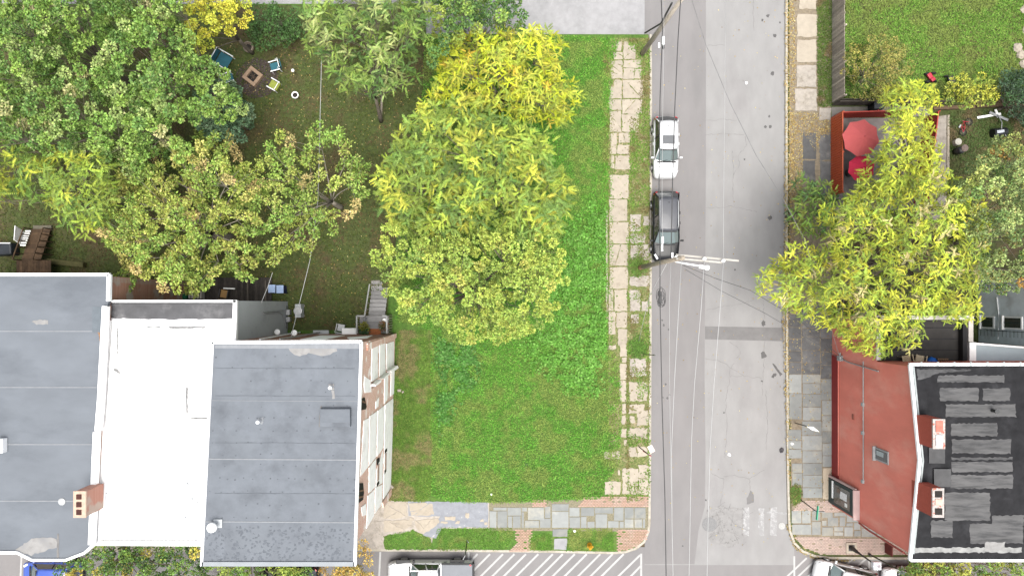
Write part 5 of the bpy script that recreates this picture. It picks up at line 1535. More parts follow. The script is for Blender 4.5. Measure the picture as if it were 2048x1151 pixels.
def chair(name, label, px, py, rz, seatm, framem, s=.52, z0=0.0, lounge=False, group=None):
    p = W(px, py, z0)
    t = thing(name, label, 'chair', (p[0], p[1], z0), rz, group)
    MB().box((0.02, 0, .40), (s, s * .9, .04)).build('seat', seatm, t, bevel=.015)
    o = MB().box((-s * .55, 0, .66), (.05, s * .92, .5)).build('backrest', seatm, t, bevel=.015)
    o.rotation_euler = (0, -.18, 0)
    for sx_ in (-1, 1):
        for sy_ in (-1, 1):
            MB().tube([(sx_ * s * .48, sy_ * s * .52, 0), (sx_ * s * .44, sy_ * s * .5, .58 if sx_ > 0 else .92)], .022, 6).build('leg', framem, t)
    for sy_ in (-1, 1):
        MB().beam((-s * .55, sy_ * s * .54, .60), (s * .58, sy_ * s * .54, .58), .06, .03).build('armrest', framem, t)
    MB().beam((-s * .62, -s * .54, .90), (-s * .62, s * .54, .90), .04, .04).build('top_rail', framem, t)
    return t


TEAL = mat('teal_sling', (.03, .13, .17), var=.12, scale=6, rough=.8)
LIME = mat('lime_sling', (.28, .32, .06), var=.12, scale=6, rough=.8)
CREAMW = mat('cream_rattan', (.42, .36, .25), var=.2, scale=12)
chair('garden_chair', 'white framed teal chair tilted beside the dark maple', 452, 124, math.radians(-30), TEAL, WHITEMETAL, .95, group='chairs round the fire pit')
chair('garden_chair', 'white framed teal chair to the right of the fire pit', 554, 137, math.radians(195), TEAL, WHITEMETAL, .62, group='chairs round the fire pit')
chair('garden_chair', 'white framed lime green chair below the teal one', 552, 174, math.radians(150), LIME, WHITEMETAL, .62, group='chairs round the fire pit')
chair('garden_chair', 'white framed chair half hidden by the blue green tree', 462, 160, math.radians(20), TEAL, WHITEMETAL, .6, group='chairs round the fire pit')
chair('deck_chair', 'left cream rattan chair with slatted back on the dark deck', 1806, 719, math.radians(100), mat('rattan_slats', (.36, .29, .19), var=.3, scale=20), CREAMW, .6, ZD, group='chairs on the dark deck')
chair('deck_chair', 'right cream rattan chair with round seat on the dark deck', 1831, 719, math.radians(80), CREAMW, CREAMW, .6, ZD, group='chairs on the dark deck')
p = W(1860, 725, ZD)
bb = thing('blue_bag', 'crumpled bright blue bag on the dark deck', 'bag', (p[0], p[1], ZD))
v = []
b = MB().lathe([(.28, .0), (.4, .12), (.33, .34), (.15, .48), (.0, .5)], (p[0], p[1], ZD), 11)
b.v = [(x + random.uniform(-.05, .05), y + random.uniform(-.05, .05), z + random.uniform(-.03, .03) * (z > ZD + .05)) for x, y, z in b.v]
b.build('bag', mat('blue_plastic', (.01, .11, .45), var=.15, rough=.5), bb, world=True, smooth=True)
p = W(1876, 724, ZD)
rk = thing('wooden_rack', 'small slatted wooden rack at the right of the blue bag', 'rack', (p[0], p[1], ZD))
for k in range(5):
    MB().box((p[0] - .28 + k * .14, p[1], ZD + .5), (.05, .5, .03)).build('slat', WOODBROWN, rk, world=True)
for s in (-1, 1):
    MB().box((p[0], p[1] + s * .26, ZD + .5), (.68, .05, .05)).build('rail', WOODBROWN, rk, world=True)
    for sx_ in (-1, 1):
        MB().box((p[0] + sx_ * .3, p[1] + s * .24, ZD + .24), (.05, .05, .48)).build('leg', WOODBROWN, rk, world=True)

# ---- fire pit corner
p = W(508, 155)
fp = thing('fire_pit', 'square tan stone fire pit in a ring of dark bark chips', 'fire pit', (p[0], p[1], 0), math.radians(-38))
for sx_, sy_, w_, h_ in ((0, .41, 1.1, .24), (0, -.41, 1.1, .24), (.43, 0, .24, .58), (-.43, 0, .24, .58)):
    MB().box((sx_, sy_, .17), (w_ - .01, h_ - .01, .34)).build('stone_side', mat('tan_firestone', (.36, .25, .17), var=.12, scale=5), fp, bevel=.015)
MB().box((0, 0, .06), (.6, .6, .12)).build('ash_bed', mat('ash_soot', (.02, .018, .017), var=.5, scale=12), fp)
for a in (.3, 1.5, 2.6):
    MB().tube([(-.22 * math.cos(a), -.22 * math.sin(a), .15), (.24 * math.cos(a), .24 * math.sin(a), .2)], .035, 6).build('charred_log', mat('char', (.10, .07, .05), var=.5, scale=9), fp)
pts = [(p[0] + 1.5 * math.cos(t) * random.uniform(.95, 1.05), p[1] + 1.4 * math.sin(t) * random.uniform(.95, 1.05)) for t in [2 * math.pi * k / 26 for k in range(26)]]
pc = [(x + .25, y - .05) for x, y in pts]
struct('bark_bed', MB().prism(pc, -.05, .02), mat('bark_chips', (.055, .040, .035), var=.4, scale=9, third=(.22, .19, .19), tscale=16, tthr=(.60, .66), bump=.6, bscale=18))
p = W(501, 98)
o = thing('metal_planter', 'round bronze metal bowl planter beside the dark shrub', 'planter', (p[0], p[1], 0))
MB().lathe([(.18, 0), (.32, .15), (.40, .35), (.36, .5), (.30, .5), (.30, .42), (.0, .4)], (p[0], p[1], 0), 20).build('bowl', mat('bronze_bowl', (.30, .24, .19), var=.25, scale=5, rough=.4, metallic=.4), o, world=True, smooth=True)
MB().lathe([(.2, .41), (.14, .5), (.0, .53)], (p[0], p[1], 0), 10).build('soil', mat('pot_soil', (.03, .025, .02), var=.3), o, world=True)
p = W(593, 193)
o = thing('plant_pot', 'white plant pot on the shaded lawn', 'plant pot', (p[0], p[1], 0))
MB().lathe([(.16, 0), (.22, .3), (.25, .32), (.25, .38), (.19, .38), (.19, .33), (.0, .32)], (p[0], p[1], 0), 18).build('pot', WHITE, o, world=True, smooth=True)
MB().lathe([(.18, .335), (.1, .38), (.0, .4)], (p[0], p[1], 0), 10).build('soil', mat('pot_soil', (.03, .025, .02)), o, world=True)
p = W(591, 147)
o = thing('globe_lamp', 'small white globe lamp on a stick in the shaded lawn', 'garden lamp', (p[0], p[1], 0))
MB().lathe([(.02, .5), (.09, .54), (.12, .62), (.09, .70), (.0, .74)], (p[0], p[1], 0), 14).build('globe', WHITE, o, world=True, smooth=True)
MB().tube([(p[0], p[1], 0), (p[0], p[1], .52)], .015, 6).build('stick', BLACKMETAL, o, world=True)
p = W(762, 241)
o = thing('plank_support', 'grey plank leaning on the trunk in the shaded yard', 'plank', (p[0], p[1], 0))
MB().beam((p[0], p[1], .05), W(764, 192, 2.4), .14, .05).build('plank', WOODGREY, o, world=True)

# ---- deck behind the tall house
ZK = 1.3
o = thing('rear_deck', 'grey boarded deck with railings behind the tall brick house', 'deck', W(748, 650))
x0, x1, y0, y1 = W(719, 0, ZK)[0], W(778, 0, ZK)[0], W(0, 631, ZK)[1], W(0, 664, 0)[1]
n = 9
for k in range(n):
    ya = y0 + (y1 - y0) * k / n
    yb_ = y0 + (y1 - y0) * (k + 1) / n
    MB().box(((x0 + x1) / 2, (ya + yb_) / 2, ZK - .03), (x1 - x0, abs(yb_ - ya) - .012, .05)).build('plank', mat('grey_deck_plank', (.26, .255, .255), var=.2, scale=3, stretch=(.4, 3, 1), objrand=.2), o, world=True)
for xx in (x0, x1):
    MB().beam((xx, y0, ZK + .9), (xx, y1, ZK + .9), .1, .05).build('handrail', mat('grey_rail', (.36, .36, .355), var=.1), o, world=True)
    for k in range(8):
        yv = y0 + (y1 - y0) * k / 7
        MB().beam((xx, yv, 0), (xx, yv, ZK + .88), .05, .05).build('baluster', WOODGREY, o, world=True)
MB().beam((x0, y0, ZK + .9), (x0 + .55, y0, ZK + .9), .1, .05).build('handrail', mat('grey_rail', (.36, .36, .355)), o, world=True)
MB().beam((x1 - .3, y0, ZK + .9), (x1, y0, ZK + .9), .1, .05).build('handrail', mat('grey_rail', (.36, .36, .355)), o, world=True)
for k in range(7):
    MB().box(((x0 + x1) / 2 + .15, y0 + .16 + k * .28, ZK - .2 - k * .18), (1.15, .27, .05)).build('stair_tread', mat('grey_deck_plank', (.26, .255, .255)), o, world=True)
for dx in (-.5,):
    MB().beam(((x0 + x1) / 2 + dx, y0, ZK + .85), ((x0 + x1) / 2 + dx + .1, y0 + 2.2, .9), .09, .05).build('handrail', mat('grey_rail', (.36, .36, .355)), o, world=True)
    for k in range(6):
        f = k / 5
        MB().beam(((x0 + x1) / 2 + dx + .1 * f, y0 + 2.2 * f, 0), ((x0 + x1) / 2 + dx + .1 * f, y0 + 2.2 * f, ZK + .83 - (ZK - .05) * f), .05, .05).build('baluster', WOODGREY, o, world=True)
p = W(750, 664, ZK)
MB().box((p[0], p[1], ZK + .02), (.85, .5, .03)).build('door_mat', mat('rust_mat', (.30, .10, .035), var=.25, scale=8), o, world=True)
pth = struct('garden_steps', flat([(742, 560), (760, 560), (768, 585), (764, 632), (744, 632), (746, 600)], .012), mat('dirt_walk', (.22, .20, .18), var=.3, scale=4))
for k in range(7):
    slab(pth, (743 + random.uniform(-1, 1), 562 + k * 9, 764, 569 + k * 9), mat('grey_stone_step', (.30, .29, .285), var=.2, scale=4, objrand=.1), amp=1.1, step=4, name='step_stone')
for k, (x, y, r) in enumerate([(731, 637, .16), (731, 652, .2), (731, 662, .18), (769, 652, .18), (770, 640, .14)]):
    p = W(x, y, ZK)
    t = thing('potted_plant', ['dark empty pot in the deck corner', 'yellow green potted plant on the deck', 'dark green potted plant beside the rust mat', 'reddish potted plant right of the rust mat', 'small pot by the right deck railing'][k], 'potted plant', (p[0], p[1], ZK))
    MB().lathe([(r * .6, 0), (r, r * 1.4), (r * .85, r * 1.4), (r * .8, r * 1.2), (0, r * 1.15)], (p[0], p[1], ZK), 12).build('pot', BLACKMETAL if k != 4 else WHITE, t, world=True)
    if k in (1, 2, 3):
        N = 160
        vv = unit(rng.normal(0, 1, (N, 3))) * rng.uniform(.1, .33, (N, 1))
        vv[:, 2] = np.abs(vv[:, 2]) * .8
        leaf_mesh('foliage', np.array([p[0], p[1], ZK + r * 1.3]) + vv, vv + rng.normal(0, .1, (N, 3)), np.array([0, 0, 1.]) + rng.normal(0, .4, (N, 3)), rng.uniform(.1, .2, N), .06, palette([(.22, .22, .03)] if k == 1 else ([(.05, .11, .04)] if k == 2 else [(.2, .1, .05), (.1, .12, .03)]), [1] * (2 if k == 3 else 1), N) * rng.uniform(.7, 1.3, (N, 1)), LEAF, t)
p = W(704, 661)
o = thing('cooler_box', 'white lidded box against the rear of the tall house', 'box', (p[0], p[1], 0))
MB().box((p[0], p[1] - .05, .42), (1.0, .5, .8)).build('body', WHITEMETAL, o, world=True, bevel=.03)
MB().box((p[0], p[1] - .05, .86), (1.04, .54, .08)).build('lid', WHITE, o, world=True, bevel=.03)
chair('garden_chair', 'grey metal chair folded against the rear of the tall house', 684, 655, 1.4, STEEL, STEEL, .5, group='chairs by the tall house')
p = W(645, 665)
o = thing('grey_bench', 'low grey bench against the rear wall left of the metal chair', 'bench', (p[0], p[1], 0))
MB().box((p[0], p[1], .42), (1.1, .4, .06)).build('seat', GREYWALL, o, world=True, bevel=.02)
for s in (-1, 1):
    MB().box((p[0] + s * .45, p[1], .2), (.08, .36, .4)).build('leg', GREYWALL, o, world=True)
# air conditioner on the ground
p = W(600, 621)
o = thing('air_conditioner', 'pale outdoor air conditioner unit beside the white side wall', 'air conditioner', (p[0] + .1, p[1], 0))
MB().box((p[0] + .1, p[1], .45), (.42, .95, .8)).build('casing', GREYWALL, o, world=True, bevel=.03)
MB().lathe([(.3, 0), (.3, .02), (.26, .03), (.06, .03)], (p[0] + .1, p[1], .85), 18).build('fan_grille', STEEL, o, world=True)
for s in (-1, 1):
    MB().box((p[0] + .1, p[1] + s * .35, .03), (.5, .1, .06)).build('foot', GREYCON, o, world=True)
# recycling bins and clutter behind the white-roofed house
for k, (x, y, lab) in enumerate([(552, 578, 'left of two dark blue recycling bins with pale lid'), (568, 579, 'right of two dark blue recycling bins with pale lid')]):
    p = W(x, y)
    o = thing('recycling_bin', lab, 'bin', (p[0], p[1], 0), 0, 'recycling bins')
    MB().box((p[0], p[1], .42), (.44, .5, .84), 0, 1.12).build('body', mat('navy_bin', (.012, .02, .09), var=.2, rough=.5), o, world=True)
    MB().box((p[0], p[1] + .02, .88), (.5, .56, .06)).build('lid', mat('pale_blue_lid', (.32, .42, .62), var=.1), o, world=True, bevel=.02)
    for s in (-1, 1):
        MB().lathe([(.1, -.03), (.1, .03)], (p[0] + s * .2, p[1] - .25, .1), 10, 'y').build('wheel', RUBBER, o, world=True)
o = thing('back_deck', 'dark boarded deck behind the white roofed house', 'deck', W(440, 585))
xa, xb = W(330, 0)[0], W(545, 0)[0]
k = 0
x = xa
while x < xb:
    MB().box((x, W(0, 590)[1], .25), (.19, m(70), .06)).build('plank', mat('dark_deck_plank', (.045, .038, .033), var=.3, scale=4, objrand=.3), o, world=True); x += .2
for x in (505, 540):
    MB().beam((*W(x, 562)[:2], .9), (*W(x, 612)[:2], .9), .09, .06).build('handrail', mat('dark_rail', (.10, .085, .07), var=.2), o, world=True)
p = W(453, 590, .3)
chair('lounge_chair', 'tan wooden lounge chair on the dark boarded deck', 453, 588, math.radians(80), mat('tan_ply', (.42, .25, .10), var=.1), BLACKMETAL, .55, .28)
p = W(396, 592, .3)
o = thing('patio_bench', 'pale slatted garden bench at the edge of the white roof', 'bench', (p[0], p[1], .28))
for k in range(5):
    MB().box((p[0] - .4 + k * .2, p[1] + .1, .75), (.13, .5, .03)).build('slat', mat('pale_bench', (.48, .45, .41), var=.1), o, world=True)
for s in (-1, 1):
    MB().box((p[0] + s * .42, p[1] + .1, .5), (.07, .5, .45)).build('leg', mat('pale_bench', (.48, .45, .41)), o, world=True)
p = W(375, 593, .3)
o = thing('green_bin', 'small green bin left of the pale garden bench', 'bin', (p[0], p[1], .28))
MB().lathe([(.14, 0), (.19, .5), (.21, .52), (.0, .55)], (p[0], p[1], .28), 14).build('body', mat('green_plastic', (.01, .11, .05), var=.2), o, world=True)
MB().lathe([(.2, .55), (.12, .62), (0, .63)], (p[0], p[1], .28), 14).build('lid', mat('green_plastic', (.01, .11, .05)), o, world=True)
p = W(436, 572, .3)
o = thing('string_light_post', 'white bar on dark posts at the deck rail', 'rail', (p[0], p[1], .28))
MB().beam(W(447, 576, 1.5), W(470, 577, 1.5), .08, .05).build('bar', WHITE, o, world=True)
MB().tube([W(447, 576, .28), W(447, 576, 1.5)], .04).build('post', BLACKMETAL, o, world=True)
MB().tube([W(470, 577, .28), W(470, 577, 1.5)], .04).build('post', BLACKMETAL, o, world=True)

# ---- ramp behind the left house
RW = mat('dark_brown_wood', (.095, .058, .032), var=.35, scale=4, objrand=.3)  # dark brown, varied from plank to plank
o = thing('timber_ramp', 'brown timber ramp with railing behind the left grey roof', 'ramp', W(75, 500))
P0, P1 = Vector(W(83, 458, .2)), Vector(W(62, 520, 1.3))
for k in range(16):
    f0 = k / 16
    c = P0.lerp(P1, f0 + .03)
    MB().box((c.x, c.y, c.z), (1.35, (P1 - P0).length / 16 - .012, .05)).build('plank', RW, o, world=True)
for s in (-1, 1):
    MB().beam(P0 + Vector((s * .68, 0, .85)), P1 + Vector((s * .68, 0, .85)), .08, .06).build('handrail', RW, o, world=True)
    for k in range(6):
        q = P0.lerp(P1, k / 5) + Vector((s * .68, 0, 0))
        MB().beam((q.x, q.y, 0), (q.x, q.y, q.z + .83), .07, .07).build('post', RW, o, world=True)
for k in range(12):
    MB().box((P1.x - .9 + k * .2, P1.y - .8, 1.3), (.19, 1.6, .05)).build('platform_plank', RW, o, world=True)
MB().box((*W(88, 456)[:2], .1), (1.3, .35, .2)).build('landing_slab', mat('mossy_slab', (.15, .135, .10), var=.2), o, world=True)
o = thing('white_steps', 'white painted steps and panel beside the timber ramp', 'steps', W(45, 475))
for k in range(7):
    q = Vector(W(56, 462, .3)).lerp(Vector(W(46, 490, 1.2)), k / 6)
    MB().box((q.x, q.y, q.z), (.38, .11, .04)).build('step', WHITE, o, world=True)
MB().beam(W(40, 458, .6), W(38, 486, 1.2), .06, .9).build('side_panel', WHITE, o, world=True)
o = thing('dark_tarp', 'dark tarpaulin covered stack with white edge at the left picture edge', 'tarpaulin', W(10, 500))
MB().box((*W(10, 500)[:2], .4), (2.2, .9, .8), .05, .9).build('cover', mat('dark_tarp_cloth', (.02, .025, .032), var=.3, rough=.5), o, world=True, bevel=.1)
MB().beam((*W(-20, 488)[:2], .85), (*W(38, 488)[:2], .85), .06, .05).build('edge', WHITE, o, world=True)
o = thing('low_timber_wall', 'mossy low timber wall behind the left house', 'wall', W(140, 527))
MB().beam((*W(98, 522)[:2], .25), (*W(174, 530)[:2], .25), .35, .5).build('timber', mat('mossy_timber', (.10, .095, .035), var=.3), o, world=True)

# ---- side yard on the right
BIKE = mat('bike_red', (.42, .03, .05), var=.1, rough=.4)
p = W(1929, 256)
bk = thing('bicycle', 'small red bicycle lying in the side yard', 'bicycle', (p[0], p[1], .06), math.radians(60))
for x in (-.38, .45):
    b = MB()
    ring_ = [(x + .24 * math.cos(t), .24 * math.sin(t), .08) for t in [2 * math.pi * k / 20 for k in range(21)]]
    w_ = b.tube(ring_, .028, 6).build('wheel', RUBBER, bk)
    s_ = MB()
    for k in range(6):
        a = math.pi * k / 6
        s_.tube([(x - .23 * math.cos(a), -.23 * math.sin(a), .08), (x + .23 * math.cos(a), .23 * math.sin(a), .08)], .004, 4)
    s_.build('spokes', STEEL, w_)
MB().tube([(-.38, 0, .09), (-.02, .06, .1), (.30, .32, .1), (-.12, .32, .1), (-.02, .06, .1)], .025, 6).tube([(-.38, 0, .1), (-.12, .32, .1)], .02, 6).tube([(.45, 0, .09), (.30, .34, .1), (.27, .44, .1)], .022, 6).build('frame', BIKE, bk)
MB().box((-.14, .42, .1), (.24, .12, .06)).build('saddle', mat('grey_saddle', (.45, .45, .46), var=.1), bk, bevel=.02)
MB().tube([(.27, .44, -.02), (.26, .46, .25)], .014, 6).build('handlebar', STEEL, bk)
p = W(1990, 267)
o = thing('fallen_bin', 'black wheeled bin with grey lettering lying on its side in the side yard', 'bin', (p[0], p[1], .3), math.radians(8))
MB().lathe([(.26, -.55), (.30, .3), (.32, .34), (.32, .42), (.0, .42)], (0, 0, .02), 16, 'y').build('body', mat('black_bin', (.015, .017, .02), var=.2, rough=.4), o, smooth=False).rotation_euler = (0, 0, math.pi / 2)
MB().box((-.05, 0, .34), (.5, .2, .01)).build('label_patch', mat('bin_label', (.45, .48, .52), var=.6, scale=14), o)
for s in (-1, 1):
    MB().lathe([(.1, -.03), (.1, .03)], (.5, s * .25, .0), 10, 'y').build('wheel', RUBBER, o)
o = MB().tube([W(1996, 230, .3), W(2004, 245, .4), W(2003, 256, .5), W(2012, 272, .4)], .03, 7).build('garden_hose', STEEL, None, smooth=True)
tag(o, 'grey hose curling from the boards to the fallen bin', 'hose')
for k, (a, c, lab) in enumerate([((1953, 236), (2000, 228), 'long white board lying in the side yard'), ((1988, 220), (1994, 236), 'short white board crossing the long one'), ((1975, 226), (2012, 242), 'grey beam lying across the white boards')]):
    o = MB().beam((*W(*a)[:2], .08 + .06 * k), (*W(*c)[:2], .08 + .06 * k), .16, .05).build('board', WHITE if k < 2 else STEEL)
    tag(o, lab, 'board')
p = W(1912, 301)
o = thing('barrel_smoker', 'black round barrel with pale lid and woven top by the concrete path', 'barrel', (p[0], p[1], 0))
MB().lathe([(.22, 0), (.27, .25), (.27, .55), (.23, .75)], (p[0] - .05, p[1] - .1, 0), 18).build('body', BLACKMETAL, o, world=True, smooth=True)
MB().lathe([(.26, .76), (.24, .82), (.06, .86), (0, .86)], (p[0] + .1, p[1] + .0, 0), 16).build('lid', mat('woven_lid', (.20, .15, .13), var=.5, scale=18), o, world=True)
MB().lathe([(.25, 0), (.24, .35), (0, .37)], (p[0] - .05, p[1] + .55, 0), 14).build('pale_tub', mat('cream_tub', (.5, .48, .42), var=.1), o, world=True)
p = W(1744, 216)
o = thing('wheeled_bin', 'black square bin in the alley above the red umbrella', 'bin', (p[0], p[1], 0))
MB().box((p[0], p[1], .45), (.62, .55, .9), 0, 1.1).build('body', mat('black_bin', (.015, .017, .02)), o, world=True)
MB().box((p[0], p[1], .94), (.74, .66, .08)).build('lid', mat('bin_lid', (.03, .033, .04), var=.1, rough=.4), o, world=True, bevel=.03)
p = W(1856, 157)
o = thing('ride_on_toy', 'red ride on toy with black wheels at the lawn edge behind the upright tree', 'toy', (p[0], p[1], 0))
MB().box((p[0], p[1], .3), (.3, .6, .16), .6).box((p[0] + .1, p[1] - .2, .42), (.3, .25, .12), .6).build('body', BIKE, o, world=True, bevel=.04)
for dx, dy in ((-.2, .25), (.25, .3), (-.15, -.3), (.3, -.25)):
    MB().lathe([(.17, -.06), (.18, 0), (.17, .06)], (p[0] + dx, p[1] + dy, .18), 14, 'y').build('wheel', RUBBER, o, world=True)
p = W(1896, 163)
o = thing('garden_cart', 'dark wheeled thing beside the yellow green shrub', 'cart', (p[0], p[1], 0))
MB().box((p[0], p[1], .35), (.4, .5, .2), .5).build('body', BLACKMETAL, o, world=True, bevel=.03)
for dx, dy in ((-.25, .3), (.25, -.3)):
    MB().lathe([(.16, -.05), (.16, .05)], (p[0] + dx, p[1] + dy, .17), 14, 'y').build('wheel', RUBBER, o, world=True)
for k, (x, y) in enumerate([(2046, 128), (2040, 110), (2034, 96), (2052, 60), (2049, 20)]):
    p = W(x, y)
    b = MB().lathe([(.3, 0), (.34, .1), (.22, .22), (.0, .25)], (p[0], p[1], 0), 8)
    b.v = [(X + random.uniform(-.06, .06), Y + random.uniform(-.06, .06), Z) for X, Y, Z in b.v]
    o = b.build('border_stone', CREAM)
    tag(o, ['squarish pale stone lowest on the right lawn edge', 'pale stone second from the bottom of the right lawn edge', 'pale stone in the middle of the right lawn edge row', 'pale stone second from the top of the right lawn edge', 'pale stone nearest the top right picture corner'][k], 'stone', 'stones along the right lawn edge')
# litter
for k, (x, y, r, lab) in enumerate([(1301, 893, .16, 'pinkish crumpled paper bag at the kerb near the corner'), (1584, 886, .09, 'white paper scrap on the bluestone pavement'), (1460, 909, .10, 'white paper cup lid on the road'), (983, 988, .08, 'white scrap in the grass near the front pavement'), (1149, 1061, .08, 'white paper cup beside the hydrant bed'), (1494, 165, .08, 'white scrap on the road between the wires'),
                                   (1564, 900, .18, 'dark stone lump in the right gutter'), (856, 785, .0, ''), (1192, 524, .08, 'white scrap among the weeds beside the pavement'), (1053, 927, .10, 'dark scrap in the middle of the lot grass')]):
    if not r: continue
    p = W(x, y)
    b = MB().lathe([(r, 0), (r * 1.1, r * .3), (r * .5, r * .6), (0, r * .6)], (p[0], p[1], (ZR if 1306 < x < 1570 else .03)), 7)
    b.v = [(X + random.uniform(-r, r) * .3, Y + random.uniform(-r, r) * .3, Z) for X, Y, Z in b.v]
    o = b.build('litter', WHITE if 'white' in lab else (mat('dark_lump', (.07, .065, .07), var=.2) if 'dark' in lab else mat('pink_paper', (.6, .45, .38), var=.15)))
    tag(o, lab, 'litter')
for k, (x, y) in enumerate([(853, 788), (862, 794), (872, 960), (868, 968), (876, 972), (1206, 905)]):
    pass
for k, (x, y, s) in enumerate([(805, 780, .25), (812, 783, .15), (786, 967, .2), (790, 972, .25), (784, 976, .15)]):
    p = W(x - 6, y)
    b = MB().box((p[0], p[1], .06), (s, s * .7, .12), k * .8)
    o = b.build('rubble', CREAM)
    tag(o, 'pale rubble lump fallen at the foot of the party wall', 'rubble', 'rubble at the party wall')
# ================================================================ TREES AND PLANTS
def limb_path(a, c, sag=.15, n=5):
    a, c = np.array(a), np.array(c)
    mid = a * .45 + c * .55 + np.array([rng.normal(0, .15), rng.normal(0, .15), np.linalg.norm(c - a) * sag])
    t = np.linspace(0, 1, n)[:, None]
    return (1 - t) ** 2 * a + 2 * t * (1 - t) * mid + t ** 2 * c


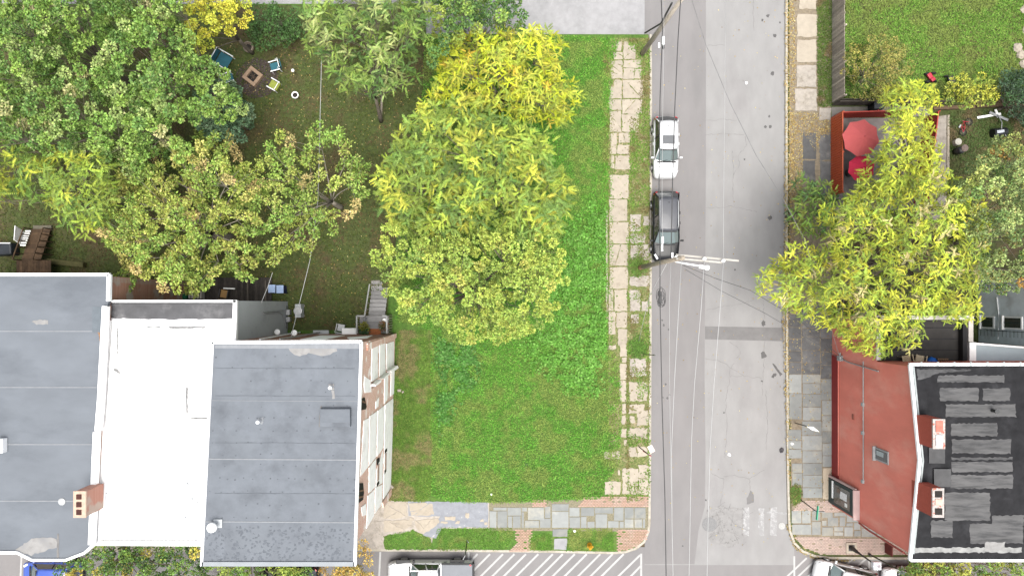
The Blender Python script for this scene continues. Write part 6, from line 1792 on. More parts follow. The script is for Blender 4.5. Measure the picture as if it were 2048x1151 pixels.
def tree(name, label, cat, poly, ze, zt, style, cols, wts, sp=1.0, dens=1.0, base=None, group='trees', leaf=1.0, layers=2, twig=.0, jit=.18, rise=.45, trunk_r=None, gap=.22, cgrad=None, barkm=None, bough=1.9, relief=1.3, fill=1.7):
    """crown follows the outline `poly` (photograph pixels at the crown's height); ze/zt: height of rim and top"""
    poly = np.asarray(poly, float)
    cen = poly.mean(0)
    zm = (ze + zt) / 2
    k = (CAM_H - zm) / CAM_H / PPM               # metres per pixel at crown height
    root = W(*(base if base else (NX + (cen[0] - NX) * (CAM_H - zm) / CAM_H, NY + (cen[1] - NY) * (CAM_H - zm) / CAM_H)))
    t = thing(name, label, cat, root, 0, group)
    # bough centres: jittered, kept apart
    A = sample_poly(poly, 4000)
    d = edge_dist(A, poly)
    D = np.percentile(d, 97)
    keep = []
    spx = sp / k
    grid = {}
    for i, p in enumerate(A):
        if d[i] < spx * .25: continue
        g = (int(p[0] / spx), int(p[1] / spx))
        if any(np.hypot(*(p - A[j])) < spx for dx in (-1, 0, 1) for dy in (-1, 0, 1) for j in grid.get((g[0] + dx, g[1] + dy), ())): continue
        grid.setdefault(g, []).append(i)
        keep.append(i)
    B = A[keep]
    hole = lambda P: vnoise(P[:, 0] / 13 + 3, P[:, 1] / 13) * .65 + vnoise(P[:, 0] / 37 + 9, P[:, 1] / 37) * .35 < gap
    B = B[~hole(B)]
    dd = edge_dist(B, poly)
    u = np.clip(dd / D, 0, 1)
    # big boughs: each a dome of leaf clumps, with deep gaps between them
    bsx = bough / k
    seeds = [np.array(p) for p in sample_poly(poly, 1)]
    for p in sample_poly(poly, 1500):
        if min(np.hypot(*(p - q)) for q in seeds) > bsx: seeds.append(p)
    S_ = np.array(seeds)
    dist = np.hypot(B[:, None, 0] - S_[None, :, 0], B[:, None, 1] - S_[None, :, 1])
    near = dist.argmin(1)
    rr = dist.min(1) / (bsx * .62)
    ok = (rr < 1.0) | (rng.random(len(B)) < .35)
    B, u, rr, near = B[ok], u[ok], rr[ok], near[ok]
    sh = rng.normal(0, .35 * relief, len(S_))
    z = ze + (zt - ze) * (1 - (1 - u) ** 2) ** .5 - relief * 1.35 * (1 - np.sqrt(1 - np.clip(rr, 0, .99) ** 2)) + sh[near] + rng.normal(0, .16, len(B))
    z = np.maximum(z, .5)
    C = [px_world(B, z)]
    btint = rng.uniform(.8, 1.22, (len(S_), 1))[near]
    if layers > 1:      # inner boughs below the surface
        for L in range(1, layers):
            Q = sample_poly(poly, int(len(B) * fill))
            dQ = edge_dist(Q, poly)
            Q, dQ = Q[dQ > spx * .8], dQ[dQ > spx * .8]
            hq = hole(Q)
            Q, dQ = Q[~hq], dQ[~hq]
            u2 = np.clip(dQ / D, 0, 1)
            z2 = ze + (zt - ze) * (1 - (1 - u2) ** 2) ** .5 - relief * 1.25 - rng.uniform(.6, 3.0, len(Q)) * L
            C.append(px_world(Q, np.maximum(z2, .5)))
    C = np.vstack(C)
    nb = len(C)
    top = np.arange(nb) < len(B)
    cw = px_world(cen[None], np.array([zm]))[0]
    out = C - cw
    out[:, 2] = 0
    out = out / (np.abs(out).max() + 1e-6)
    bcol = palette(cols, wts, nb)
    if cgrad is not None:   # the crown's own autumn colour, stronger on one side
        f = cgrad(C)
        bcol = bcol * (1 - f[:, None]) + palette(cgrad.cols, [1] * len(cgrad.cols), nb) * f[:, None]
    bcol = bcol * rng.uniform(1 - jit, 1 + jit, (nb, 1))
    bcol[:len(B)] *= btint
    if style == 'pinnate':
        nf, nl = 9, 8
        N = nb * nf
        az = (np.arange(nf) * 2 * np.pi / nf)[None] + rng.uniform(0, 6.28, (nb, 1)) + rng.normal(0, .5, (nb, nf))
        el = rng.uniform(-.35, .75, (nb, nf))
        L = rng.uniform(.5, 1.0, (nb, nf)) * leaf
        dirn = np.stack([np.cos(az) * np.cos(el), np.sin(az) * np.cos(el), np.sin(el)], -1) + out[:, None] * .35
        dirn = unit(dirn).reshape(N, 3)
        up = np.tile([0., 0, 1], (N, 1))
        sd = unit(np.cross(up, dirn))
        nrm = np.cross(dirn, sd)
        nrm = np.where(nrm[:, 2:3] < 0, -nrm, nrm)
        Lf = L.reshape(N)
        c0 = np.repeat(C, nf, 0) + rng.normal(0, 1, (N, 3)) * np.array([.12, .12, .22]) * leaf
        fc = np.repeat(bcol, nf, 0) * rng.uniform(.55, 1.5, (N, 1)) * rng.uniform(.92, 1.08, (N, 3))  # wide tone spread per frond imitates crown highlights and dark gaps
        s = np.linspace(.14, 1.0, nl)
        s = s[None, :, None]
        base_ = c0[:, None] + dirn[:, None] * (Lf[:, None, None] * s) - np.array([0, 0, 1.])[None, None] * (Lf[:, None, None] * .38 * s ** 2)
        env = (1 - .3 * s ** 6) * np.minimum(1, .5 + s * 2)
        P, Dv, Nv, l, w, cc = [], [], [], [], [], []
        for sg in (-1, 1):
            dv = sd[:, None] * sg * .97 + dirn[:, None] * .22 - np.array([0, 0, 1.]) * .22
            dv = np.broadcast_to(dv, base_.shape) + rng.normal(0, .1, base_.shape)
            nv = np.broadcast_to(nrm[:, None], base_.shape) + rng.normal(0, .16, base_.shape)
            P.append(base_.reshape(-1, 3)); Dv.append(dv.reshape(-1, 3)); Nv.append(nv.reshape(-1, 3))
            ll = (Lf[:, None, None] * .15 * env * rng.uniform(.85, 1.15, (N, nl, 1))).reshape(-1)
            l.append(ll); w.append(ll * .72)
            cc.append((fc[:, None] * rng.uniform(.88, 1.12, (N, nl, 1))).reshape(-1, 3))
        # leaf stalks, paler
        P.append(c0); Dv.append(dirn - np.array([0, 0, .3])); Nv.append(nrm); l.append(Lf * .98); w.append(np.full(N, .035)); cc.append(fc * np.array([1.35, 1.2, 1.1]))
        P, Dv, Nv, l, w, cc = map(np.concatenate, (P, Dv, Nv, l, w, cc))
    else:
        per = int({'broad': 320, 'fine': 150, 'shrub': 64, 'puff': 95}[style] * dens)
        N = nb * per
        R = sp * {'broad': .56, 'puff': .56, 'fine': .62, 'shrub': .62}[style]
        v = rng.normal(0, 1, (N, 3))
        v = unit(v) * (rng.uniform(.3, 1, (N, 1)) ** .5) * R
        v[:, 2] = v[:, 2] * .7 + .1
        if style == 'fine':       # sprays pointing outwards
            ax = unit(np.repeat(out, per, 0) + np.repeat(rng.normal(0, .45, (nb, 3)), per, 0) + np.array([0, 0, .2]))
            v = v * .62 + ax * rng.uniform(-.9, .9, (N, 1)) * R * 1.1
        P = np.repeat(C, per, 0) + v
        Dv = unit(v) + rng.normal(0, .5, (N, 3)) + np.array([0, 0, -.15])
        Nv = np.array([0, 0, .7]) + unit(v) * .9 + rng.normal(0, .3, (N, 3))
        sz = {'broad': .15, 'fine': .165, 'shrub': .14, 'puff': .15}[style] * leaf
        l = rng.uniform(.7, 1.25, N) * sz
        w = l * (.72 if style == 'broad' else .56)
        lc = palette(cols, wts, N)
        cc = (np.repeat(bcol, per, 0) * .65 + lc * .35) * {'broad': 1.3, 'fine': 1.25, 'puff': 1.25, 'shrub': 1.1}[style] * rng.uniform(.5, 1.55, (N, 1)) * rng.uniform(.93, 1.07, (N, 3))  # wide tone spread per leaf imitates crown highlights and dark gaps
    leaf_mesh('crown', P, Dv, Nv, l, w, cc, LEAF, t)
    # trunk and limbs
    bm = barkm or BARK
    R0 = trunk_r or .017 * math.sqrt(area([tuple(p * k) for p in poly])) + .05
    fork = np.array([root[0] * .7 + cw[0] * .3, root[1] * .7 + cw[1] * .3, max(ze * .55, .3)])
    MB().tube([tuple(p) for p in limb_path((root[0], root[1], -.1), tuple(fork), .02)], list(np.linspace(R0 * 1.25, R0 * .8, 5)), 9).build('trunk', bm, t, world=True, smooth=True)
    lb = MB()
    nm = max(5, min(60, len(B) // 4))
    idx = rng.choice(len(B), min(nm, len(B)), replace=False)
    mains = [limb_path(fork, C[i] * .75 + fork * .25 - np.array([0, 0, .5]), .12, 6) for i in idx]
    for p in mains:
        lb.tube([tuple(q) for q in p], list(np.linspace(R0 * .34, R0 * .07, len(p))), 6)
    allm = np.vstack([p[2:] for p in mains])
    for i in range(len(B)):
        j = np.argmin(np.linalg.norm(allm - C[i], axis=1) + rng.uniform(0, .6, len(allm)))
        p = limb_path(allm[j], C[i] + np.array([0, 0, twig]), .06, 4)
        lb.tube([tuple(q) for q in p], list(np.linspace(R0 * .05 + .006, .008, 4)), 4, cap=False)
    lb.build('branches', bm, t, world=True, smooth=True)
    return t


class Grad:
    """share of a second colour set rising along a direction (world metres)"""
    def __init__(s, cols, fn): s.cols, s.fn = cols, fn
    def __call__(s, C): return np.clip(s.fn(C) + rng.normal(0, .15, len(C)), 0, 1)


Y1, Y2, Y3 = (.44, .46, .06), (.37, .44, .055), (.28, .38, .055)          # yellow to lime
G1, G2, G3, G4 = (.135, .235, .045), (.085, .165, .042), (.055, .115, .035), (.20, .30, .06)
O1, O2 = (.37, .38, .075), (.26, .31, .06)                                # olive yellow
PEACH, ORANGE = (.52, .37, .18), (.50, .23, .06)
BL1, BL2 = (.10, .175, .09), (.065, .12, .068)
PALE = (.31, .39, .135)
GREYBARK = mat('pale_twig_bark', (.33, .29, .24), var=.2, scale=6)

# central pair over the vacant lot
tree('tree_of_heaven', 'large lime green pinnate leaved tree over the middle of the vacant lot', 'tree',
     [(868, 196), (930, 190), (985, 232), (1050, 248), (1100, 268), (1108, 330), (1140, 365), (1152, 402), (1132, 440), (1110, 475), (1000, 478), (870, 470), (782, 455), (756, 405), (750, 350), (783, 300), (800, 258), (830, 222)],
     6.0, 11.0, 'pinnate', [(.32, .41, .06), (.24, .34, .06), (.42, .46, .065), (.17, .27, .06), (.12, .21, .05)], [3, 3, 2, 2, 1.2], sp=.42, leaf=.74, layers=2, jit=.18, bough=1.55, relief=1.5)
tree('locust_tree', 'olive yellow finely leaved tree at the lower half of the central crown', 'tree',
     [(770, 440), (850, 430), (1000, 440), (1122, 450), (1128, 520), (1136, 560), (1120, 612), (1100, 642), (1060, 672), (1012, 690), (980, 682), (940, 702), (915, 675), (890, 648), (850, 640), (812, 642), (775, 605), (763, 560), (745, 522), (745, 490)],
     5.0, 9.8, 'puff', [(.34, .40, .075), (.27, .36, .07), (.25, .35, .07), (.15, .24, .06), (.42, .41, .10)], [3, 3, 2, 1.2, .8], sp=.46, layers=2, jit=.22, bough=1.3, relief=1.3)
tree('yellow_tree', 'bright yellow autumn tree beside the grey parking area', 'tree',
     [(890, 75), (960, 60), (1040, 52), (1110, 55), (1130, 90), (1112, 130), (1142, 150), (1167, 185), (1160, 226), (1125, 255), (1080, 245), (1030, 240), (960, 218), (900, 200), (838, 222), (815, 240), (850, 195), (872, 150), (866, 110)],
     4.0, 8.5, 'pinnate', [Y1, (.42, .48, .03), Y2, Y3, (.54, .42, .05)], [3, 3, 2.5, 1.5, .5], sp=.36, leaf=.56, layers=2, jit=.18, bough=1.6, relief=1.5)
tree('shade_tree', 'green pinnate leaved tree with bare trunk in the shaded back yard', 'tree',
     [(595, -60), (880, -60), (862, 40), (842, 100), (832, 160), (792, 187), (742, 190), (690, 180), (645, 135), (612, 95), (597, 40)],
     5.5, 10.0, 'pinnate', [G4, PALE, G1, (.17, .26, .065), G2], [2, 2, 2, 2, 1.2], sp=.44, leaf=.64, layers=2, bough=1.7, relief=1.7, trunk_r=.13, base=(762, 243))
tree('shade_tree', 'dark green tree overhanging the edge of the grey parking area', 'tree',
     [(850, -60), (1015, -50), (1040, 10), (1072, 42), (1040, 62), (960, 62), (900, 88), (872, 135), (848, 125), (846, 40)],
     4.5, 8.0, 'broad', [G2, G3, G4, O2], [3, 3, 2, 1], sp=.60, dens=.42, gap=.10, layers=2, bough=1.8, relief=2.0)
# left cluster
tree('maple_tree', 'tall maple filling the top left picture corner', 'tree',
     [(-90, -90), (240, -90), (245, 20), (215, 90), (130, 150), (10, 185), (-90, 190)], 7.0, 13.0, 'broad', [G1, G4, G2, PALE, (.45, .36, .22)], [3, 2.6, 3, 1.4, .25], sp=.58, dens=.42, gap=.24, layers=2, bough=2.1, relief=2.3)
tree('maple_tree', 'broad maple in front of the fire pit corner with pale leaf tips', 'tree',
     [(200, -70), (375, -70), (366, 40), (420, 110), (485, 175), (500, 222), (440, 245), (340, 250), (260, 220), (205, 140), (190, 40)], 6.5, 12.5, 'broad', [G4, PALE, G1, G2, (.45, .38, .22)], [3, 1.6, 3, 3, .25], sp=.58, dens=.42, gap=.24, layers=2, bough=2.1, relief=2.3)
tree('maple_tree', 'maple between the picture edge and the peach tipped tree', 'tree',
     [(-90, 165), (60, 145), (200, 115), (300, 190), (370, 250), (400, 300), (345, 335), (265, 365), (180, 330), (90, 305), (-90, 310)], 6.0, 12.0, 'broad', [PALE, G4, G1, G2, (.45, .40, .2)], [1.9, 2.6, 3, 3, .3], sp=.58, dens=.42, gap=.24, layers=2, bough=2.1, relief=2.3)
tree('evergreen_tree', 'blue green low tree beside the fire pit', 'tree',
     [(400, 165), (465, 158), (500, 200), (528, 240), (492, 282), (430, 292), (382, 252), (372, 200)], 2.5, 6.0, 'broad', [BL1, BL2, (.13, .19, .11)], [2, 2, 1], sp=.5, dens=.5, leaf=.7, layers=2, bough=1.2, relief=.8)
tree('tree_of_heaven', 'yellow green pinnate leaved tree above the wooden ramp at the left edge', 'tree',
     [(-90, 290), (60, 285), (130, 288), (212, 298), (242, 340), (232, 400), (218, 452), (165, 474), (132, 455), (98, 412), (30, 400), (-90, 425)], 5.5, 10.5, 'pinnate', [G4, (.26, .36, .05), (.36, .41, .05), G1], [3, 3, 1.5, 2], sp=.44, leaf=.68, layers=2, bough=1.7, relief=1.7)
tree('ash_tree', 'sparse ash with peach tinted leaf tips above the white roof', 'tree',
     [(208, 362), (260, 300), (330, 300), (395, 240), (480, 285), (525, 330), (540, 420), (528, 500), (500, 572), (455, 560), (400, 592), (330, 582), (275, 588), (228, 562), (240, 522), (186, 490), (198, 420)],
     5.5, 10.0, 'fine', [O2, G4, (.33, .35, .08), PEACH, G1, (.47, .43, .13)], [3, 3, 2.2, 1.0, 2, 1], sp=.68, dens=.95, layers=2, twig=.1, gap=.22, bough=1.7, relief=1.7, barkm=GREYBARK)
tree('ash_tree', 'thin ash with bare twigs between the back lawn and the central crown', 'tree',
     [(500, 320), (555, 260), (620, 250), (690, 252), (722, 300), (742, 350), (742, 402), (700, 455), (640, 510), (592, 530), (545, 525), (512, 450)],
     4.5, 8.8, 'fine', [G4, O2, G1, PEACH, (.29, .33, .08)], [3, 2, 2, .7, 2], sp=.72, dens=.8, layers=2, twig=.15, fill=1.0, gap=.24, bough=1.5, relief=1.2, barkm=GREYBARK)
tree('yellow_tree', 'golden yellow tree at the top edge above the fire pit', 'tree',
     [(355, -70), (455, -70), (500, 5), (514, 42), (482, 66), (440, 78), (402, 112), (374, 92), (362, 40)], 4.5, 8.0, 'broad', [Y1, (.50, .46, .05), Y2, (.54, .46, .06), Y3], [3, 3, 2, 2, 2], sp=.55, dens=.42, leaf=.8, layers=2, bough=1.3, relief=.8)
tree('shrub', 'dense dark green shrub at the back of the fire pit yard', 'shrub',
     [(500, 12), (560, 2), (602, 30), (612, 70), (570, 98), (520, 102), (488, 62)], .8, 3.6, 'shrub', [G3, (.06, .13, .035), G2], [2, 2, 1], sp=.45, layers=2, bough=1.0, relief=.5, group='garden shrubs')
# right side
tree('tree_of_heaven', 'spreading yellow green tree reaching from the red wall out over the street', 'tree',
     [(1503, 572), (1522, 540), (1560, 505), (1600, 482), (1655, 490), (1650, 450), (1620, 438), (1660, 400), (1720, 385), (1790, 350), (1870, 335), (1950, 360), (1985, 420), (1975, 520), (1958, 600), (1968, 640), (1900, 652), (1862, 645), (1845, 690), (1792, 722), (1742, 712), (1685, 704), (1665, 660), (1620, 642), (1560, 625)],
     6.3, 11.0, 'pinnate', [(.37, .44, .045), Y3, (.46, .49, .055), (.22, .32, .05), (.43, .40, .18)], [3, 3, 2.4, 1.6, .8], sp=.32, leaf=.5, layers=2, jit=.2, gap=.25, bough=1.55, relief=1.5, base=(1790, 520))
tree('tree_of_heaven', 'upright lime yellow tree standing over the red umbrellas', 'tree',
     [(1752, 190), (1808, 162), (1868, 165), (1886, 200), (1862, 232), (1882, 300), (1878, 345), (1858, 395), (1760, 410), (1690, 400), (1735, 318), (1772, 262), (1768, 225)],
     5.0, 8.6, 'pinnate', [(.40, .45, .045), (.35, .42, .05), (.27, .36, .05)], [3, 2, 2], sp=.34, leaf=.52, layers=2, jit=.18, bough=1.4, relief=1.3, base=(1800, 340))
tree('shade_tree', 'dark green low tree on the pavement beside the red fence', 'tree',
     [(1572, 385), (1600, 350), (1655, 362), (1690, 395), (1690, 450), (1650, 488), (1600, 470), (1568, 435)], 3.0, 5.5, 'pinnate', [G1, G3, (.20, .25, .05)], [3, 2, 1.5], sp=.44, leaf=.55, layers=2)
tree('maple_tree', 'grey green tree with orange leaf tufts at the right picture edge', 'tree',
     [(1905, 420), (1930, 340), (1985, 275), (2120, 240), (2120, 600), (2070, 596), (2025, 582), (1962, 598), (1945, 540)], 6.0, 10.5, 'broad', [(.17, .22, .08), PALE, G2, ORANGE, (.33, .36, .10), (.09, .13, .055)], [3, 2.5, 2, .55, 1.5, 2], sp=.62, dens=.42, leaf=.85, layers=2, bough=1.6, relief=1.8)
tree('shrub', 'large olive brown shrub against the wooden fence', 'shrub', [(1690, 95), (1740, 70), (1800, 78), (1826, 130), (1816, 190), (1765, 206), (1705, 195), (1682, 150)], 1.0, 3.6, 'shrub', [(.30, .27, .065), (.26, .28, .07), (.36, .31, .09), G2], [2, 2, 2, 1], sp=.45, leaf=.8, layers=2, bough=1.0, relief=.5, group='garden shrubs')
tree('shrub', 'yellow green shrub by the right hand yard fence', 'shrub', [(1882, 172), (1930, 142), (1988, 148), (2002, 200), (1955, 224), (1892, 214)], 1.0, 3.2, 'shrub', [(.46, .46, .06), (.34, .38, .07), G1], [2, 2, 1], sp=.45, leaf=.9, layers=2, bough=1.0, relief=.5, group='garden shrubs')
tree('shrub', 'blackish green shrub in the upper right corner', 'shrub', [(1992, 150), (2040, 138), (2100, 130), (2100, 290), (2060, 262), (2018, 232), (1996, 200)], 1.0, 3.4, 'shrub', [BL2, (.055, .085, .05), G3], [2, 2, 1], sp=.45, layers=2, bough=1.0, relief=.5, group='garden shrubs')
# street trees along the front street
tree('street_tree', 'street tree with autumn tufts in front of the white roofed house', 'tree',
     [(115, 1118), (190, 1092), (230, 1078), (400, 1078), (412, 1120), (420, 1230), (100, 1240)], 3.5, 7.2, 'broad', [G2, G3, G1, (.52, .42, .08)], [3, 2, 2, .7], sp=.62, dens=.42, leaf=.85, bough=1.5, relief=1.5, layers=2, base=(250, 1085))
tree('street_tree', 'street tree below the tall grey roof at the bottom edge', 'tree',
     [(400, 1118), (560, 1122), (640, 1128), (600, 1230), (410, 1235)], 3.5, 6.5, 'broad', [G1, O2, G2], [3, 2, 2], sp=.62, dens=.42, leaf=.85, bough=1.5, relief=1.5, layers=2, base=(500, 1088), gap=.12)
tree('street_tree', 'small rusty orange tree at the foot of the party wall', 'tree',
     [(640, 1128), (700, 1100), (726, 1082), (746, 1090), (752, 1120), (742, 1230), (640, 1230)], 2.2, 4.8, 'shrub', [(.52, .33, .09), (.44, .32, .08), (.33, .30, .08)], [3, 2, 2], sp=.5, leaf=1.0, layers=2, bough=1.0, relief=.5, base=(706, 1082))
tree('street_tree', 'yellow green street tree in front of the black roofed building', 'tree',
     [(1798, 1128), (1822, 1108), (1900, 1104), (2120, 1104), (2120, 1240), (1800, 1240)], 3.5, 7.0, 'broad', [G1, (.25, .26, .06), G2, O1], [3, 2, 2, 1], sp=.62, dens=.42, leaf=.85, bough=1.5, relief=1.5, layers=2, base=(1880, 1088))


# ---------------------------------------------------------------- grass, weeds and litter
def ground_cover(name, label, poly, n, cols, wts, size, z=0.0, spread=(.0, .12), patch=None, wid=.5, material=GRASSM, keep=None, tilt=.6, kind='stuff', cat='grass'):
    P2 = sample_poly(poly, n)
    if keep is not None: P2 = P2[keep(P2)]
    n = len(P2)
    zz = z + rng.uniform(spread[0], spread[1], n)
    P = px_world(P2, zz)
    a = rng.uniform(0, 6.28, n)
    D = np.stack([np.cos(a), np.sin(a), rng.uniform(-.1, tilt, n)], 1)
    Nn = np.array([0, 0, 1.]) + rng.normal(0, .35, (n, 3))
    l = rng.uniform(.6, 1.4, n) * size
    col = palette(cols, wts, n) * rng.uniform(.7, 1.3, (n, 1))
    pn = vnoise(P2[:, 0] / 34 + 11, P2[:, 1] / 34 + 5) * .6 + vnoise(P2[:, 0] / 11, P2[:, 1] / 11) * .4
    if patch is not None:
        f = np.clip((pn - .46) * 5, 0, 1)[:, None]
        col = col * (1 - f) + np.asarray(patch) * rng.uniform(.75, 1.25, (n, 1)) * f
    col = col * (.75 + .5 * vnoise(P2[:, 0] / 5 + 3, P2[:, 1] / 5 + 9))[:, None]
    o = leaf_mesh(name, P, D, Nn, l, l * wid, col, material)
    return tag(o, label, cat, None, kind)


struct('grass_bed', flat(rough([(768, 1070), (800, 1066), (826, 1058), (845, 1068), (862, 1076), (866, 1098), (770, 1098)], 2, 6), .014), LAWN)
struct('weedy_soil', flat(rough([(1580, 974), (1601, 972), (1603, 1000), (1586, 1010)], 2, 6), .035), LAWN)
LOT = [(862, 660), (862, 990), (905, 1004), (1000, 1006), (1100, 1003), (1205, 996), (1212, 960), (1240, 930), (1244, 820), (1238, 720), (1215, 690), (1215, 480), (1218, 300), (1222, 150), (1240, 78), (1120, 70), (850, 72), (840, 300), (790, 640)]
ground_cover('weeds', 'lush green weeds and clover covering the vacant lot', LOT, 150000, [(.105, .30, .030), (.085, .25, .025), (.14, .34, .042), (.22, .36, .07)], [3, 3, 2, 1.3], .10, patch=(.20, .285, .06), spread=(0, .16))
ground_cover('weeds', 'broad leaved bright weeds along the pavement side of the lot', [(1060, 560), (1110, 480), (1150, 420), (1210, 380), (1213, 700), (1205, 800), (1130, 790), (1060, 740), (1020, 700), (1080, 640)], 20000, [(.125, .31, .045), (.105, .27, .035), (.19, .38, .08)], [2, 2, 1], .15, spread=(.05, .35), wid=.8, keep=lambda P: (vnoise(P[:, 0] / 13, P[:, 1] / 13) + rng.normal(0, .12, len(P)) > .46) & (rng.random(len(P)) < edge_dist(P, [(1060, 560), (1110, 480), (1150, 420), (1210, 380), (1240, 380), (1240, 700), (1205, 800), (1130, 790), (1060, 740), (1020, 700), (1080, 640)]) / 30), cat='weeds')
ground_cover('weeds', 'darker leafy weeds at the left border of the vacant lot', [(868, 668), (980, 690), (960, 760), (910, 830), (878, 900), (874, 850), (866, 810), (876, 760), (862, 720)], 9000, [(.08, .22, .04), (.06, .18, .028), (.13, .26, .07)], [2, 2, 1], .16, spread=(.05, .28), wid=.7, keep=lambda P: (vnoise(P[:, 0] / 15, P[:, 1] / 15) + rng.normal(0, .12, len(P)) > .5) & (rng.random(len(P)) < edge_dist(P, [(868, 668), (980, 690), (960, 760), (910, 830), (878, 900), (874, 850), (866, 810), (876, 760), (862, 720)]) / 22), cat='weeds')
ground_cover('mown_grass', 'short dull grass strip along the party wall', [(795, 660), (866, 660), (864, 985), (850, 1003), (772, 1000), (783, 960), (788, 800)], 26000, [(.12, .22, .03), (.16, .23, .045), (.09, .19, .024)], [3, 2, 2], .09, patch=(.22, .20, .08), spread=(0, .05))
ground_cover('grass', 'grass and weeds growing in the joints of the broken pavement', [(1208, 80), (1300, 76), (1300, 1000), (1206, 1000)], 30000, [(.12, .23, .03), (.15, .26, .045), (.22, .24, .07)], [3, 2, 1.5], .12, patch=(.18, .15, .06), spread=(0, .05), z=.0, keep=lambda P: ((P[:, 0] > 1258 + 22 * ((P[:, 1] < 235) & (P[:, 1] > 100))) & (P[:, 1] < 425)) | ((vnoise(P[:, 0] / 16 + 5, P[:, 1] / 22) > .57) & (P[:, 1] > 440) & (P[:, 0] > 1254)) | ((P[:, 0] > 1293) & (rng.random(len(P)) < .5)) | ((abs(P[:, 0] - 1255.5) < 3) & (P[:, 1] > 690)) | ((P[:, 0] < 1217) & (P[:, 1] < 700)) | (rng.random(len(P)) < .03))
ground_cover('weed_tuft', 'leafy weed tuft where the guy wire meets the verge', [(1262, 672), (1278, 664), (1290, 676), (1297, 690), (1294, 708), (1282, 718), (1266, 716), (1257, 702), (1256, 686)], 2600, [(.12, .24, .04), (.09, .19, .03)], [1, 1], .11, spread=(0, .15), cat='weeds', keep=lambda P: rng.random(len(P)) < np.exp(-(((P[:, 0] - 1276) / 15) ** 2 + ((P[:, 1] - 696) / 17) ** 2)))
ground_cover('weed_tuft', 'weed tuft round the utility pole foot beside the black car', [(1256, 512), (1272, 505), (1290, 514), (1297, 530), (1292, 548), (1276, 558), (1260, 550), (1253, 530)], 2400, [(.12, .24, .04), (.15, .22, .05)], [1, 1], .11, spread=(0, .13), cat='weeds', keep=lambda P: rng.random(len(P)) < np.exp(-(((P[:, 0] - 1273) / 15) ** 2 + ((P[:, 1] - 531) / 17) ** 2)))
for lab, poly in (('long grass bed along the front pavement kerb', [(874, 1055), (1026, 1054), (1028, 1072), (1012, 1098), (874, 1100)]), ('small grass bed between the brick patches', [(1058, 1070), (1100, 1066), (1105, 1100), (1056, 1100)]),
                  ('grass bed around the yellow hydrant', [(1136, 1056), (1225, 1056), (1228, 1100), (1132, 1101)]), ('patchy grass bed beside the pickup', [(768, 1070), (826, 1058), (862, 1076), (866, 1098), (770, 1098)])):
    ground_cover('grass', lab, poly, 4200 if 'long' in lab or 'hydr' in lab else 1500, [(.10, .24, .025), (.09, .21, .025), (.15, .27, .045)], [2, 2, 1], .085, spread=(0, .03), patch=(.20, .25, .06))
ground_cover('grass', 'green lawn in the upper right yard', [(1690, -60), (2100, -60), (2100, 200), (1690, 205)], 50000, [(.13, .26, .035), (.11, .225, .03), (.20, .29, .06)], [3, 3, 2], .12, spread=(0, .07), patch=(.17, .23, .05))
ground_cover('grass', 'grass verge between the pavement and the wooden fence', [(1634, -60), (1662, -60), (1662, 212), (1636, 214)], 6500, [(.08, .14, .025), (.12, .15, .04)], [2, 1], .11, spread=(0, .06), patch=(.17, .13, .06))
ground_cover('grass', 'rough grass in the fenced side yard with the bicycle', [(1896, 225), (2100, 215), (2100, 420), (1896, 420)], 12000, [(.07, .12, .03), (.10, .13, .04)], [2, 1], .12, spread=(0, .06), patch=(.16, .12, .06))
ground_cover('grass', 'thin shaded grass of the back yards', [(-40, 60), (850, 60), (866, 180), (800, 420), (765, 660), (-40, 600)], 60000, [(.07, .105, .018), (.10, .115, .022), (.055, .08, .016)], [3, 2, 2], .11, spread=(0, .05), patch=(.12, .085, .04))  # greens darkened to stand in for shade under the trees
ground_cover('grass', 'weedy tuft by the street name sign', [(1580, 972), (1590, 964), (1601, 968), (1606, 984), (1602, 1002), (1592, 1014), (1583, 1010), (1579, 990)], 1500, [(.10, .15, .03), (.16, .16, .05)], [1, 1], .09, spread=(0, .05), keep=lambda P: rng.random(len(P)) < np.exp(-(((P[:, 0] - 1591) / 11) ** 2 + ((P[:, 1] - 988) / 20) ** 2)))
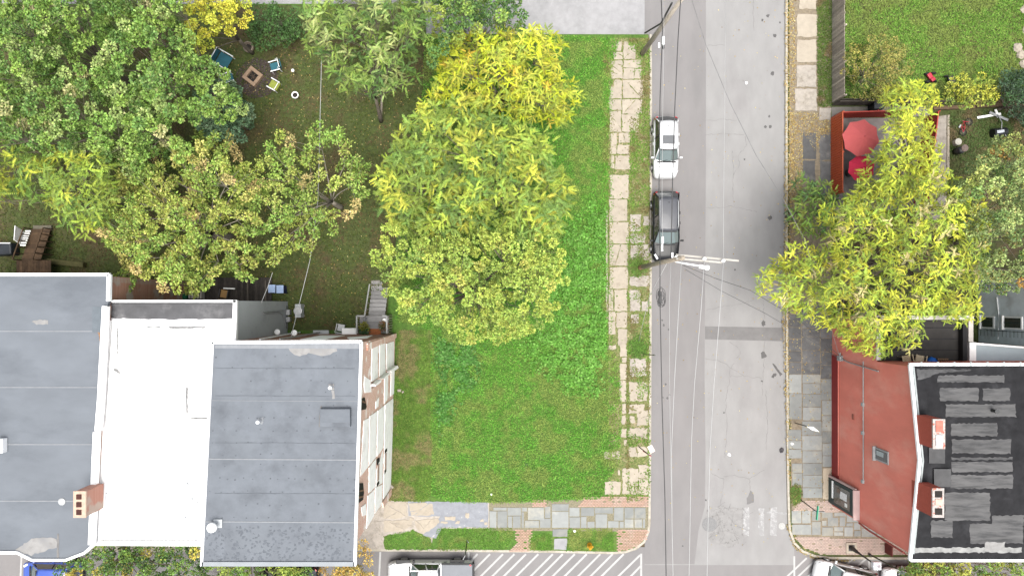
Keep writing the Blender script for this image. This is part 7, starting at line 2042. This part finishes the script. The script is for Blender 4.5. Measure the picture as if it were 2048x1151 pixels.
ground_cover('grass', 'ragged grass creeping over the pavement edges', [(1206, 78), (1300, 78), (1300, 1000), (1206, 1000)], 16000, [(.11, .25, .03), (.14, .26, .04)], [2, 1], .09, z=.02, spread=(0, .05), patch=(.2, .22, .06), keep=lambda P: (np.abs(P[:, 0] - (1219 + 6 * vnoise(P[:, 1] / 9, P[:, 1] * 0 + 2))) < 3.5) | ((np.abs(P[:, 0] - (1262 + 24 * np.exp(-((P[:, 1] - 180) / 60) ** 2) + 8 * vnoise(P[:, 1] / 10, P[:, 1] * 0 + 7))) < 5) & (P[:, 1] < 430)) | ((np.abs(P[:, 0] - 1256.5) < 2) & (P[:, 1] > 430) & (rng.random(len(P)) < .6)))
LC, LW = [(.36, .26, .09), (.28, .19, .07), (.38, .32, .14), (.20, .13, .06), (.42, .36, .18)], [3, 3, 2, 2, 1]
ground_cover('fallen_leaves', 'yellow fallen leaves gathered along the right kerb', [(1571, -60), (1592, -60), (1590, 430), (1580, 640), (1582, 960), (1575, 960), (1565, 640), (1570, 300)], 2800, LC, LW, .10, z=.012, spread=(0, .02), wid=.7, material=LITTER, tilt=.2, cat='leaf litter')
ground_cover('fallen_leaves', 'drift of fallen leaves on the pavement by the red fence', [(1580, 225), (1655, 225), (1660, 262), (1630, 300), (1605, 265), (1605, 380), (1578, 420)], 1500, LC, LW, .10, z=.012, spread=(0, .02), wid=.7, material=LITTER, tilt=.2, cat='leaf litter')
ground_cover('fallen_leaves', 'fallen leaves scattered over the shaded back yards', [(430, 80), (850, 80), (860, 180), (800, 420), (765, 650), (590, 650), (520, 560)], 1500, LC, LW, .09, z=.03, spread=(0, .05), wid=.7, material=LITTER, tilt=.2, cat='leaf litter')
ground_cover('fallen_leaves', 'few dry leaves scattered over the side street', [(1308, -20), (1570, -20), (1570, 1090), (1308, 1090)], 320, LC, LW, .09, z=ZR + .014, spread=(0, .01), wid=.7, material=LITTER, tilt=.1, cat='leaf litter')
ground_cover('fallen_leaves', 'yellow leaves along the front street kerb by the corner', [(1578, 1040), (1600, 1085), (1640, 1112), (1720, 1120), (1640, 1124), (1590, 1098), (1572, 1050)], 500, LC, LW, .09, z=ZR + .014, spread=(0, .14), wid=.7, material=LITTER, tilt=.1, cat='leaf litter')
ground_cover('fallen_leaves', 'dry leaves scattered over the bluestone corner paving', [(1580, 640), (1664, 640), (1672, 1000), (1640, 1040), (1580, 1020)], 300, LC, LW, .09, z=.045, spread=(0, .01), wid=.7, material=LITTER, tilt=.1, cat='leaf litter')
